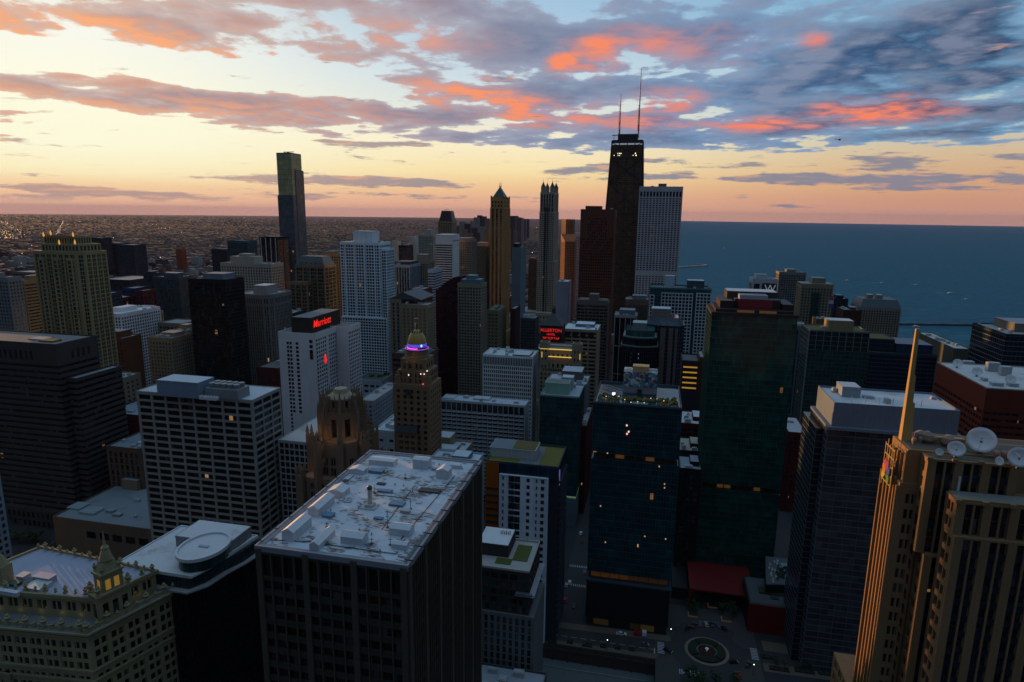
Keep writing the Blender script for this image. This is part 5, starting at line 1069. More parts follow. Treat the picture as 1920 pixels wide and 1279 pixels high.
def build_front():
    # ---------------- large dark tower in front, white stained roof
    x0, x1, y0, y1, z1 = -88.2, -50.0, 123.0, 187.0, 139.0
    FOOT.append((x0-4, x1+4, y0-4, y1+4))
    r = thing('office_tower', 'large dark bronze office tower in the foreground with a broad white weather stained roof', 'tower', (-69, 155, 0))
    br = plain('bronze_metal', (.038, .032, .024), .55); P = rect(x0, x1, y0, y1); zt = z1-1.2
    wb = MB(); ov = [(lateral, dict(bay=10.65, sub=7, mw=.35, pw=.085))]
    gl = pane((.0055, .0048, .0045), .0, .07)
    pn = facade(r, wb, P, 6, zt-6.6, bay=12.7, fl=3.9, pw=.105, sh=.40, sub=4, mw=.30, pd=.55, top=.02, over=ov)
    pn += facade(r, wb, P, zt-6.6, zt, bay=12.7, fl=6.0, pw=.105, sh=.08, sub=4, mw=.30, pd=.55, top=.5, over=ov)
    wb.prism(inset(P, 3), 0, 6); wb.build('wall', br, r); windows(r, pn, gl, 100)
    m = MB()
    for i in range(13):
        a = x0+.9+(x1-x0-1.8)*i/12; big = i % 4 == 0
        m.box(a-(.75 if big else .16), a+(.75 if big else .16), y0-(.42 if big else .26), y0-.005, 6, z1-.4 if big else zt-.3)
    for i in range(43):
        b = y0+.9+(y1-y0-1.8)*i/42; big = i % 7 == 0
        m.box(x1+.005, x1+(.42 if big else .28), b-(.7 if big else .15), b+(.7 if big else .15), 6, z1-.4 if big else zt-.3)
    m.build('mullions', plain('bronze_fin', (.070, .058, .042), .5), r)
    # roof with its own stains
    mt, k, b = newmat('weathered_membrane'); p = k.new('ShaderNodeNewGeometry').outputs['Position']
    n1 = k.noise(p, .11, 5, .62); n2 = k.noise(k.vm('MULTIPLY', p, (.22, 1.6, 1)), 1.0, 4, .6); n3 = k.noise(p, 2.2, 3); n4 = k.noise(k.vm('ADD', p, (31, 7, 0)), .16, 3, .6)
    c = k.mix(n1, (.56, .595, .65), (.46, .50, .56)); c = k.mix(k.m('MULTIPLY', k.ss(n2, .42, .75), .35), c, (.36, .37, .40))
    rust = k.m('MULTIPLY', k.m('MULTIPLY', k.ss(n4, .50, .57), k.ss(k.noise(k.vm('MULTIPLY', p, (.45, 2.6, 1)), 1.0, 4, .7), .44, .54)), .92)
    c = k.mix(rust, c, k.mix(n3, (.055, .032, .022), (.16, .10, .065)))
    c = k.mix(k.m('MULTIPLY', k.ss(k.noise(p, .33, 5, .7), .60, .72), .45), c, (.34, .24, .16))
    k.put(b.inputs['Base Color'], c); b.inputs['Roughness'].default_value = .85
    m = MB(); m.prism(inset(P, 1.5), z1-1.4, z1-.35); ro = m.build('roof', mt, r)
    m = MB(); i1, i2 = inset(P, -.15), inset(P, 1.5)
    for a in range(4): c_ = (a+1) % 4; m.prism([i1[a], i1[c_], i2[c_], i2[a]], zt, z1-.05)
    m.build('roof_edge', plain('edge_flashing', (.20, .21, .25), .6), r)
    m = MB(); i3 = inset(P, .35)
    for a in range(4): c_ = (a+1) % 4; m.prism([i1[a], i1[c_], i3[c_], i3[a]], z1-.045, z1+.25)
    m.build('coping', plain('pale_coping', (.26, .26, .28), .5), r)
    dr = plain('dark_rail', (.03, .03, .035), .5)
    for y in np.arange(y0+2, y1, 6.4):
        m = MB(); m.box(x1-1.5, x1+.9, y-.08, y+.08, z1+.26, z1+.5); m.build('rail_bracket', dr, r); m = MB(); m.box(x0-.3, x0+1.0, y-.06, y+.06, z1+.26, z1+.42); m.build('rail_bracket', dr, r)
    m = MB(); m.tube((x1-.75, y0+1, z1+.45), (x1-.75, y1-1, z1+.45), .09); m.build('cleaning_rail', dr, r); m = MB(); m.tube((x1-1.3, y0+1, z1+.45), (x1-1.3, y1-1, z1+.45), .07)
    m.build('cleaning_rail', plain('dark_rail', (.03, .03, .035), .5), r)
    z = z1-.34; Q = lambda px, py: atz(px, py, z)
    for px, py, lx, ly, h, rh, al in ((554, 1003, 3.0, 8.4, 2.5, 1.0, 'y'), (600, 958, 3.0, 8.6, 2.2, 1.0, 'y'), (602, 1020, 2.3, 8.0, 1.5, .9, 'y'), (634, 927, 4.6, 4.2, 1.5, .9, 'y'), (671, 887, 4.6, 3.0, 1.4, .7, 'y'), (718, 870, 8.2, 3.4, 1.6, .25, 'x'),
                                      (791, 877, 5.0, 3.0, 3.0, .5, 'x'), (832, 895, 3.6, 3.6, 2.6, .9, 'y'), (853, 877, 3.6, 1.8, 1.1, .2, 'x'), (664, 1017, 5.6, 3.2, 1.9, .9, 'x'), (753, 1001, 5.2, 3.2, 1.9, .8, 'x'), (750, 1028, 3.8, 1.7, 1.3, .5, 'x')):
        q = Q(px, py); shed(r, z, q[0], q[1]+ly*.1, lx, ly, h, rh, al)
    q = Q(694, 951); m = MB(); m.box(q[0]-2.0, q[0]+2.0, q[1]-1.8, q[1]+1.8, z, z+.35); m.box(q[0]-1.1, q[0]+1.1, q[1]-1.1, q[1]+1.1, z+.35, z+1.1); o = m.build('chimney', plain('chimney_base', (.42, .42, .42), .8), r)
    m = MB(); m.lathe([(.62, z+1.1), (.62, z+5.2)], q[0], q[1], 14); s = m.build('flue', plain('stainless', (.42, .40, .38), .35, .0), r); s.parent = o
    m = MB(); m.lathe([(.7, z+5.2), (.7, z+5.9), (.4, z+6.2)], q[0], q[1], 14); s = m.build('cap', plain('dark_rail', (.03, .03, .035), .5), r); s.parent = o
    hb, hd = plain('blue_hatch', (.10, .20, .30), .6), plain('dark_hatch', (.03, .035, .04), .7)
    for px, py, w, d, h, mm in ((706, 886, 4.4, 2.2, .9, hb), (722, 922, 4, 1.4, .5, hb), (715, 908, 2.4, 1.2, .3, hd), (745, 946, 4, 2.6, .6, hb), (616, 968, 2.6, 2.2, .7, hb), (710, 973, 2.4, 1.0, .4, hb), (806, 921, 6.0, 2.4, .4, hd), (648, 902, 1.3, 1.2, .3, hd), (760, 961, 2.6, 1.3, .8, plain('grey_hatch', (.3, .33, .37), .6)), (815, 881, 1.6, 1.2, .6, plain('grey_hatch', (.3, .33, .37), .6))):
        q = Q(px, py); m = MB(); m.box(q[0]-w/2, q[0]+w/2, q[1]-d/2, q[1]+d/2, z, z+h); m.box(q[0]-w/2-.12, q[0]+w/2+.12, q[1]-d/2-.12, q[1]+d/2+.12, z+h-.15, z+h-.02); m.build('roof_hatch', mm, r)
    m = MB()
    for A, B in (((853, 893), (752, 1012)), ((776, 913), (716, 994)), ((706, 929), (768, 936)), ((505, 1013), (590, 1018)), ((610, 1022), (742, 1040)), ((664, 893), (642, 909)), ((742, 1040), (746, 1036))):
        a, c = Q(*A), Q(*B); m = MB(); m.tube((a[0], a[1], z+.2), (c[0], c[1], z+.2), .11, None, 5); m.build('roof_pipe', plain('dark_rail', (.03, .03, .035), .5), r)
    for px, py, h in ((727, 990, 5.0), (770, 955, 3.6), (613, 989, 1.6), (697, 1020, 1.8), (732, 1022, 2.4), (760, 897, 1.8), (702, 925, 2.6), (674, 998, 1.2)):
        q = Q(px, py); m = MB(); m.tube((q[0], q[1], z), (q[0], q[1], z+h), .09, .05); m.box(q[0]-.5, q[0]+.5, q[1]-.05, q[1]+.05, z+h*.6, z+h*.6+.1); m.box(q[0]-.3, q[0]+.3, q[1]-.3, q[1]+.3, z, z+.25); m.build('antenna', plain('dark_rail', (.03, .03, .035), .5), r)
    g = random.Random(12)
    for _ in range(26):
        a, c = g.uniform(x0+4, x1-4), g.uniform(y0+4, y1-4); m = MB(); m.lathe([(.18, z), (.18, z+.5), (.3, z+.55), (.1, z+.75)], a, c, 6); m.build('vent_pipe', plain('grey_hatch', (.3, .33, .37), .6), r)
    # ---------------- white gridded office block
    x0, x1, y0, y1, z1 = -269, -198.5, 283, 309, 120.0
    FOOT.append((x0-4, x1+4, y0-4, y1+4))
    r = thing('office_tower', 'grey concrete office block with a bold grid of black windows and a blue rooftop box', 'tower', (-234, 296, 0))
    wb = MB(); wm = wall((.32, .32, .30)); P = rect(x0, x1, y0, y1)
    pn = facade(r, wb, P, 4, z1, bay=8.75, fl=3.86, pw=.15, sh=.30, pd=.7, top=.9, over=[(lateral, dict(bay=8.4, pw=.10))])
    wb.prism(inset(P, 2), 0, 4); wb.build('wall', wm, r); windows(r, pn, pane((.0045, .005, .006), .002, .04), 100)
    roof(r, P, z1, roofmat((.52, .55, .60), .9), wm, .35, units=0, t=.5)
    bl = wall((.24, .31, .38)); A = atz(316, 741, z1); B = atz(368, 738, z1)
    house(r, A[0]-5, A[0]+20, A[1]-2, A[1]+11, z1+.05, z1+8.5, bl, roofmat((.56, .58, .62)))
    m = MB()
    for k in range(5):
        for j in range(2): m.lathe([(1.5, z1+5.2), (1.7, z1+7.4), (1.5, z1+7.6)], A[0]+24+k*3.6, A[1]+4+j*4.2, 10)
    m.box(A[0]+21.5, A[0]+41, A[1]+1, A[1]+11, z1+.05, z1+5.2); m.build('cooling_tower', plain('galvanised', (.20, .22, .23), .5), r)
    m = MB(); m.box(A[0]+21, A[0]+31, A[1]-3, A[1]-.5, z1+.05, z1+1.4)
    for k in range(6): m.box(A[0]+21+k*1.8, A[0]+21.3+k*1.8, A[1]-3.4, A[1]-.2, z1+1.4, z1+2)
    m.build('pipe_rack', plain('white_pipe', (.6, .6, .62), .5), r)
    # ---------------- black block with oval penthouse
    F, L, Bq = atz(369, 1077, 86), atz(223, 1056, 86), atz(421, 997, 86)
    x0, x1, y0, y1, z1 = L[0], F[0], 183.0, 214.0, 86.0; FOOT.append((x0-4, x1+8, y0-4, y1+6))
    r = thing('office_building', 'black glass block with white roof, glazed top floor and a raised oval roof drum', 'building', ((x0+x1)/2, (y0+y1)/2, 0))
    X1 = x1+8
    body = [(x0-.5, y0-2.5), (x1-2, y0-2.5), (x1+2, y0+3), (x1+3.5, y0+12), (X1-2, y0+20), (X1, y1), (x0-.5, y1)]
    glassbox(r, body, 0, z1-6, curtain((.003, .004, .005), (.007, .010, .012), 1.5, 3.7, .002), plain('black_mullion', (.005, .005, .006), .4), 1.5, 3.7, .12, .2, .18)
    m = MB(); m.prism(ccw(inset(ccw(body), -.8)), z1-6, z1-5.4); m.build('ledge', plain('pale_ledge', (.26, .25, .26), .6), r)
    glassbox(r, [(x0, y0-1), (x1-2.5, y0-1), (x1+.5, y0+4), (x1+2, y0+12), (X1-3, y0+20), (X1-2, y1), (x0, y1)], z1-5.4, z1-.8, curtain((.010, .022, .026), (.03, .06, .065), 1.4, 5), plain('dark_line', (.02, .03, .035), .5), 1.4, 5, .1, .2, name='top_floor_glazing')
    rp = [(x0-1, y0-1.4), (x1-1.0, y0-1.4), (x1+1.5, y0+6), (X1-3, y1), (x0+2, y1)]
    m = MB(); m.prism(rp, z1-.8, z1); m.build('roof', roofmat((.60, .60, .62), .75), r)
    m = MB()
    for a in range(5):
        c = (a+1) % 5; q = inset(rp, .5)
        if a != 1: m.prism([rp[a], rp[c], q[c], q[a]], z1+.003, z1+.45)
    m.build('parapet', plain('white_coping', (.55, .57, .60), .6), r)
    house(r, x0+12, x0+36, y0+16, y1-1, z1, z1+4.5, wall((.26, .27, .29)), roofmat((.60, .60, .62), .8))
    oc = atz(382, 1025, z1+5); ell = lambda k: [(oc[0]+(8.6+k)*math.cos(t), oc[1]+(10.6+k)*math.sin(t)) for t in [2*math.pi*i/40 for i in range(40)]]
    m = MB(); m.prism(ell(-.6), z1+.01, z1+4.4); o = m.build('oval_drum', curtain((.008, .03, .032), (.02, .07, .07), 1.3, 5), r)
    m = MB(); m.prism(ell(.3), z1+4.4, z1+4.9); s = m.build('oval_roof', roofmat((.60, .60, .62), .55), r); s.parent = o
    m = MB(); e0, e1 = ell(.3), ell(-.5)
    for i in range(40): j = (i+1) % 40; m.prism([e0[i], e0[j], e1[j], e1[i]], z1+4.905, z1+5.7)
    s = m.build('oval_rim', plain('white_coping', (.55, .57, .60), .6), r); s.parent = o
    m = MB(); m.box(oc[0]-2, oc[0]+2, oc[1]-.6, oc[1]+.6, z1+4.91, z1+5.3); s = m.build('roof_hatch', plain('grey_hatch', (.3, .33, .37), .6), r); s.parent = o
    # ---------------- low broad roof behind
    x0, x1, y0, y1, z1 = -348, -276, 293, 366, 32.0; FOOT.append((x0-4, x1+4, y0-4, y1+4))
    r = thing('low_building', 'broad low stone block with grey roof, behind the black block with the oval drum', 'building', ((x0+x1)/2, 330, 0))
    wb = MB(); wm = wall((.19, .15, .108)); P = rect(x0, x1, y0, y1); pn = facade(r, wb, P, 0, z1, bay=9, fl=26, pw=.14, sh=.1, top=2, pd=.4, skip=lambda *a: True, sub=1)
    for i in range(5): a = x0+24+i*9.2; pn.append((a+3, y0-.1, z1-8, 6.4, 4.2, (1, 0), (0, -1)))
    wb.build('wall', wm, r); windows(r, pn, pane((.004, .004, .005), 0, 0), 20)
    roof(r, P, z1, roofmat((.20, .225, .245), .5), wm, .9, units=4, seed=31)
    for px, py, w, d, h, c in ((148, 951, 9, 8, 1.4, (.34, .40, .42)), (172, 960, 11, 8, 1.6, (.34, .40, .42)), (257, 912, 12, 12, 7, (.26, .21, .15)), (257, 897, 20, 3, 1.5, (.36, .42, .48)), (208, 960, 5, 3, 1.5, (.28, .3, .31)), (221, 967, 5, 3, 1.5, (.28, .3, .31))):
        q = atz(px, py, z1)
        if q[0]+w/2 < x1-1: house(r, q[0]-w/2, q[0]+w/2, q[1]-d/2, q[1]+d/2, z1+.06, z1+h, wall(c), roofmat((.24, .28, .30)), 'rooftop_unit')
    # ---------------- hotel with red roof sign
    x0, x1, z1 = place(400, 521, 624, 591); FOOT.append((x0-4, x1+24, 396, 454))
    r = thing('hotel_tower', 'plain white T shaped hotel with glowing red script letters on its brown rooftop box', 'tower', ((x0+x1)/2, 425, 0))
    wb = MB(); wm = wall((.66, .62, .62)); pn = []
    ov = [(lateral, dict(bay=3.0, fl=2.95, pw=.34, sh=.36))]
    s_skip = lambda n, i, nb, j, nf: n[1] < -.5
    pn += facade(r, wb, rect(x0, x1, 400, 431), 0, z1, bay=4.2, fl=2.95, pw=.5, sh=.4, top=3, over=ov, skip=lambda n, i, nb, j, nf: n[1] < -.5 or (abs(n[0]) > .5 and i == 5))
    x2 = solve_x(652, 431, z1)
    pn += facade(r, wb, rect(x0+4, x2+.0, 431.05, 452), 0, z1, bay=3.4, fl=2.95, pw=.5, sh=.36, top=3, over=ov, skip=s_skip)
    for j in range(24):
        z = z1-7-j*2.95
        for f, w in ((.25, 1.7), (.50, 2.2)):
            if j < 18 or f < .3: pn.append((x0+(x1-x0)*f, 400-.02, z, w, 1.9, (1, 0), (0, -1)))
            if j < 18 and f < .3: pn.append((x0+(x1-x0)*(f+.08), 400-.02, z, 1.8, 1.9, (1, 0), (0, -1)))
    for z, h in ((z1-5, 2.4), (z1-8.6, 2.4), (z1-14.5, 7)): pn.append((x0+(x1-x0)*.875, 400-.02, z, 2.6, h, (1, 0), (0, -1)))
    wb.build('wall', wm, r); windows(r, pn, pane((.010, .013, .018), .002, .16), 100)
    roof(r, rect(x0, x1, 400, 431), z1, roofmat((.16, .16, .165)), wm, .9, t=.3); roof(r, rect(x0+4, x2, 431.05, 452), z1, roofmat((.2, .2, .21)), wm, .9, t=.3, units=2)
    bx0, bx1 = x0+8.5, x1-5; bm = wall((.085, .062, .052)); m = MB(); m.box(bx0, bx1, 404, 447, z1+.05, z1+11); o = m.build('sign_box', bm, r)
    m = MB(); m.box(bx0+.3, bx1-.3, 404.3, 446.7, z1+11, z1+11.1); q = m.build('roof', roofmat((.2, .2, .21)), r); q.parent = o
    rn = plain('red_neon', (.9, .03, .02), .5, 0, .75, (1, .02, .015))
    q = textmesh('sign_letters', 'Marriott', 7.4, rn, r, (bx1+.15, 406.5, z1+3.6), (0, 1, 0), shear=.2, depth=.1, bold=.03); q.parent = o
    m = MB(); ex, ey, ez = x1+.12, 412.5, z1-20
    for k, (dy, h) in enumerate(((-2.4, 3.0), (-1.2, 5.4), (0, 7.2), (1.2, 5.4), (2.4, 3.0))):
        m.tube((ex, ey, ez-3.6), (ex, ey+dy*.9, ez-3.6+h), .22, .22, 4); m.tube((ex, ey+dy*.3, ez-1-abs(dy)*.5), (ex, ey+dy*.9, ez-3.6+h), .22, .22, 4)
    m.build('wall_emblem', rn, r)
    # ---------------- gold domed tower
    x0, x1, z1 = place(335, 737, 719, 806); y0, d = 335, 20; cx = (x0+x1)/2; cy = y0+d/2; W = x1-x0; FOOT.append((x0-4, x1+8, y0-8, y0+d+8))
    r = thing('hotel_tower', 'old limestone tower topped by a gold dome with a purple and blue light ring', 'tower', (cx, cy, 0))
    wb = MB(); wm = wall((.29, .20, .125)); X1 = x1+.0
    sk = lambda n, i, nb, j, nf: False
    pn = facade(r, wb, rect(x0, X1, y0, y0+d), 0, z1, bay=3.9, fl=3.5, pw=.52, sh=.46, top=2.4, pd=.3)
    za = z1-24; pn += facade(r, wb, rect(x0+W*.12, x0+W*.66, y0-2.6, y0-.02), 0, za-4, bay=3.3, fl=3.5, pw=.36, sh=.44, sub=2, mw=.3, top=1, pd=.25)
    pn += facade(r, wb, rect(x0+W*.10, x0+W*.93, y0+1.6, y0+d-2), z1, z1+8, bay=3.0, fl=3.9, pw=.44, sh=.3, sub=1, top=1)
    pn += facade(r, wb, rect(x0+W*.17, x0+W*.84, y0+3, y0+d-3), z1+8, z1+14.5, bay=3.6, fl=5, pw=.5, sh=.4, sub=1, top=2)
    for f in (.02, .80): wb.box(x0+W*f+.3, x0+W*f+4.0, y0+.6, y0+4, z1, z1+5); wb.box(x0+W*f+1.2, x0+W*f+3.1, y0+1.2, y0+3.2, z1+5, z1+7)
    for f in (.36, .56): wb.box(x0+W*f-.5, x0+W*f+.5, y0+1.0, y0+3.2, z1, z1+13)
    wb.build('wall', wm, r); windows(r, pn, pane((.012, .018, .022), .002, .25), 100)
    m = MB(); m.prism(rect(x0+W*.09, x0+W*.69, y0-3.4, y0-.03), za-4, za-.5, rect(x0+W*.12, x0+W*.66, y0-1.2, y0-.03)); m.build('mansard_roof', plain('black_slate', (.012, .013, .017), .5), r)
    m = MB(); m.prism(rect(x0+W*.34, x0+W*.50, y0-1, y0-.03), z1-6, z1-3, rect(x0+W*.36, x0+W*.48, y0-.4, y0-.03)); m.build('bay_roof', plain('black_slate', (.012, .013, .017), .5), r)
    zd = z1+14.5; m = MB(); m.lathe([(7.2, zd), (7.2, zd+1), (6.4, zd+1.2), (6.4, zd+4.2), (6.8, zd+4.4), (6.8, zd+5)], cx, cy, 16); m.build('drum', wm, r)
    m = MB(); zr = zd+5.0
    prof = [(5.2, zr), (5.55, zr+1.6), (5.6, zr+3.2), (5.2, zr+5.4), (4.4, zr+7.4), (3.2, zr+9.2), (1.9, zr+10.5), (.8, zr+11.1)]
    m.lathe(prof, cx, cy, 32); m.build('dome', plain('gold_leaf', (.40, .24, .06), .45), r, smooth=True)
    m = MB(); m.lathe([(.8, zr+11.0), (.7, zr+13), (1.1, zr+13.2), (1.0, zr+14.5), (.3, zr+15), (.25, zr+17), (1.3, zr+17.3), (.2, zr+18)], cx, cy, 10); m.build('finial', plain('old_bronze', (.16, .09, .05), .5), r)
    for k in range(5): a = -2.2+k*.55; m = MB(); m.tube((cx+3.25*math.cos(a), cy+3.25*math.sin(a), zr+9.3), (cx+2.3*math.cos(a), cy+2.3*math.sin(a), zr+10.4), .42, .3, 6); m.build('dome_vent', plain('old_bronze_dark', (.05, .03, .02), .6), r)
    def ring(R, z, rr, name, col, e, a0=0, a1=2*math.pi, n=48):
        m = MB()
        for i in range(n): a, b = a0+(a1-a0)*i/n, a0+(a1-a0)*(i+1)/n; m.tube((cx+R*math.cos(a), cy+R*math.sin(a), z), (cx+R*math.cos(b), cy+R*math.sin(b), z), rr, None, 5)
        m.build(name, plain(name, col, .5, 0, e, col), r)
    ring(6.7, zr+.1, .16, 'violet_neon', (.42, .08, .95), .9); ring(5.5, zr+.5, .24, 'magenta_neon', (.95, .10, .75), 1.5, -2.9, -1.15)
    m = MB(); m.lathe([(5.36, zr+.9), (5.60, zr+1.7), (5.63, zr+2.9), (5.60, zr+3.0)], cx, cy, 40); m.build('light_wash_band', plain('blue_wash', (.10, .10, .5), .5, 0, .55, (.14, .10, .95)), r, smooth=True)  # glowing shell in place of blue light washed onto the dome
    m = MB(); a = -.75; m.lathe([(.1, zr+1.5), (.55, zr+2.0), (.55, zr+2.5), (.1, zr+3)], cx+5.8*math.cos(a), cy+5.8*math.sin(a), 10); m.build('blue_floodlight', plain('blue_flood', (.2, .4, 1), .5, 0, 3.0, (.15, .35, 1)), r)
    for dx, dy, dz, c in ((-2, 2.4, 5, (1, .85, .6)), (5.5, 2.0, 6.2, (1, .8, .7)), (7.5, 2.2, 6.2, (1, .8, .7)), (9, 3, 8, (1, .85, .6)), (7, 1.4, .5, (1, .1, .08))):
        m = MB(); m.lathe([(.1, z1+dz), (.35, z1+dz+.3), (.1, z1+dz+.6)], cx+dx, y0+dy-1.2, 6); m.build('terrace_lamp', plain('lamp_%s' % (c,), c, .5, 0, 2.2, c), r)
    lamp((cx, y0-1.5, z1+16), 120, (1, .62, .28), r)
    # ---------------- gothic stone tower
    cx, cy, zt = -131.0, 250.0, 141.0; FOOT.append((cx-22, cx+22, cy-20, cy+22))
    r = thing('office_tower', 'gothic stone tower with flying buttresses around an octagonal lantern crown', 'tower', (cx, cy, 0))
    wm = wall((.26, .19, .135)); dkp = pane((.012, .014, .016), .0, .1)
    octo = lambda R, a0=math.pi/8: [(cx+R*math.cos(a0+k*math.pi/4), cy+R*math.sin(a0+k*math.pi/4)) for k in range(8)]
    wb = MB(); c8 = lambda h, c: [(cx-h+c, cy-h), (cx+h-c, cy-h), (cx+h, cy-h+c), (cx+h, cy+h-c), (cx+h-c, cy+h), (cx-h+c, cy+h), (cx-h, cy+h-c), (cx-h, cy-h+c)]
    pn = facade(r, wb, c8(9.6, 3.2), 0, 119, bay=4.4, fl=4.6, pw=.40, sh=.22, sub=2, mw=.35, pd=.7, top=7)
    pn += facade(r, wb, octo(8.2), 119, 131.5, bay=3.2, fl=9, pw=.34, sh=.2, sub=1, pd=1.2, top=2.2)
    wb.prism(octo(9.0), 118.9, 119.8); wb.prism(octo(7.6), 131.5, 133); pn += facade(r, wb, octo(7.2), 133, 137, bay=1.9, fl=4, pw=.36, sh=.0, sub=1, pd=1.4, top=.7)
    for i in range(8):                                             # radial crown piers with pinnacles
        a = math.pi/8+i*math.pi/4; n = (math.cos(a), math.sin(a)); t = (-n[1], n[0])
        def rad(r0, r1, w, z0, z1_): wb.prism(ccw([(cx+n[0]*q+t[0]*s_, cy+n[1]*q+t[1]*s_) for q, s_ in ((r0, -w), (r1, -w), (r1, w), (r0, w))]), z0, z1_)
        rad(7.2, 10.6, .62, 112, 131.5); rad(7.0, 9.5, .5, 131.5, 136.5); rad(6.6, 8.4, .4, 136.5, 138.4)
        for R, zz, h, w in ((10.0, 131.5, 3.6, .5), (9.0, 136.5, 3.4, .42), (7.6, 138.4, 3.0, .34)): wb.lathe([(w, zz), (w*1.1, zz+.6), (.05, zz+h)], cx+R*n[0], cy+R*n[1], 4, a)
        for q in (.33, .67):
            a3 = a+q*math.pi/4; R = 7.9; wb.lathe([(.26, 131), (.26, 137.6), (.34, 137.8), (.04, 139.2)], cx+R*math.cos(a3), cy+R*math.sin(a3), 4)
    wb.build('wall', wm, r)
    m = MB(); m.prism(octo(6.0), 137.02, 138.6, octo(4.2)); m.prism(octo(3.6), 138.6, 140.6, octo(3.0)); m.build('lantern_roof', plain('pale_stone_roof', (.34, .27, .17), .8), r)
    for i in range(8):
        a = math.pi/8+i*math.pi/4; m = MB(); R = 14.2
        x, y = cx+R*math.cos(a), cy+R*math.sin(a); ta = (-math.sin(a), math.cos(a)); na = (math.cos(a), math.sin(a))
        m.prism([(x+na[0]*p+ta[0]*q, y+na[1]*p+ta[1]*q) for p, q in ((-1.5, -1.1), (1.5, -1.1), (1.5, 1.1), (-1.5, 1.1))], 0, 120)
        for p, q in ((-.9, -.7), (.9, -.7), (.9, .7), (-.9, .7)): m.lathe([(.55, 112), (.55, 121.5), (.75, 121.5), (.06, 124.5)], x+na[0]*p+ta[0]*q, y+na[1]*p+ta[1]*q, 6)
        for zz, th in ((119, 2.0), (112, 2.2)):                    # sloping arch to the shaft
            pts = [(1.4+(R-9.6)*0, 0)]
            for k in range(6):
                f0, f1 = k/6, (k+1)/6; ra, rb = R-1.4-f0*(R-1.4-8.9), R-1.4-f1*(R-1.4-8.9)
                za_, zb_ = zz+5*f0**1.6-5, zz+5*f1**1.6-5
                P = [(cx+na[0]*q+ta[0]*s*.5, cy+na[1]*q+ta[1]*s*.5, zq) for q, zq in ((ra, za_), (rb, zb_)) for s in (-1, 1)]
                m.add(P+[(p[0], p[1], p[2]+th) for p in P], [(0, 2, 3, 1), (4, 5, 7, 6), (0, 1, 5, 4), (2, 6, 7, 3), (0, 4, 6, 2), (1, 3, 7, 5)])
        m.build('flying_buttress', wm, r)
    windows(r, pn, dkp, 80)
    m = MB()
    for sx in (-1, 1):
        for sy in (-1, 1):
            m.box(cx+sx*13.6-1.6, cx+sx*13.6+1.6, cy+sy*13.6-1.6, cy+sy*13.6+1.6, 0, 104); [m.lathe([(.7, 100), (.7, 106.5), (.95, 106.6), (.05, 109.5)], cx+sx*13.6+a, cy+sy*13.6+b, 6) for a in (-1.2, 1.2) for b in (-1.2, 1.2)]
    wb = MB(); pn = facade(r, wb, c8(13.2, 2), 0, 103, bay=4.4, fl=3.9, pw=.42, sh=.25, sub=2, mw=.3, pd=.6, top=2); wb.build('lower_wall', wm, r); windows(r, pn, dkp, 60)
    m.build('corner_pier', wm, r)
    for i, e in ((4, 110), (5, 140), (6, 140), (7, 110), (3, 80)):
        a = i*math.pi/4; lamp((cx+11.6*math.cos(a), cy+11.6*math.sin(a), 121.5), e*1.0, (1, .50, .14), r)
    for i in (4, 5): a = math.pi/8+i*math.pi/4; lamp((cx+12.4*math.cos(a-.35), cy+12.4*math.sin(a-.35), 104), 110, (1, .36, .12), r)
    # ---------------- ornate cream building
    z1 = 80.0; FR, BR = (-175.0, 154.0), (-165.6, 181.5); FL = (-236.0, 147.5); BL = (-228.0, 186.0); P = [FL, FR, BR, BL]
    FOOT.append((-240, -160, 140, 190))
    r = thing('office_building', 'ornate cream terracotta building with urns along its cornices and a small lit roof pavilion', 'building', (-198, 166, 0))
    wm = wall((.315, .28, .175)); wb = MB()
    gl = pane((.008, .009, .008), .002, .12)
    pn = facade(r, wb, P, 0, z1-15, bay=5.3, fl=3.75, pw=.24, sh=.34, sub=2, mw=.75, pd=.45, top=1.3)
    pn += facade(r, wb, P, z1-15, z1-.9, bay=5.3, fl=4.1, pw=.24, sh=.32, sub=2, mw=.75, pd=.45, top=2.6)
    for zz, e in ((z1-.9, 1.3), (z1-2.4, .7), (z1-15.2, .45), (z1-19, .4)): wb.prism(inset(P, -e), zz, zz+.7)
    U = [(FL[0]+3, FL[1]+6.5), (FR[0]-2.5, FR[1]+6.2), (BR[0]-4.5, BR[1]-2.5), (BL[0]+3, BL[1]-3)]
    zu = z1+7.6; pn2 = facade(r, wb, U, z1-.2, zu, bay=5.2, fl=4.4, pw=.34, sh=.30, sub=2, mw=.5, pd=.4, top=1.1, base=2.0)
    wb.prism(inset(U, -.7), zu-.5, zu); wb.build('wall', wm, r); windows(r, pn, gl, 100); windows(r, pn2, pane((.02, .018, .010), .02, .3), 40)
    roof(r, inset(U, -.7), zu, roofmat((.33, .36, .46), .25), wm, .9, units=0, t=.8)
    m = MB(); T1 = inset(P, .4); m.prism(inset(P, -.6), z1-.2, z1-.05); m.build('terrace', roofmat((.16, .17, .20)), r)
    urn = [(.28, 0), (.62, .25), (.35, .6), (.75, 1.2), (.85, 1.7), (.42, 2.1), (.5, 2.4), (.12, 3.0)]
    def urns(poly, z, s, step, ed, name='urn'):
        for k, (p, u, n, w) in enumerate(edges(poly)):
            if k not in ed: continue
            c = max(1, int(w/step))
            for i in range(c+1):
                x, y = p[0]+u[0]*w*i/c-n[0]*.7, p[1]+u[1]*w*i/c-n[1]*.7
                if not (-30 < proj((x, y, z))[0] < 1950): continue
                q = s if i % 2 == 0 else s*.62
                m = MB(); m.box(x-.7*q, x+.7*q, y-.7*q, y+.7*q, z, z+.9*q); m.lathe([(a*q*1.25, z+.9*q+b*q) for a, b in urn], x, y, 8); m.build(name, wm, r)
    m = MB()
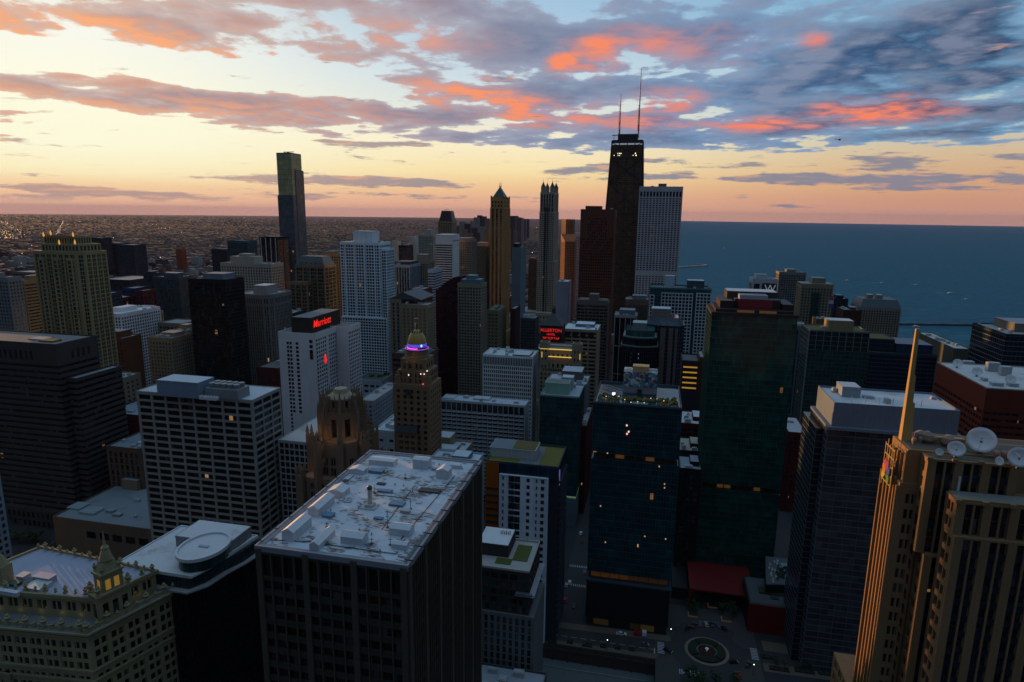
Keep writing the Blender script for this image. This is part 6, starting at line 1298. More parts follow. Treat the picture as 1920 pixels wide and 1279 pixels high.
    for k, (p, u, n, w) in enumerate(edges(inset(P, .15))):
        if k in (0, 1): m.obox(p, u, n, 0, w, -.5, -.1, z1-.05, z1+1.1)
    m.build('balustrade', wm, r)
    urns(inset(P, -.3), z1-.05, 1.05, 3.2, (0, 1)); urns(inset(U, .2), zu+.85, .8, 3.6, (0, 1, 2))
    # roof pavilion half way along the street front
    e = Vector((BR[0]-FR[0], BR[1]-FR[1])).normalized(); n = Vector((e.y, -e.x)); M = Vector(FR)+e*9.8-n*3.8
    fr = lambda a, b: (M.x+e.x*a+n.x*b, M.y+e.y*a+n.y*b)
    sq = lambda h, k=1.0: ccw([fr(-h, -h*k), fr(h, -h*k), fr(h, h*k), fr(-h, h*k)])
    wb = MB(); pn = facade(r, wb, sq(5.4, .55), z1, z1+9.2, bay=3.4, fl=8, pw=.4, sh=.25, sub=1, top=1.8, pd=.4)
    wb.prism(inset(sq(5.4, .55), -.6), z1+9.2, z1+10); wb2 = MB(); pn3 = facade(r, wb2, sq(3.4, .75), z1+10, z1+16, bay=2.6, fl=5, pw=.34, sh=.2, sub=1, top=1.2, pd=.4)
    wb2.prism(inset(sq(3.4, .75), -.5), z1+16, z1+16.8); wb.build('pavilion_base', wm, r); o = wb2.build('pavilion', wm, r)
    windows(r, pn, pane((.02, .012, .006), 0, .2), 20); windows(r, pn3, plain('lit_pavilion_window', (.2, .12, .03), .5, 0, .16, (1, .58, .10)), 12)
    m = MB(); m.prism(sq(3.2, .75), z1+16.8, z1+20, sq(1.9, .8)); m.lathe([(1.9, z1+20), (2.2, z1+20.4), (1.5, z1+23), (1.0, z1+24.2), (1.3, z1+24.6), (.5, z1+25.6), (.22, z1+28), (.32, z1+28.0), (.05, z1+31)], M.x, M.y, 10)
    for a in (-2.9, 2.9):
        for b in (-2.2, 2.2): q = fr(a, b); m.lathe([(c*.8, z1+16.8+h) for c, h in urn], q[0], q[1], 8)
    s = m.build('pavilion_roof', wm, r); s.parent = o
    for a, b, h in ((-4.9, 2.6, 10), (4.9, 2.6, 10), (-4.9, -2.4, 10), (4.9, -2.4, 10)): q = fr(a, b); m = MB(); m.lathe([(c*1.3, z1+h+v*1.3) for c, v in urn], q[0], q[1], 8); m.build('urn', wm, r)
    q = fr(11.5, 1); m = MB(); m.tube((q[0], q[1], z1), (q[0], q[1], z1+12), .12, .05); m.build('flagpole', plain('pale_pole', (.3, .3, .3)), r)
    cxm = (U[0][0]+U[1][0])/2
    for px, py, w, d_, h, c in ((72, 1103, 6.5, 5, 1.4, (.42, .47, .47)), (30, 1098, 3, 2.4, 1.2, (.03, .08, .06)), (60, 1093, 4, 2.4, .9, (.08, .11, .13)), (85, 1097, 3.6, 2.2, .8, (.10, .13, .16)), (45, 1086, 3, 3, 1.8, (.34, .38, .42)), (85, 1090, 7, 3, 2.2, (.30, .33, .42)), (8, 1114, 12, 1.2, 1.5, (.48, .50, .55))):
        g = atz(px, py, zu); m = MB(); m.box(g[0]-w/2, g[0]+w/2, g[1]-d_/2, g[1]+d_/2, zu+.05, zu+h); m.box(g[0]-w/2-.2, g[0]+w/2+.2, g[1]-d_/2-.2, g[1]+d_/2+.2, zu+h, zu+h+.15); m.build('rooftop_unit', plain('unit_%.2f' % c[1], c, .6), r)
    g = atz(6, 1092, zu); m = MB(); m.box(g[0]-2.6, g[0]+2.6, g[1]-2, g[1]+2, zu, zu+7); m.lathe([(2.6, zu+7), (1.2, zu+10), (.3, zu+11.5)], g[0], g[1], 8); m.build('corner_turret', wm, r)
    for f in (.08, .22, .36, .5, .64, .78, .9): a = Vector(U[0]).lerp(Vector(U[1]), f); lamp((a.x, a.y-1.0, z1+1.6), 6, (1, .80, .22), r)
    for a in (6.5, 9): q = fr(a, 1.5); lamp((q[0], q[1], z1+2.2), 6, (1, .70, .25), r)
    # corner urn of the neighbouring wing at the very edge
    q = thing('office_building', 'corner of a cream terracotta wing with a big urn at the lower left picture corner', 'building', (-201, 128, 0))
    wb = MB(); X = atz(18, 1262, 62); pn = facade(q, wb, rect(X[0]-14, X[0], X[1], X[1]+10), 0, 62, bay=4.5, fl=3.8, pw=.4, sh=.44, sub=1, top=2.4); wb.prism(rect(X[0]-14.6, X[0]+.6, X[1]-.6, X[1]+10.6), 61, 62); wb.build('wall', wm, q); windows(q, pn, gl, 20)
    m = MB(); m.lathe([(a*2.2, 62+b*2.0) for a, b in urn], X[0]-1.4, X[1]+2, 10); m.build('urn', wm, q)

def lamp(loc, e, col, root):
    d = bpy.data.lights.new('floodlight', 'POINT'); d.energy = e; d.color = col; d.shadow_soft_size = .4
    o = bpy.data.objects.new('floodlight', d); COL.objects.link(o); o.parent = root; L = ORG[root.name]; o.location = (loc[0]-L[0], loc[1]-L[1], loc[2]-L[2])

def build_setback():
    # golden setback tower with spire at the right
    r = thing('office_tower', 'golden limestone setback tower with slim spire, colourful fan emblem and rooftop satellite dishes', 'tower', (95, 175, 0))
    wm = wall((.30, .20, .112)); gl = pane((.007, .009, .013), .001, .06); FOOT.append((50, 200, 140, 215))
    wb = MB(); pn = []
    yA = 160.0; A = aty(1688, 905, yA); zA = A[2]; xA = A[0]; yN = atz(1654, 872, zA)[1]
    B = aty(1741, 860, 156.5); C = aty(1795, 940, 150.0); Dd = aty(1790, 1006, 149.0); Up = aty(1710, 845, yA); XR = 150
    ztop = Up[2]; xB, zB = B[0], B[2]; xC, zC = C[0], C[2]
    b2 = aty(1733, 1040, 155.6); xb2, zb2 = b2[0], b2[2]
    # core with paired windows on the south face
    ax1 = aty(1728, 905, yA)[0]
    west = lambda n: n[0] < -.5; east = lambda n: n[0] > .5; south = lambda n: n[1] < -.5
    pn += facade(r, wb, rect(xA, xA+5.3, yA, yN), 0, zA, bay=5.3, fl=3.95, pw=.36, sh=.36, sub=2, mw=.5, top=2.0, pd=.5, over=[(west, dict(bay=2.2, pw=.42, sub=1, sh=.25))])
    for k in range(6):                                              # slim fins down the west front
        f = yA+.3+(yN-yA-.6)*k/5; wb.box(xA-(.75 if k in (0, 5) else .55), xA-.005, f-.28, f+.28, 0, zA+2.2-1.2*abs(k-2.5))
    wb.box(Up[0]-.6, XR, yA+.6, yN-.4, 0, ztop); wb.box(70, XR, yN-.39, 186, 0, zB-3)                         # upper blank block
    wb.box(Up[0]-1.0, Up[0]-.605, yA+.4, yA+1.4, 0, ztop-.4)
    for k in range(4): f = yA+2.2+k*2.3; wb.box(Up[0]-1.3, Up[0]-.61, f, f+.6, zA-6, ztop-1.5-k*.2)
    # rib bays
    ribs = dict(bay=5.35, fl=3.95, pw=.34, sh=.0, sub=2, mw=.42, pd=.7, top=.5)
    zBb = B[2]
    pn += facade(r, wb, rect(xB, 83, 156.5, yA+.55), zb2, zB, over=[(west, dict(bay=3.4, pw=.5, sub=1, sh=.35))], **ribs)
    pn += facade(r, wb, rect(83.02, XR, 157.2, yA+.55), 0, zB-8, **ribs)
    pn += facade(r, wb, rect(xb2, 83, 155.6, yA+.55), 0, zb2-.02, over=[(west, dict(bay=3.4, pw=.4, sub=1, sh=.35))], **ribs)
    yw = 155.55
    pn += facade(r, wb, rect(xC, XR, 150, yw), Dd[2], zC, over=[(west, dict(bay=5.5, pw=.30, sub=2, mw=.55, sh=.34)), (south, dict(bay=5.35))], **ribs)
    pn += facade(r, wb, rect(Dd[0], XR, 149, yw), 0, Dd[2]-.02, over=[(west, dict(bay=6, pw=.26, sub=2, mw=.55, sh=.34)), (south, dict(bay=5.35))], **ribs)
    # west face windows of the upper bay seen beside the core
    for j in range(34):
        z = zA-8-j*3.95; pn.append((xB-.03, 158.3, z, 1.3, 2.4, (0, -1), (-1, 0))) if z > 10 else None
    lw = aty(1601, 1244, 173)
    pn += facade(r, wb, rect(lw[0], xA+8, yN+.06, 190), 0, lw[2]-9, over=[(west, dict(bay=4, pw=.4, sub=2, sh=.35))], **ribs)
    wb.build('wall', wm, r)
    windows(r, pn, gl, 100)
    m = MB()                                                        # dark blue spandrel panels between the ribs
    for xa, xb, yy, zt, zlo in ((xB+.6, 82.4, 156.5+.42, zB-1.0, zb2+3), (xC+.6, XR-1, 150.42, zC-1.0, Dd[2]+3), (xC+.6, XR-1, 149.42, Dd[2]-1, 15), (xb2+.6, 82.4, 156.02, zb2-1, 15)):
        j = 0
        while zt-3.95*j-4 > zlo: z = zt-3.95*j-3.95; m.box(xa, xb, yy, yy+.2, z, z+1.5); j += 1
    m.build('spandrels', plain('navy_spandrel', (.008, .014, .028), .35), r)
    dk = roofmat((.10, .095, .085), .6)
    roof(r, rect(70.3, XR, yN-.3, 185.6), zB-2.98, dk, wm, 0); roof(r, rect(xB+.4, 82.8, 157, yA+.5), zB+.02, dk, wm, .0); roof(r, rect(xC+.3, XR, 150.4, 156.4), zC+.02, roofmat((.20, .20, .18), .8), wm, .0); roof(r, rect(Up[0], XR, yA+1.2, yN-1), ztop+.02, dk, wm, 0)
    m = MB(); m.box(xC+.2, xC+60, 150.1, 150.5, zC+.1, zC+.5); m.build('parapet', wm, r)
    # stone like caps on the ribs
    m = MB()
    for k in range(8):
        m.box(xB+.1+k*5.2-.5, xB+.1+k*5.2+.7, 156.0, 156.6, zB-.3, zB+.5) if xB+k*5.2 < 82 else None
        m.box(xC+.1+k*5.3-.5, xC+.1+k*5.3+.7, 149.5, 150.1, zC-.3, zC+.5)
    m.build('rib_caps', wm, r)
    # spire: a tapering slab in three steps
    sx, sy = aty(1690, 838, 168.0)[0], 168.0; zs0 = zA-2; tip = aty(1712, 616, sy)
    def slab(x0, x1, y0, y1, xa, xb, ya, yb, z0, z1): m.prism(rect(x0, x1, y0, y1), z0, z1, rect(xa, xb, ya, yb))
    zt = tip[2]; H = zt-zs0; m = MB()
    slab(sx-.7, sx+.8, sy-1.3, sy+1.1, sx-.4, sx+.35, sy-.35, sy+.35, zs0, zt)
    slab(sx+.2, sx+1.5, sy-.9, sy+.9, sx+.3, sx+.9, sy-.4, sy+.4, zs0, zs0+H*.70); slab(sx+.7, sx+2.1, sy-1.0, sy+1.0, sx+.8, sx+1.5, sy-.5, sy+.5, zs0, zs0+H*.52)
    m.build('spire', wall((.50, .34, .15)), r)
    m = MB(); m.box(sx-1.6, sx+2.6, sy-4.5, sy+3.5, 140, zs0+5); m.box(sx+.4, sx+3, sy-4.6, sy+3, zs0+5, zs0+8); m.build('spire_base', wm, r)
    # lattice with the fan emblem on the west front
    ex = xA-1.3; y0, y1 = yA+1.8, yA+7.8; z0 = zA-2; gm = plain('gilded_lattice', (.42, .26, .07), .5); m = MB()
    for k in range(5): yy = y0+(y1-y0)*k/4; m.box(ex-.15, ex, yy-.14, yy+.14, z0-(1.5 if k in (0, 4) else 0), z0+9.5+(1.2 if k in (1, 3) else 0))
    for k in range(5): zz = z0+9.0*k/4; m.box(ex-.14, ex-.01, y0, y1, zz-.13, zz+.13)
    m.build('emblem_lattice', gm, r)
    cy_, cz = (y0+y1)/2, z0+2.2
    for k, c in enumerate(((.45, .33, .02), (.50, .16, .015), (.42, .03, .015), (.22, .05, .25), (.02, .06, .30), (.05, .22, .03))):
        a = R_(198-k*43.2)
        m = MB(); u = (math.cos(a), math.sin(a)); t = (-u[1], u[0]); pts = [(.35, -.22), (2.2, -.85), (2.9, -.6), (3.2, 0), (2.9, .6), (2.2, .85), (.35, .22)]
        V = [(ex-.5, cy_-(u[0]*p+t[0]*q)*.82, cz+(u[1]*p+t[1]*q)*1.25) for p, q in pts]; n = len(V)
        m.add(V+[(v[0]+.25, v[1], v[2]) for v in V], [tuple(range(n)), tuple(reversed(range(n, 2*n)))]+[(i, n+i, n+(i+1) % n, (i+1) % n) for i in range(n)])
        m.build('emblem_feather', plain('feather_%d' % k, c, .5), r)
    # dishes and clutter on the roof
    for px, py, rad, aim in ((1836, 852, 2.95, (-.35, -.80, .48)), (1791, 858, 1.8, (-.30, -.82, .42)), (1760, 855, .85, (-.1, -.9, .3)), (1908, 878, 2.2, (-.3, -.85, .35)), (1871, 874, 1.0, (.2, -.9, .4))):
        q = atz(px, py, zB+.1); dish(r, q, rad, aim)
    for px, py, s in ((1714, 826, .6), (1725, 819, 1.3), (1738, 823, 1.5), (1750, 824, .8), (1778, 830, 1.5), (1726, 824, .5), (1868, 851, .7), (1883, 852, .7), (1893, 851, .6)):
        q = atz(px, py, ztop+1); m = MB(); m.lathe([(s*.5, q[2]-1), (s, q[2]), (s*.9, q[2]+s*.8), (s*.3, q[2]+s*1.3)], q[0], q[1], 10); m.build('small_antenna', plain('drab_antenna', (.26, .19, .14), .6), r)
    for px, py, w in ((1762, 824, 2.4), (1798, 827, 2.2)):
        q = atz(px, py, ztop+1); m = MB(); m.box(q[0]-w/2, q[0]+w/2, q[1]-.7, q[1]+.7, q[2]-1, q[2]+.7); m.build('rooftop_unit', plain('orange_unit', (.34, .20, .08), .6), r)
    q = aty(1795, 918, 156.4); m = MB(); m.box(q[0]-.15, q[0]+.25, 156.1, 156.45, q[2]-3, q[2]+3.2); m.build('drain_pipe', plain('white_pipe', (.6, .6, .62), .5), r)

RE = 6371000.0
SHORE = [(-3000, 800), (0, 760), (600, 650), (900, 540), (1100, 440), (1250, 300), (1380, 130), (1450, 60), (1900, -20), (2300, -60), (2700, -150), (3400, -350), (4150, -600), (5700, -1100), (7500, -1250), (8500, -1150), (9000, -1500), (12000, -2500), (16800, -4000), (25000, -6500), (60000, -20000), (90000, -30000)]
def shore(y): return float(np.interp(y, [a for a, _ in SHORE], [b for _, b in SHORE]))
def sag(x, y): return -(x*x+y*y)/(2*RE)
def G(px, py, z=0): return atz(px, py, z)
PIT = (-60.0, 12.0, 150.0, 291.2)

def build_ground():
    m, k, b = newmat('city_ground'); p = k.new('ShaderNodeNewGeometry').outputs['Position']
    n1 = k.noise(p, .0016, 5, .6); n2 = k.noise(p, .018, 4, .65); n3 = k.noise(p, .11, 3, .6)
    c = k.ramp(k.m('MULTIPLY_ADD', n2, .6, k.m('MULTIPLY', n3, .4)), [(.30, (.014, .016, .018)), (.44, (.022, .021, .024)), (.54, (.034, .029, .031)), (.64, (.055, .050, .052)), (.78, (.11, .10, .105))])
    c = k.mix(k.ss(n1, .50, .64), c, k.mix(n3, (.014, .019, .014), (.024, .029, .021)))
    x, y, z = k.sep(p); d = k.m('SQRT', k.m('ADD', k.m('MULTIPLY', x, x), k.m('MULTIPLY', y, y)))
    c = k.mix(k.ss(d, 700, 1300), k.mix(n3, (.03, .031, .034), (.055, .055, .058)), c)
    k.put(b.inputs['Base Color'], c); b.inputs['Roughness'].default_value = .95; b.inputs['Specular IOR Level'].default_value = .1
    ys = [-2500, -500, 0, PIT[2], PIT[3], 400, 600]+[600*1.11**i for i in range(1, 44)]
    fx = [-.68, -.5, -.35, -.2, -.12, -.07, -.04, -.02, -.008]
    V, F, n = [], [], 0; mb = MB(); rows = []
    for yy in ys:
        s = shore(yy); xs = sorted([s+f*90000 for f in fx]+[PIT[0], PIT[1], s]); rows.append([(xx, yy, sag(xx, yy) if math.hypot(xx, yy) > 900 else 0) for xx in xs])
    for r0, r1 in zip(rows, rows[1:]):
        for i in range(len(r0)-1):
            if r0[i][0] > PIT[0]-1 and r0[i+1][0] < PIT[1]+1 and abs(r0[i][1]-PIT[2]) < 1: continue
            mb.add([r0[i], r0[i+1], r1[i+1], r1[i]], [(0, 1, 2, 3)])
        mb.add([r0[-1], (r0[-1][0], r0[-1][1], r0[-1][2]-4), (r1[-1][0], r1[-1][1], r1[-1][2]-4), r1[-1]], [(0, 1, 2, 3)])
    mb.build('ground', m, kind='structure')
    m, k, b = newmat('lake_water'); p = k.new('ShaderNodeNewGeometry').outputs['Position']
    w1 = k.noise(k.vm('MULTIPLY', p, (.006, .02, 1)), 1.0, 4, .6); w2 = k.noise(k.vm('MULTIPLY', p, (.05, .16, 1)), 1.0, 4, .65)
    x, y, z = k.sep(p); d = k.m('SQRT', k.m('ADD', k.m('MULTIPLY', x, x), k.m('MULTIPLY', y, y)))
    c = k.mix(w1, (.002, .080, .150), (.006, .115, .185)); k.put(b.inputs['Base Color'], c)
    b.inputs['Roughness'].default_value = .35; b.inputs['Specular IOR Level'].default_value = .02
    bp = k.new('ShaderNodeBump'); bp.inputs['Strength'].default_value = .9; bp.inputs['Distance'].default_value = 6; k.put(bp.inputs['Height'], k.m('ADD', w2, k.m('MULTIPLY', w1, 2.0))); k.l.new(bp.outputs[0], b.inputs['Normal'])
    df = k.new('ShaderNodeBsdfDiffuse'); k.put(df.inputs[0], k.mix(k.ss(w2, .35, .7), tuple(.8*v for v in (.004, .10, .165)), (.010, .150, .225))); k.l.new(bp.outputs[0], df.inputs['Normal'])
    gs = k.new('ShaderNodeBsdfGlossy'); gs.inputs['Roughness'].default_value = .3; k.l.new(bp.outputs[0], gs.inputs['Normal'])
    mx = k.new('ShaderNodeMixShader'); mx.inputs[0].default_value = .06; k.l.new(df.outputs[0], mx.inputs[1]); k.l.new(gs.outputs[0], mx.inputs[2]); k.n.remove(b)
    k.l.new(mx.outputs[0], [q for q in k.n if q.type == 'OUTPUT_MATERIAL'][0].inputs[0])
    mb = MB(); ys = [-2500, 0, 400, 900]+[900*1.13**i for i in range(1, 35)]; fx = (-40, 0, 120, 300, 700, 1500, 3500, 8000, 20000, 40000, 60000)
    for y0, y1 in zip(ys, ys[1:]):
        for f0, f1 in zip(fx, fx[1:]): mb.add([(a, c_, sag(a, c_)-2.2) for a, c_ in ((shore(y0)+f0, y0), (shore(y0)+f1, y0), (shore(y1)+f1, y1), (shore(y1)+f0, y1))], [(0, 1, 2, 3)])
    mb.build('lake', m, kind='structure')
    # hooked pier, breakwater
    t = thing('pier', 'hooked sandy pier curling into the lake right of the white marble tower', 'pier', (177, 2939, 0)); m = MB()
    pts = [G(1262, 502, -1), G(1290, 500, -1), G(1312, 499, -1), G(1323, 498, -1), G(1322, 496.5, -1), G(1308, 496, -1)]
    for a, c in zip(pts, pts[1:]):
        d = Vector((c[0]-a[0], c[1]-a[1])).normalized(); n = Vector((-d.y, d.x))*(9 if a[0] < pts[3][0] else 6)
        m.prism(ccw([(a[0]-n.x-d.x*4, a[1]-n.y-d.y*4), (c[0]-n.x+d.x*4, c[1]-n.y+d.y*4), (c[0]+n.x+d.x*4, c[1]+n.y+d.y*4), (a[0]+n.x-d.x*4, a[1]+n.y-d.y*4)]), -4, 1.5)
    m.build('sand_deck', plain('sand', (.34, .30, .26), .9), t)
    a, c = G(1640, 606.5), G(2000, 611); t = thing('breakwater', 'long dark breakwater line on the lake at the right', 'breakwater', tuple(a)); m = MB()
    n = 24
    for i in range(n): f0, f1 = i/n, (i+1)/n; m.box(a[0]+(c[0]-a[0])*f0, a[0]+(c[0]-a[0])*f1, a[1]+(c[1]-a[1])*f0-4, a[1]+(c[1]-a[1])*f0+4, -4, 1.6+.8*((i*7) % 3)/3)
    m.build('rock_wall', plain('dark_rock', (.07, .075, .08), .9), t)
    # boats
    wh = plain('boat_white', (.65, .66, .68), .5); wk = plain('foam', (.45, .50, .55), .8)
    for i, (px, py, s, lab) in enumerate(((1589, 526, 10, 'white motor boat with a short wake, nearest to the grey tower by the lake'), (1654, 530.5, 11, 'white motor boat with a long wake, second from the left on the lake'), (1718, 534, 10, 'white motor boat with a faint wake in the middle of the lake'), (1782, 550, 13, 'white motor boat with the broadest wake on the lake'), (1812, 561, 8, 'small white motor boat lowest and rightmost on the open lake'), (1358, 466, 9, 'white sailing boat far out, right of the white marble tower'), (1443, 482, 8, 'white sailing boat left of the grey tower by the lake'), (1718, 613, 12, 'white cabin boat just below the breakwater'))):
        q = G(px, py, -2); L = s; t = thing('boat', lab, 'boat', (q[0], q[1], -2.0), 'boats on the lake'); z = -2.0
        m = MB(); hull = [(-.5, -.14), (.25, -.15), (.5, 0), (.25, .15), (-.5, .14)]
        m.prism([(q[0]+a*L, q[1]+b_*L) for a, b_ in hull], z-.2, z+L*.13, [(q[0]+a*L*1.05, q[1]+b_*L*1.2) for a, b_ in hull]); m.build('hull', wh, t)
        m = MB(); m.prism([(q[0]+a*L*.45-.08*L, q[1]+b_*L*.8) for a, b_ in hull], z+L*.13, z+L*.28); m.build('cabin', wh, t)
        if 'sailing' in lab:
            m = MB(); m.tube((q[0], q[1], z), (q[0], q[1], z+L*1.5), .12); m.build('mast', wh, t); m = MB()
            m.add([(q[0]-.05, q[1], z+L*.3), (q[0]-L*.5, q[1], z+L*.3), (q[0]-.05, q[1], z+L*1.45), (q[0]-.05, q[1]+.15, z+L*.3), (q[0]-L*.5, q[1]+.15, z+L*.3), (q[0]-.05, q[1]+.15, z+L*1.45)], [(0, 1, 2), (5, 4, 3), (0, 3, 4, 1), (1, 4, 5, 2), (2, 5, 3, 0)]); m.build('sail', wh, t)
        elif i != 7:
            m = MB(); w = L*(2.4 if i in (1, 3) else 1.3)
            m.prism([(q[0]-L*.5, q[1]-.4), (q[0]-L*.5, q[1]+.4), (q[0]-L*.5-w, q[1]+1.6), (q[0]-L*.5-w, q[1]-1.6)][::-1], z-.15, z+.12); m.build('wake', wk, t)

def tree_parts(t, x, y, z, h, r, seed, dark=1.0):
    g = random.Random(seed); m = MB(); m.tube((x, y, z), (x, y, z+h*.45), h*.03, h*.018)
    for k in range(4): a = g.uniform(0, 6.28); m.tube((x, y, z+h*.35), (x+r*.5*math.cos(a), y+r*.5*math.sin(a), z+h*.7), h*.014, h*.006, 4)
    m.build('trunk', plain('bark', (.05, .038, .03), .9), t)
    m = MB(); cl = [(g.gauss(0, .42)*r, g.gauss(0, .42)*r, h*(.62+g.uniform(-.2, .24)), r*g.uniform(.3, .55)) for _ in range(9)]
    for _ in range(330):
        cx, cy, cz, cr = g.choice(cl); d = Vector((g.gauss(0, 1), g.gauss(0, 1), g.gauss(0, 1))).normalized()*cr*g.uniform(.55, 1.0)
        c = Vector((x+cx, y+cy, z+cz))+d; n = Vector((g.gauss(0, 1), g.gauss(0, 1), g.gauss(0, 1)+.6)).normalized(); a = n.orthogonal().normalized(); b = n.cross(a); s = r*g.uniform(.07, .15)
        m.add([tuple(c+a*s), tuple(c+b*s), tuple(c-a*s), tuple(c-b*s)], [(0, 1, 2, 3)])
    mt = MATS.get('leaf')
    if not mt:
        mt, k, b = newmat('leaves'); ri = k.new('ShaderNodeNewGeometry').outputs['Random Per Island']
        k.put(b.inputs['Base Color'], k.mix(ri, (.018, .034, .012), (.055, .085, .024))); b.inputs['Roughness'].default_value = .8; MATS['leaf'] = mt
    m.build('crown', mt, t)
def copy_tree(o, loc, label=None, rot=0.0, sc=1.0, group=None):
    c = o.copy(); COL.objects.link(c); c.location = loc; c.rotation_euler = (0, 0, rot); c.scale = (sc,)*3
    if label: c['label'] = label
    if group: c['group'] = group
    for ch in o.children:
        d = ch.copy(); COL.objects.link(d); d.parent = c
        for g in ch.children: e = g.copy(); COL.objects.link(e); e.parent = d
    return c

def build_streets():
    road = plain('asphalt', (.036, .036, .038), .9); walk = plain('pavement', (.115, .093, .068), .9); mark = plain('road_paint', (.42, .42, .42), .8)
    def sheet(name, poly, z, mat, th=.0):
        m = MB(); poly = ccw(poly)
        if th: m.prism(poly, .001, z)
        else: m.add([(a, b, z) for a, b in poly], [tuple(range(len(poly)))])
        return m.build(name, mat, kind='structure')
    circ = lambda cx, cy, r, n=40, sx=1.0: [(cx+r*sx*math.cos(2*math.pi*i/n), cy+r*math.sin(2*math.pi*i/n)) for i in range(n)]
    RC = (37.6, 303.0)
    sheet('plaza_pavement', [(12.2, 255), (63, 255), (63, 340), (12.2, 340)], .012, plain('plaza_paving', (.055, .052, .050), .9))
    sheet('road', [(-62, 293.6), (20, 295.2), (20, 306), (-62, 302.6)], .016, road)
    sheet('road_east', [(55, 301), (150, 303.4), (150, 309.5), (55, 309.5)], .016, road)
    sheet('roundabout_road', circ(*RC, 18.5), .022, road); sheet('road_south', [(22.5, 240), (49, 240), (47, 292), (24, 292)], .026, road)
    sheet('drive', [(24, 310), (50, 312), (53, 322), (48, 326), (28, 324.5), (21, 318)], .030, road)
    sheet('narrow_street', [(-41, 303), (-26.5, 304), (-26.5, 900), (-41, 900)], .034, road)
    sheet('left_street', [(-420, 245), (-270, 262), (-270, 286), (-420, 268)], .016, plain('asphalt_warm', (.085, .075, .068), .9))
    sheet('avenue', [(-160, 100), (-136, 100), (-136, 900), (-150, 900)], .02, road)
    sheet('pavement', [(-62, 303.0), (20, 306.4), (20, 311), (-20, 309.6), (-62, 308.6)], .15, walk, 1)
    sheet('pavement_south', [(-62, 291.2), (12, 291.2), (14, 294.8), (-62, 293.2)], .15, walk, 1)
    sheet('pavement_east', [(66, 310), (150, 310), (150, 316), (66, 318)], .15, walk, 1); sheet('median', [(64, 294), (150, 296.5), (150, 303), (64, 300.4)], .15, walk, 1)
    m = MB()
    for cx, ys, n, w, L, ax in ((14.8, 296, 8, .55, 3.4, 0), (61.0, 302, 8, .6, 3.4, 0)):
        for i in range(n): m.box(cx-L/2, cx+L/2, ys+i*1.15, ys+i*1.15+w, .03, .046)
    for i in range(10): m.box(23.4+i*1.0, 23.9+i*1.0, 283, 286.5, .034, .05)
    for y in (345, 366):
        for i in range(12): m.box(-40.5+i*1.15, -40+i*1.15, y, y+2.4, .04, .056)
    for i in range(14): m.box(-56+i*5, -53+i*5, 298.0, 298.2, .024, .036)
    m.box(11.4, 11.9, 294.5, 299.4, .024, .036)
    m.build('road_markings', mark, kind='structure')
    m = MB(); x0, x1, y0, y1 = PIT; m.box(x0, x1, y0, y1, -9.4, -9.0); o = m.build('sunken_lot', plain('lot_slab', (.10, .115, .12), .9), kind='structure')
    m = MB(); m.box(x0, x1, y1-.5, y1+.05, -9, 0); m.box(x1-.05, x1+.6, y0, y1, -9, -.02); m.box(x0, x1, y1-.9, y1-.5, -3.4, -2.2)
    for i in range(9): m.box(x0+4+i*8, x0+5+i*8, y1-1.2, y1-.9, -9, -.4)
    w = thing('retaining_wall', 'dark concrete retaining wall of the street above the sunken empty lot', 'wall', ((x0+x1)/2, y1, -9)); m.build('wall', plain('dark_concrete', (.05, .04, .033), .9), w)
    m = MB(); m.box(-50, 8, y1-6.8, y1-6.5, -9, -8.1); f = thing('fence', 'low pale fence across the sunken empty lot', 'fence', (-20, y1-6.6, -9)); m.build('rail', plain('pale_rail', (.25, .27, .28), .7), f)
    # planted roundabout
    t = thing('roundabout_garden', 'round planted island with clipped hedge ring, red flower bed and pale centre urn', 'garden', (RC[0], RC[1], 0))
    m = MB()
    def ringb(r0, r1, z0, z1, mm, name, n=48, gap=None):
        m = MB()
        for i in range(n):
            if gap and gap(i): continue
            a, b = 2*math.pi*i/n, 2*math.pi*(i+1)/n
            m.prism([(RC[0]+r*math.cos(t_), RC[1]+r*math.sin(t_)) for r, t_ in ((r0, a), (r1, a), (r1, b), (r0, b))], z0, z1)
        return m.build(name, mm, t)
    ringb(9.4, 10.9, .03, .18, plain('kerb_stone', (.20, .165, .125), .9), 'kerb'); ringb(.01, 9.4, .03, .25, plain('bed_soil', (.03, .028, .02), .9), 'soil')
    ringb(5.2, 9.0, .25, 1.0, plain('clipped_hedge', (.012, .022, .009), .95), 'hedge', gap=lambda i: i % 12 == 5); ringb(4.6, 5.0, .25, .5, plain('kerb_stone', (.20, .165, .125), .9), 'inner_kerb', gap=lambda i: i % 12 == 5)
    g = random.Random(3); m = MB()
    for _ in range(160): a, rr = g.uniform(0, 6.28), 4.3*math.sqrt(g.random()); x, y = RC[0]+rr*math.cos(a), RC[1]+rr*math.sin(a); m.lathe([(.1, .25), (.28, .5), (.05, .65)], x, y, 5)
    m.build('flower_bed', plain('red_flowers', (.07, .010, .010), .9), t, kind='stuff')
    m = MB(); m.lathe([(.5, .25), (.4, .9), (.9, 1.5), (.8, 1.7), (.1, 1.75)], RC[0], RC[1], 10); m.build('urn', plain('glowing_white_stone', (.6, .6, .6), .7, 0, .12), t)  # stone urn with a faint glow put into its material
    # red panelled podium and its roof terraces
    t = thing('hotel_podium', 'low dark podium with large red panels and a rooftop pool, below the green glass tower', 'building', (70, 370, 0))
    red = plain('red_cladding', (.15, .004, .004), .6); bk = plain('black_cladding', (.010, .011, .013), .5)
    ytop = atz(1305, 1056, 11)[1]; m = MB(); L, R = atz(1293, 1105, 10.5), atz(1406, 1106, 10.5)
    m.box(L[0], R[0]+2, L[1], ytop+2, 10.0, 11.0); m.box(L[0]-.4, L[0]+1.4, L[1]-.2, L[1]+2, 4, 10); m.build('red_canopy', red, t)
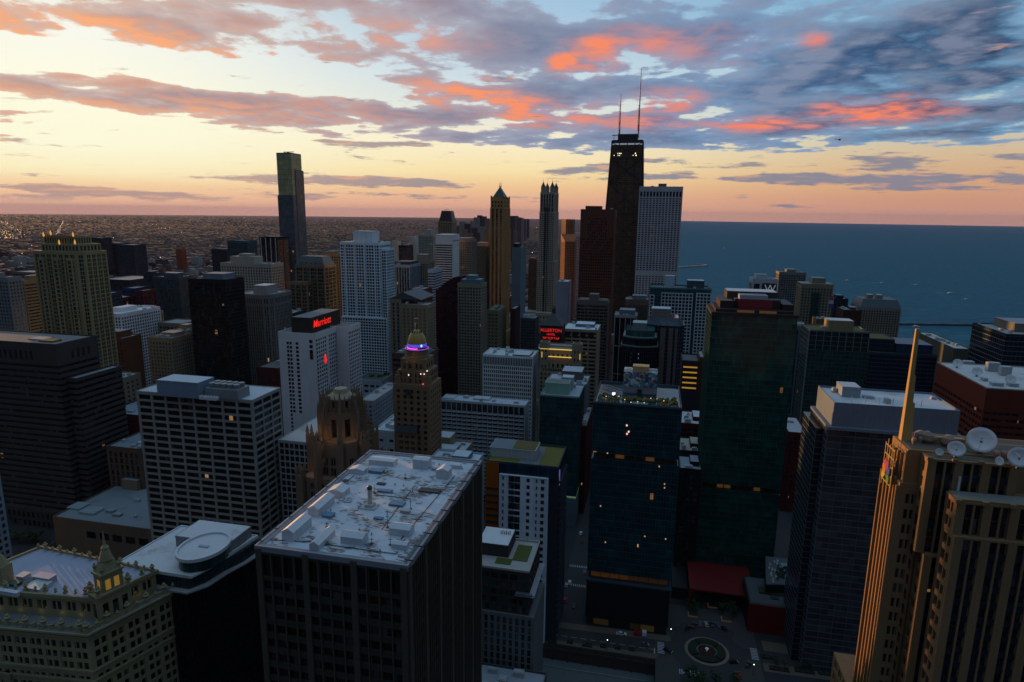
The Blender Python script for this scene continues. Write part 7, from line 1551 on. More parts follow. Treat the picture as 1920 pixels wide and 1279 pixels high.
    m = MB(); m.box(L[0]+2, R[0]+2, ytop-6, 374.8, 0, 9.9); m.box(L[0]-9, L[0]-.5, L[1]+6, 374.8, 0, 7); m.build('rear_wall', bk, t)
    A, Bq = aty(1405, 1131, 325), aty(1500, 1137, 325); zb = aty(1412, 1184, 325)[2]
    m = MB(); m.box(A[0], Bq[0], 324.6, 325, zb, A[2]); m.build('red_panel', red, t)
    m = MB(); m.add([(R[0]+1.5, R[1], 10.5), (R[0]+2.6, R[1]+.2, 10.5), (A[0]+1, 325, A[2]), (A[0]-.1, 325, A[2]), (R[0]+1.5, R[1], 4), (R[0]+2.6, R[1]+.2, 4), (A[0]+1, 325, zb), (A[0]-.1, 325, zb)], [(0, 1, 2, 3), (7, 6, 5, 4), (0, 3, 7, 4), (1, 5, 6, 2), (0, 4, 5, 1), (3, 2, 6, 7)]); m.build('red_side_wall', red, t)
    zt = A[2]; xe = aty(1532, 1150, 325)[0]
    m = MB(); m.box(A[0]+.05, xe, 325.02, 352, zb, zt-.05); m.build('black_wall', bk, t)
    m = MB(); m.box(A[0]+1, xe-1, 326, 351, 0, zb-.02)
    m.build('glass_base', plain('dim_glass', (.01, .016, .015), .15), t)
    for px in (1442, 1469): q = aty(px, 1197, 325.7); m = MB(); m.box(q[0]-.25, q[0]+.25, 325.6, 325.95, .5, zb-.6); m.build('lit_column', plain('lime_light', (.6, .6, .2), .5, 0, .16, (.75, .75, .2)), t)
    m = MB(); m.box(A[0]+1, xe-1, 326, 351, zt-.04, zt+.06); m.build('terrace_roof', plain('terrace_paving', (.075, .08, .09), .9), t)
    for px, py, w, d, h, mm in ((1452, 1112, 10, 5, .7, plain('hedge', (.022, .040, .014), .95)), (1483, 1122, 1.2, 14, .9, plain('planter_stone', (.12, .10, .06), .9)), (1428, 1108, 3, 6, .9, plain('hedge', (.022, .040, .014), .95)), (1496, 1115, 4, 10, 1.0, plain('hedge', (.022, .040, .014), .95)), (1452, 1122, 4, 3, .5, plain('tray', (.03, .03, .035), .9))):
        q = atz(px, py, zt); m = MB(); m.box(q[0]-w/2, q[0]+w/2, q[1]-d/2, q[1]+d/2, zt+.07, zt+h+.06); m.build('planter', mm, t)
    zp = 22.0; Pq = [atz(px, py, zp)[:2] for px, py in ((1436, 1096), (1523, 1098), (1500, 1050), (1434, 1042))]
    m = MB(); m.prism(ccw([tuple(map(float, q)) for q in Pq]), 0, zp-.4); m.build('pool_block', bk, t)
    m = MB(); m.prism(inset(ccw([tuple(map(float, q)) for q in Pq]), .3), zp-.4, zp); m.build('pool_deck', plain('deck', (.085, .095, .10), .9), t)
    q = atz(1486, 1071, zp); m = MB(); m.box(q[0]-5, q[0]+5, q[1]-9, q[1]+8, zp+.01, zp+.14); m.build('pool', plain('pool_water', (.035, .11, .135), .1), t)
    for i in range(18): q = atz(1441+g.uniform(0, 22), 1052+i*2.3, zp); m = MB(); m.box(q[0]-.4, q[0]+.4, q[1]-.9, q[1]+.5, zp+.01, zp+.45); m.box(q[0]-.4, q[0]+.4, q[1]+.5, q[1]+.7, zp+.01, zp+.95); m.build('sun_lounger', plain('pale_furniture', (.45, .48, .52), .6), t)
    q = atz(1513, 1064, zp); m = MB(); m.box(q[0]-2.2, q[0]+2.2, q[1]-6, q[1]+5, zp+2.4, zp+2.6); [m.box(q[0]+a-.1, q[0]+a+.1, q[1]+b-.1, q[1]+b+.1, zp, zp+2.4) for a in (-2, 2) for b in (-5.8, 4.8)]; m.build('pergola', plain('pergola', (.20, .24, .26), .7), t)
    m = MB()
    for _ in range(26): q = atz(1455+g.uniform(0, 20), 1062+g.uniform(0, 24), zp); m.lathe([(.3, zp), (.8, zp+.5), (.5, zp+1.1), (.1, zp+1.5)], q[0], q[1], 6)
    m.build('planting', plain('hedge', (.022, .040, .014), .95), t)
    # dark block with a red brick terrace and small lit pool
    y0 = 322; A = aty(1532, 1116, y0); Bx = solve_x(1640, y0, A[2]); zt = A[2]
    t = thing('apartment_building', 'dark mid rise with red terrace and small bright swimming pool, beside the golden setback tower', 'building', ((A[0]+Bx)/2, y0+12, 0))
    wb = MB(); pn = facade(t, wb, rect(A[0], Bx, y0, y0+36), 0, zt, bay=6.4, fl=zt/4.4, pw=.22, sh=.5, top=2.5, pd=.5); wb.build('wall', plain('slate_cladding', (.028, .030, .035), .6), t); windows(t, pn, pane((.03, .04, .05), .004, .3), 40)
    roof(t, rect(A[0], Bx, y0, y0+36), zt, plain('red_brick_terrace', (.11, .022, .016), .9), wall((.14, .12, .10)), .8)
    q = atz(1576, 1112, zt); m = MB(); m.box(q[0]-3.4, q[0]+3.4, q[1]-3.2, q[1]+5.2, zt+.05, zt+.25); m.build('swimming_pool', plain('lit_pool', (.06, .32, .40), .1, 0, .16, (.05, .5, .65)), t)
    for dx, dy in ((-1.2, 2), (1.5, -1)): m = MB(); m.lathe([(.1, zt+.2), (.25, zt+.3), (.05, zt+.4)], q[0]+dx, q[1]+dy, 6); m.build('pool_lamp', plain('pool_lamp', (.7, .9, 1), .5, 0, 3, (.7, .92, 1)), t)
    q = atz(1575, 1085, zt+3); m = MB(); m.box(q[0]-11, q[0]+12, q[1]-2, q[1]+9, zt+.05, zt+3); m.build('terrace_house', plain('slate_cladding', (.028, .030, .035), .6), t)
    m = MB(); m.box(q[0]-11.3, q[0]+12.3, q[1]-2.3, q[1]+9.3, zt+3, zt+3.2); m.build('roof_deck', plain('deck_pale', (.17, .20, .22), .9), t)
    for px, py in ((1561, 1066), (1607, 1066)): s = atz(px, py, zt+6); m = MB(); m.prism(rect(s[0]-1.6, s[0]+1.6, s[1]-1.6, s[1]+1.6), zt+5.4, zt+5.5, rect(s[0]-1.2, s[0]+1.2, s[1]-1.2, s[1]+1.2)); m.tube((s[0], s[1], zt+3.2), (s[0], s[1], zt+5.5), .07); m.build('parasol', plain('parasol_cloth', (.55, .55, .60), .8), t)
    q = aty(1574, 1213, y0-1.5); m = MB(); m.box(q[0]-4, q[0]+4, y0-3.5, y0-.05, 4.2, 4.6); m.build('entrance_canopy', plain('canopy', (.20, .22, .24), .6), t)
    for k in range(3): m = MB(); m.lathe([(.1, 4.0), (.3, 4.1), (.1, 4.19)], q[0]-1.4+k*1.4, y0-2, 6); m.build('canopy_lamp', plain('canopy_light', (1, .8, .3), .5, 0, 3.0, (1, .72, .2)), t)
    # lamps
    first = None; pole = plain('lamp_pole', (.03, .03, .032), .5)
    def lamppost(x, y, lab, col=(1, .68, .30), e=4.0, h=6.5, s=.28):
        t = thing('street_lamp', lab, 'street lamp', (x, y, 0), 'lit street lamps'); m = MB(); m.tube((x, y, 0), (x, y, h), .11, .07); m.lathe([(.3, 0), (.25, .4), (.1, .6)], x, y, 8); m.build('pole', pole, t)
        m = MB(); m.lathe([(.08, h), (s, h+s*.7), (s, h+s*1.4), (.05, h+s*2)], x, y, 8); m.build('lamp_head', plain('lamp_%s' % (col,), col, .5, 0, e, col), t)
    for px, py, lab, c in ((1046, 1229-70, 'lit street lamp on the pavement at the corner of the narrow street', (1, .85, .6)), (1138, 1205, 'white lit street lamp standing in the road among the planters', (.85, .95, .9)), (1257, 1184, 'lit street lamp near the podium corner left of the roundabout drive', (.8, 1, .9)), (1412, 1252, 'lit street lamp by the dark car east of the roundabout', (1, .9, .6)), (1500, 1009, 'bright amber street lamp behind the red brick tower base', (1, .75, .35)), (318, 1268, 'bright street lamp at the foot of the cream terracotta building', (1, .75, .40)), (325, 1279, 'second street lamp below the cream terracotta building', (1, .6, .2)), (205, 1047, 'left lamp among the trees behind the cream terracotta building', (1, .7, .3)), (183, 1049, 'middle lamp among the trees behind the cream terracotta building', (1, .7, .3)), (158, 1041, 'right lamp among the trees behind the cream terracotta building', (1, .8, .5)), (27, 963, 'lit lamp on the street at the far left edge', (1, .7, .3)), (425, 1262, 'small amber lamp in the avenue beside the foreground tower', (1, .6, .2)), (430, 1242, 'upper amber lamp in the avenue beside the foreground tower', (1, .65, .3)), (394, 1278, 'lowest amber lamp in the avenue beside the foreground tower', (1, .55, .2))):
        q = G(px, py+14); big = py in (1268, 1009); lamppost(q[0], q[1], lab, c, 8.0 if big else 2.6, 5.5, .6 if big else .26)
    for px, py, e in ((318, 1262, 2500), (1500, 1009, 900)):
        q = G(px, py+14); d = bpy.data.lights.new('street_lamp_light', 'POINT'); d.energy = e; d.color = (1, .6, .25); d.shadow_soft_size = .5; o = bpy.data.objects.new('street_lamp_light', d); COL.objects.link(o); o.location = (q[0], q[1], 8)
    # vehicles
    gl = plain('car_glass', (.01, .012, .014), .1); ty = plain('tyre', (.008, .008, .008), .9)
    def car(col, L=4.6, W=1.85, H=1.5, kind='car'):
        t = bpy.data.objects.new('parked_car', None); COL.objects.link(t); ORG[t.name] = (0, 0, 0)
        pt = plain('car_paint', col, .3); m = MB(); x = L/2; prof = [(-x, .55), (-x*.98, .85), (-x*.55, .95), (x*.42, .95), (x*.95, .78), (x, .5), (x, .32), (-x, .32)]
        def ext(pr, w0, m):
            n = len(pr); m.add([(a, -w0, b) for a, b in pr]+[(a, w0, b) for a, b in pr], [tuple(range(n)), tuple(reversed(range(n, 2*n)))]+[(i, n+i, n+(i+1) % n, (i+1) % n) for i in range(n)])
        ext(prof, W/2, m); ext([(-x*.62, H-.1), (-x*.5, H), (x*.08, H), (x*.2, H-.1)], W*.39, m); m.build('body', pt, t)
        m = MB(); ext([(-x*.80, .951), (-x*.62, H-.101), (x*.2, H-.101), (x*.5, .951)], W*.42, m); m.build('cabin_glass', gl, t)
        for sx in (-.6, .62):
            for sy in (-1, 1):
                m = MB(); m.tube((sx*x, sy*(W/2-.2), .33), (sx*x, sy*(W/2+.02), .33), .33, None, 12); m.build('wheel', ty, t)
        for sy in (-1, 1):
            m = MB(); m.box(x-.06, x+.03, sy*W*.33-.2, sy*W*.33+.2, .55, .75); m.build('headlight', plain('headlight', (.8, .8, .75), .3, 0, .15, (1, .95, .8)), t)
            m = MB(); m.box(-x-.03, -x+.06, sy*W*.36-.18, sy*W*.36+.18, .6, .8); m.build('tail_light', plain('tail_light', (.3, .01, .01), .3, 0, .12, (1, .02, .02)), t)
        t['category'] = 'car'; return t
    paints = dict(white=(.6, .61, .64), black=(.010, .010, .012), grey=(.10, .11, .12), blue=(.03, .07, .16), red=(.22, .012, .012), silver=(.30, .33, .36))
    proto = {}
    def put(col, px, py, rot, lab, group='cars on the streets', L=None):
        q = G(px, py); k = (col, L)
        if k not in proto: proto[k] = car(paints[col], *( (L,) if L else ())); o = proto[k]; o.location = (q[0], q[1], .05); o.rotation_euler = (0, 0, R_(rot)); o['label'] = lab; o['group'] = group
        else: o = copy_tree(proto[k], (q[0], q[1], .05), lab, R_(rot), 1, group)
    put('white', 1165, 1190, 4, 'white car driving on the street left of the roundabout', L=5.2); put('grey', 1208, 1210, 6, 'dark grey car waiting before the zebra crossing left of the roundabout')
    put('black', 1252, 1221, -25, 'black car with lit headlights entering the roundabout from the left')
    for i, px in enumerate((1290, 1301, 1313, 1324, 1335, 1346, 1357)): put(('black', 'black', 'grey', 'silver', 'black', 'blue', 'black')[i], px, (1180, 1175, 1172, 1172.5, 1173.5, 1174.5, 1180)[i], (60, 75, 85, 95, 95, 100, 125)[i], ('first car of the curved row above the roundabout, at its left end', 'second black car in the curved row above the roundabout', 'grey car in the curved row above the roundabout', 'silver blue car in the middle of the curved row above the roundabout', 'black car between the silver and the blue car above the roundabout', 'bright blue car in the curved row above the roundabout', 'last black car at the right end of the curved row above the roundabout')[i], 'cars parked along the curved drive')
    put('black', 1375, 1243, 15, 'black car driving round the lower right of the roundabout'); put('red', 1385, 1268, 100, 'red car coming up to the roundabout from below'); put('black', 1403, 1249, 60, 'black car beside the street lamp east of the roundabout')
    for px, py, c, r_, lab in ((1062, 1099, 'silver', 92, 'silver car parked on the left kerb of the narrow street'), (1068, 1094, 'white', 92, 'pale car behind the silver car in the narrow street'), (1060, 1127, 'red', 90, 'red car with lit tail lights in the narrow street'), (1076, 1138, 'black', 90, 'dark car with tail lights nearest the corner of the narrow street'), (1096, 1075, 'grey', 90, 'grey car on the right kerb of the narrow street'), (1092, 1016, 'black', 90, 'dark car beyond the crossing in the narrow street'), (1089, 1001, 'white', 90, 'white car far up the narrow street'), (1556, 1228, 'red', 3, 'dark red car in front of the lit entrance canopy'), (1592, 1233, 'black', 3, 'black car right of the lit entrance canopy'), (1570, 1250, 'black', 3, 'long black car on the lower eastern road'), (45, 1052, 'black', 22, 'dark car on the tree lined street at the lower left'), (75, 1037, 'red', 24, 'dark red car on the tree lined street at the lower left')):
        put(c, px, py, r_, lab)
    q = G(1200, 1192); t = thing('box_truck', 'small red truck with a white box beside the white car on the street', 'truck', (q[0], q[1], 0)); m = MB(); m.box(q[0]-3.2, q[0]+.9, q[1]-1.05, q[1]+1.05, .6, 2.3); m.build('red_body', plain('truck_red', (.30, .012, .012), .4), t)
    m = MB(); m.box(q[0]+1.0, q[0]+3.2, q[1]-1.1, q[1]+1.1, .7, 3.0); m.build('white_box', plain('truck_white', (.6, .6, .66), .5), t)
    for a in (-2.2, 2.2):
        for b in (-1, 1): m = MB(); m.tube((q[0]+a, q[1]+b*.8, .45), (q[0]+a, q[1]+b*1.08, .45), .45, None, 12); m.build('wheel', ty, t)
    # planters and trees
    def planter(px, py, lab, w=2.2, tree=0, seed=0, L=None):
        q = G(px, py); t = thing('planter', lab, 'planter', (q[0], q[1], .15), 'planters along the street'); m = MB(); L = L or w; m.box(q[0]-L/2, q[0]+L/2, q[1]-w/2, q[1]+w/2, .16, .95); m.build('box', plain('planter_box', (.022, .022, .024), .8), t)
        g = random.Random(seed); m = MB()
        for _ in range(30): x, y = q[0]+g.uniform(-L, L)*.46, q[1]+g.uniform(-w, w)*.46; m.lathe([(.1, .9), (.28, 1.2), (.05, 1.5)], x, y, 5)
        m.build('shrubs', plain('hedge', (.022, .040, .014), .95), t, kind='stuff')
    for i, (px, py, L) in enumerate(((1036, 1204, 4.5), (1069, 1205, 3), (1101, 1211, 5), (1131, 1213, 3), (1158, 1216, 3), (1185, 1219, 3))): planter(px, py, ('long planter with a thin tree at the left end of the street row', 'second square planter from the left beside the sunken lot', 'long planter with a bare stem beside the sunken lot', 'square planter right of the long planter with a bare stem', 'fifth planter from the left beside the sunken lot', 'rightmost square planter beside the sunken lot')[i], 2.4, L=L, seed=i)
    for i, (px, py, L) in enumerate(((1443, 1234, 8), (1461, 1256, 9), (1508, 1260, 9), (1553, 1265, 9))): planter(px, py, ('long dark planter by the zebra crossing east of the roundabout', 'planter bed under the first pair of small trees on the median', 'planter bed under the second pair of small trees on the median', 'planter bed under the third pair of small trees on the median')[i], 2.6, L=L, seed=20+i)
    def tree(x, y, h, r, lab, grp, seed, z=0): t = thing('tree', lab, 'tree', (x, y, z), grp); tree_parts(t, x, y, z, h, r, seed)
    for i, px in enumerate((1454, 1471, 1500, 1516, 1547, 1563)): q = G(px, 1253+i*1.6); tree(q[0], q[1], 5.5, 1.8, ('left tree of the first pair on the median', 'right tree of the first pair on the median', 'left tree of the second pair on the median', 'right tree of the second pair on the median', 'left tree of the third pair on the median', 'right tree of the third pair on the median')[i], 'small trees on the median', 60+i, .2)
    for i, (px, py, h, r) in enumerate(((1293, 1283, 9, 4.2), (1318, 1290, 8, 3.8), (1342, 1288, 7.5, 3.4), (1372, 1286, 7, 3.2), (1300, 1300, 9, 4))): q = G(px, py); tree(q[0], q[1], h, r, ('leafy tree below the roundabout, left end of the group', 'second leafy tree from the left below the roundabout', 'third leafy tree from the left below the roundabout', 'leafy tree left of the red car below the roundabout', 'leafy tree at the bottom edge below the roundabout')[i], 'leafy trees below the roundabout', 80+i)
    for i, (px, py) in enumerate(((1297, 1140), (1299, 1128), (1301, 1151), (1360, 1137), (1371, 1146), (1356, 1151), (1375, 1158))): q = G(px, py); tree(q[0], q[1], 7, 3, 'dark tree in the paved court below the red canopy', 'trees in the paved court', 100+i)
    for px, py, lab in ((1299, 1157, 'lit bench edge round the left tree bed in the court'), (1362, 1166, 'lit bench edge round the right tree bed in the court'), (1336, 1140, 'lit L shaped bench in the middle of the court')):
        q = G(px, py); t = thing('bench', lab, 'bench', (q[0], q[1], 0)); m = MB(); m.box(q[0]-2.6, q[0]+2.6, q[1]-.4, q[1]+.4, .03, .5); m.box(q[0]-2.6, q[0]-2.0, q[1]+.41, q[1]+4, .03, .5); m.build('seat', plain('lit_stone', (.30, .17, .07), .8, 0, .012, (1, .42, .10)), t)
    g = random.Random(5)
    for i in range(15): q = G(95+i*7.5+g.uniform(-4, 4), 1040+g.uniform(-12, 18)-i*.3); tree(q[0], q[1], g.uniform(9, 13), g.uniform(3.6, 5), 'dark leafy tree on the lawn behind the cream terracotta building', 'trees behind the cream building', 120+i)
    for i in range(6): q = G(14+i*11+g.uniform(-3, 3), 1010+g.uniform(-8, 10)); tree(q[0], q[1], g.uniform(8, 11), g.uniform(3, 4.4), 'dark street tree at the left edge near the grey banded block', 'trees at the left edge', 150+i)
    for i in range(7): q = G(1044+g.uniform(-4, 3), 1085+i*9); tree(q[0], q[1], 6, 2.3, 'dark street tree on the left side of the narrow street', 'trees in the narrow street', 170+i)
    # helicopter
    q = ray(1574, 262); p = CP+q*1500; t = thing('helicopter', 'small dark helicopter flying over the lake in the right of the sky', 'helicopter', tuple(p)); dk = plain('helicopter_paint', (.015, .016, .02), .5); x, y, z = p
    m = MB(); 
    for r0, r1, a, b in ((.3, 1.3, 2.6, 1.6), (1.3, 1.5, 1.6, -.6), (1.5, .5, -.6, -2.4)): m.tube((x+a, y, z), (x+b, y, z+.0), r0, r1, 10)
    m.build('fuselage', dk, t); m = MB(); m.tube((x-2.2, y, z+.3), (x-8, y, z+.9), .42, .18); m.build('tail_boom', dk, t)
    m = MB(); m.prism([(x-8.4, y-.08), (x-7.3, y-.08), (x-7.3, y+.08), (x-8.4, y+.08)], z+.2, z+2.6); m.build('tail_fin', dk, t)
    m = MB(); m.tube((x, y, z+1.4), (x, y, z+2.2), .15)
    for a in (.3, 1.87, 3.44, 5.01): m.tube((x, y, z+2.2), (x+5.6*math.cos(a), y+5.6*math.sin(a), z+2.15), .14, .1, 4)
    m.build('rotor', dk, t); m = MB()
    for s in (-1, 1): m.tube((x-1.6, y+s*1.1, z-1.9), (x+2, y+s*1.1, z-1.9), .09); [m.tube((x+a, y+s*.6, z-1.1), (x+a, y+s*1.1, z-1.9), .07) for a in (-.9, 1.1)]
    m.build('skids', dk, t)

def build_far():
    T = tower
    far = dict(units=0, cap=14)
    for lab, y, xl, yl, xr, d, c in (('dark purple office block far left beyond the crenellated tower', 1700, 164, 446, 190, 40, (.05, .04, .055)), ('dark block right of the dark purple office block far left', 1750, 198, 456, 222, 50, (.05, .055, .065)), ('dark teal block, third of the row far left', 1650, 219, 459, 250, 50, (.04, .06, .075)), ('small orange brick tower standing alone far left', 2000, 329, 467, 341, 22, (.46, .12, .03)), ('twin dark low towers left of the teal slab', 1500, 396, 467, 424, 34, (.05, .05, .06)), ('far teal glass slab left of the black slab with white stripes', 1100, 426, 452, 464, 30, (.06, .13, .13)),
                                     ('small blue glass block among low red roofs on the left', 700, 229, 541, 252, 26, (.02, .05, .12)), ('blue and red low block beside the small blue glass block', 690, 254, 546, 268, 22, (.14, .03, .03)), ('blue grey glass block right of the crenellated tower', 640, 177, 552, 196, 26, (.03, .07, .12)), ('long dark banded block on the left among low roofs', 900, 186, 524, 243, 70, (.05, .05, .055)), ('long beige banded block left of the crenellated tower', 1000, 20, 510, 62, 40, (.22, .19, .17)), ('red brick block behind the blue grey glass block', 680, 197, 558, 229, 30, (.13, .035, .025)), ('pale stepped block between the black tower and the beige two level tower', 560, 296, 606, 340, 26, (.25, .22, .18))):
        T('office_tower' if yl < 500 else 'low_building', lab, y, xl, yl, xr, d, c, GD, (), roofmat(ROOFG), bay=4.5, fl=4, pw=.3, sh=.4, cat='building', **far)
    # tower with dark tapering roof
    r = T('hotel_tower', 'beige tower with tall dark tapering roof just touching the horizon', 1250, 821, 415, 848, 30, (.30, .24, .17), GG, (), roofmat(ROOFD), bay=5, fl=4, pw=.4, sh=.3, units=0, par=0)
    a, b, y, y2 = r['_r']; z = r['_z']; m = MB(); m.prism(rect(a+2, b-1, y+1, y2-1), z+.05, z+21, rect(a+6, b-5, y+6, y2-6)); m.build('dark_roof', plain('black_slate', (.02, .018, .018), .5), r)
    m = MB(); [m.tube(((a+b)/2+k*3, y+12, z+21), ((a+b)/2+k*3, y+12, z+24), .25) for k in (-1, 0, 1)]; m.box((a+b)/2-5, (a+b)/2+5, y+11.7, y+12.3, z+23.6, z+24.2); m.build('roof_rail', plain('black_slate', (.02, .018, .018), .5), r)
    g = random.Random(11)
    for i, (px, top, w, Y) in enumerate(((866, 416, 10, 2600), (876, 420, 11, 2300), (885, 415, 7, 2900), (893, 408, 10, 3300), (899, 404, 9, 3600), (906, 406, 11, 3400), (913, 410, 8, 2800), (870, 430, 9, 2100), (889, 428, 10, 2200), (902, 425, 12, 2300), (912, 430, 8, 2000), (961, 405, 9, 3900), (968, 405, 8, 4300), (973, 408, 9, 4200), (979, 409, 6, 4500), (960, 418, 6, 2900), (966, 432, 6, 2300), (858, 424, 6, 2700), (895, 437, 8, 1900), (880, 438, 9, 1850), (955, 430, 5, 2500), (984, 411, 5, 5200), (990, 411, 5, 5600))):
        c = g.choice(((.20, .13, .11), (.30, .22, .17), (.13, .09, .11), (.34, .30, .28), (.10, .09, .11), (.42, .22, .12)))
        T('apartment_tower', 'distant tower block in the hazy cluster behind the slender golden tower', Y, px-w/2, top, px+w/2, w*1.4, c, GD, (), roofmat(ROOFG), bay=7, fl=6, pw=.4, sh=.4, units=0, cap=0, win=False, group='distant tower blocks by the lake shore')
    # low city: individual blocks, then the rest as one
    def free(x, y, w, d, m=0):
        return not any(a-m < x+w/2 and x-w/2 < b+m and c-m < y+d/2 and y-d/2 < e+m for a, b, c, e in FOOT)
    protos = []
    for i, c in enumerate(((.16, .05, .035), (.30, .27, .24), (.22, .17, .12), (.40, .39, .38), (.10, .095, .10), (.20, .10, .07))):
        for hh in (9, 16, 24):
            t = bpy.data.objects.new('low_building', None); COL.objects.link(t); ORG[t.name] = (0, 0, 0)
            t['label'] = 'small low rise building among the crowded streets between and behind the towers'; t['category'] = 'low building'; t['group'] = 'low buildings of the crowded streets'
            wb = MB(); pn = facade(t, wb, rect(-14, 14, -11, 11), 0, hh, bay=4.5, fl=4, pw=.5, sh=.45, top=1.2); wb.build('wall', wall(c), t)
            roof(t, rect(-14, 14, -11, 11), hh, roofmat(g.choice((ROOFW, ROOFG, (.20, .14, .12), (.40, .40, .42), ROOFG)), .6), wall(c), .7)
            if hh > 9: house(t, -8+i, -1+i, -4, 5, hh+.05, hh+3.5, wall(c))
            else: m = MB(); m.box(2, 6, -3, 2, hh+.05, hh+1.6); m.build('rooftop_unit', plain('metal_housing', (.36, .38, .40), .5), t)
            protos.append(t)
    spots = []
    tries = 0
    while len(spots) < 300 and tries < 30000:
        tries += 1
        y = g.uniform(330, 2300)**1.0; x = g.uniform(-1.28*y, min(shore(y)-60, .55*y))
        x = round(x/34)*34+g.uniform(-3, 3); y = round(y/32)*32+g.uniform(-2, 2)
        if not (-20 < proj((x, y, 10))[0] < 1500): continue
        if y < 420 and x > -300: continue
        if -175 < x < -120 and y < 900 or -46 < x < -22 and y < 900: continue
        if -420 < x < -60 and 1600 < y: continue
        if not free(x, y, 30, 24): continue
        if any(abs(x-a) < 30 and abs(y-b) < 25 for a, b, *_ in spots): continue
        spots.append((x, y))
    for i, (x, y) in enumerate(spots):
        k = i if i < len(protos) else g.randrange(len(protos)); o = protos[k] if i < len(protos) else None
        s = g.uniform(.75, 1.05) if y < 1400 else g.uniform(.9, 1.3)
        rot = g.choice((0, 0, math.pi/2)) if s < .8 else 0
        if o is not None: o.location = (x, y, 0); o.scale = (s, s, s)
        else: copy_tree(protos[k], (x, y, 0), None, rot, s)
    m = MB(); tr = MB(); li = MB(); n = 0
    while n < 22000:
        y = 800*(26.0**g.random()); x = g.uniform(-1.36*y-100, shore(y)-40)
        px, py = proj((x, y, 0))
        if px < -40: continue
        if y < 2350 and not free(x, y, 22, 26, 2): continue
        if y < 2350 and any(abs(x-a) < 34 and abs(y-b) < 30 for a, b in spots): continue
        park = (-900 < x-shore(y) < -40 and 1750 < y < 6500 and x-shore(y) > -420-.02*y) or (math.sin(x*.0021+1.3)*math.sin(y*.0016+.4)+.35*math.sin(x*.006)*math.sin(y*.005)) > .62
        s = 1 if y < 3500 else 1.7 if y < 8000 else 2.6
        z = sag(x, y) if y > 900 else 0
        n += 1
        if park or g.random() < .34:
            r = g.uniform(4, 7)*s; q = .8 if y < 2200 else .4; tr.lathe([(r*.5, z), (r, z+r*.7*q), (r*.75, z+r*1.3*q), (r*.1, z+r*1.7*q)], x, y, 5, g.random()*6)
        else:
            x = round(x/24)*24+g.uniform(-3, 3); big = g.random() < .07
            w, d, h = (g.uniform(30, 80), g.uniform(25, 60), g.uniform(6, 12)) if big else (g.uniform(7, 18)*s, g.uniform(9, 22)*s, g.uniform(6, 12) if g.random() < .93 else g.uniform(14, 34))
            h = h*(.75 if y < 2200 else max(.22, .75-(y-2200)*.00018))
            m.box(x-w/2, x+w/2, y-d/2, y+d/2, z, z+h)
    mt, k, b = newmat('far_roofs'); ri = k.new('ShaderNodeNewGeometry').outputs['Random Per Island']
    nz = k.sep(k.new('ShaderNodeNewGeometry').outputs['Normal'])[2]          # brick walls lightened, tarred roofs darkened, to offset the light falling on roofs
    k.put(b.inputs['Base Color'], k.mix(k.m('GREATER_THAN', nz, .5), k.ramp(ri, [(0, (.12, .06, .05)), (.5, (.16, .11, .09)), (1, (.22, .19, .17))]), k.ramp(ri, [(0, (.032, .028, .032)), (.3, (.046, .035, .035)), (.5, (.050, .044, .046)), (.7, (.038, .036, .040)), (.96, (.060, .056, .058)), (.985, (.10, .095, .095)), (1, (.15, .145, .145))]))); b.inputs['Roughness'].default_value = .9
    m.build('distant_city', mt, kind='stuff')
    mt, k, b = newmat('far_trees'); ri = k.new('ShaderNodeNewGeometry').outputs['Random Per Island']; k.put(b.inputs['Base Color'], k.mix(ri, (.032, .040, .026), (.050, .058, .036))); b.inputs['Roughness'].default_value = .95
    tr.build('distant_trees', mt, kind='stuff')
    # lights of the far streets
    def lights(pts, s=1.0):
        for x, y in pts: z = 9+(sag(x, y) if y > 900 else 0); r = s*(1.2+y*.00022); li.lathe([(.1, z), (r, z+r), (.1, z+2*r)], x, y, 4)
    P = []
    def chain(a, b, n, jit):
        A, B = G(*a), G(*b)
        for i in range(n): f = (i+g.random())/n; f = 1-(1-f)**1.0; P.append((A[0]+(B[0]-A[0])*f+g.gauss(0, jit), A[1]+(B[1]-A[1])*f+g.gauss(0, jit)))
    chain((104, 446), (119, 414), 26, 6); chain((0, 432), (24, 447), 30, 22); chain((0, 414), (14, 420), 12, 40); chain((14, 420), (48, 447), 14, 14); chain((0, 448), (34, 449), 12, 10)
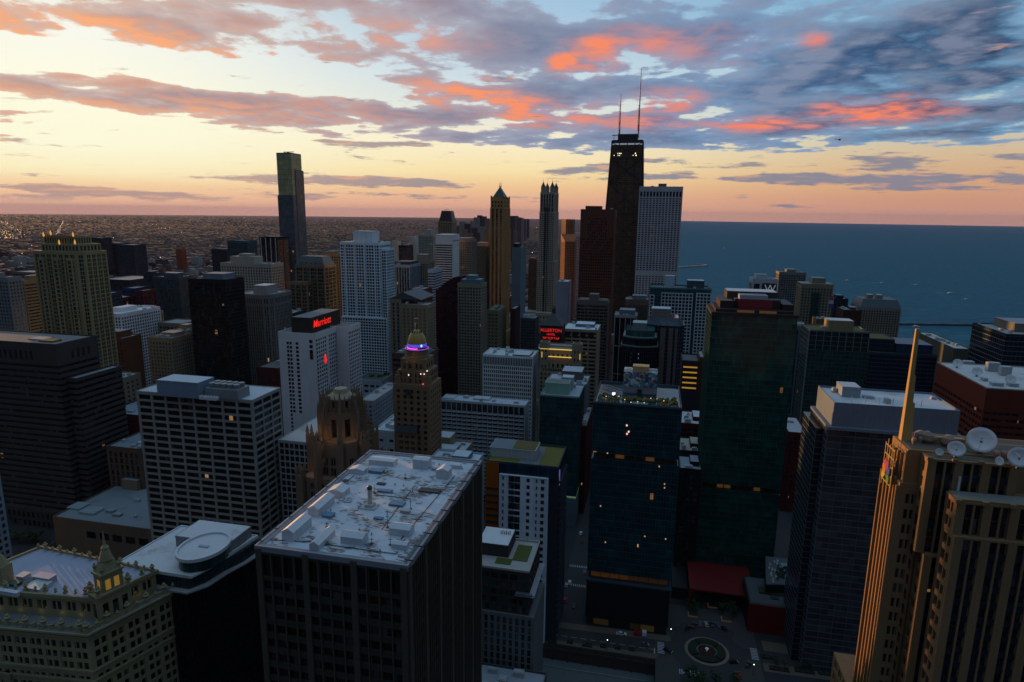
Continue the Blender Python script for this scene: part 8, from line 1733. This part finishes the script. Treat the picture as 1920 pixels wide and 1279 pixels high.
    for px, py in ((275, 421), (286, 421), (293, 422), (298, 429), (303, 429), (310, 429), (318, 428), (178, 495), (203, 494), (215, 494), (242, 493), (458, 407), (301, 487), (42, 479), (46, 518), (1006, 427), (967, 423), (971, 423), (986, 423), (964, 446), (998, 477), (1046, 456), (573, 407), (736, 406), (213, 448), (142, 423), (127, 422), (150, 415), (340, 437), (60, 463), (236, 471)): q = G(px, py); P.append((q[0], q[1]))
    lights(P)
    r2 = []
    while len(r2) < 110:
        y = 1500*(12.0**g.random()); x = g.uniform(-1.3*y, shore(y)-100)
        if free(x, y, 10, 10): r2.append((x, y))
    lights(r2, .5)
    li.build('distant_street_lights', plain('sodium_lamps', (1, .7, .35), .5, 0, 2.6, (1, .62, .28)), kind='stuff')
    m = MB(); A, B = G(300, 500), G(420, 478)
    for a, b in (((300, 480), (338, 504)), ((104, 447), (120, 412)), ((0, 428), (60, 452)), ((0, 412), (46, 446))):
        A, B = G(*a), G(*b); d = Vector((B[0]-A[0], B[1]-A[1])).normalized(); nn = Vector((-d.y, d.x))*14
        N = 8
        for i in range(N):
            p0, p1 = [(A[0]+(B[0]-A[0])*f, A[1]+(B[1]-A[1])*f) for f in (i/N, (i+1)/N)]
            m.add([(q[0]+s*nn.x, q[1]+s*nn.y, (sag(*q) if q[1] > 900 else 0)+.6) for q, s in ((p0, -1), (p1, -1), (p1, 1), (p0, 1))], [(0, 1, 2, 3)])
    m.build('far_roads', plain('far_asphalt', (.13, .11, .10), .9), kind='structure')

def build_haze(dens):
    m = bpy.data.materials.new('haze'); m.use_nodes = True; k = NT(m.node_tree); k.n.clear()
    v = k.new('ShaderNodeVolumePrincipled'); v.inputs['Color'].default_value = (.38, .44, .85, 1); v.inputs['Density'].default_value = dens; v.inputs['Anisotropy'].default_value = .0
    o = k.new('ShaderNodeOutputMaterial'); k.l.new(v.outputs[0], o.inputs['Volume'])
    b = MB(); b.box(-62000, 62000, -2600, 60500, -760, 470); b.build('haze', m, kind='stuff')

build_haze(0.9e-5); build_ground(); build_left(); build_mid(); build_right(); build_front(); build_setback(); build_streets(); build_far()
for o in COL.objects:
    for kk in ('_z', '_r'):
        if kk in o: del o[kk]
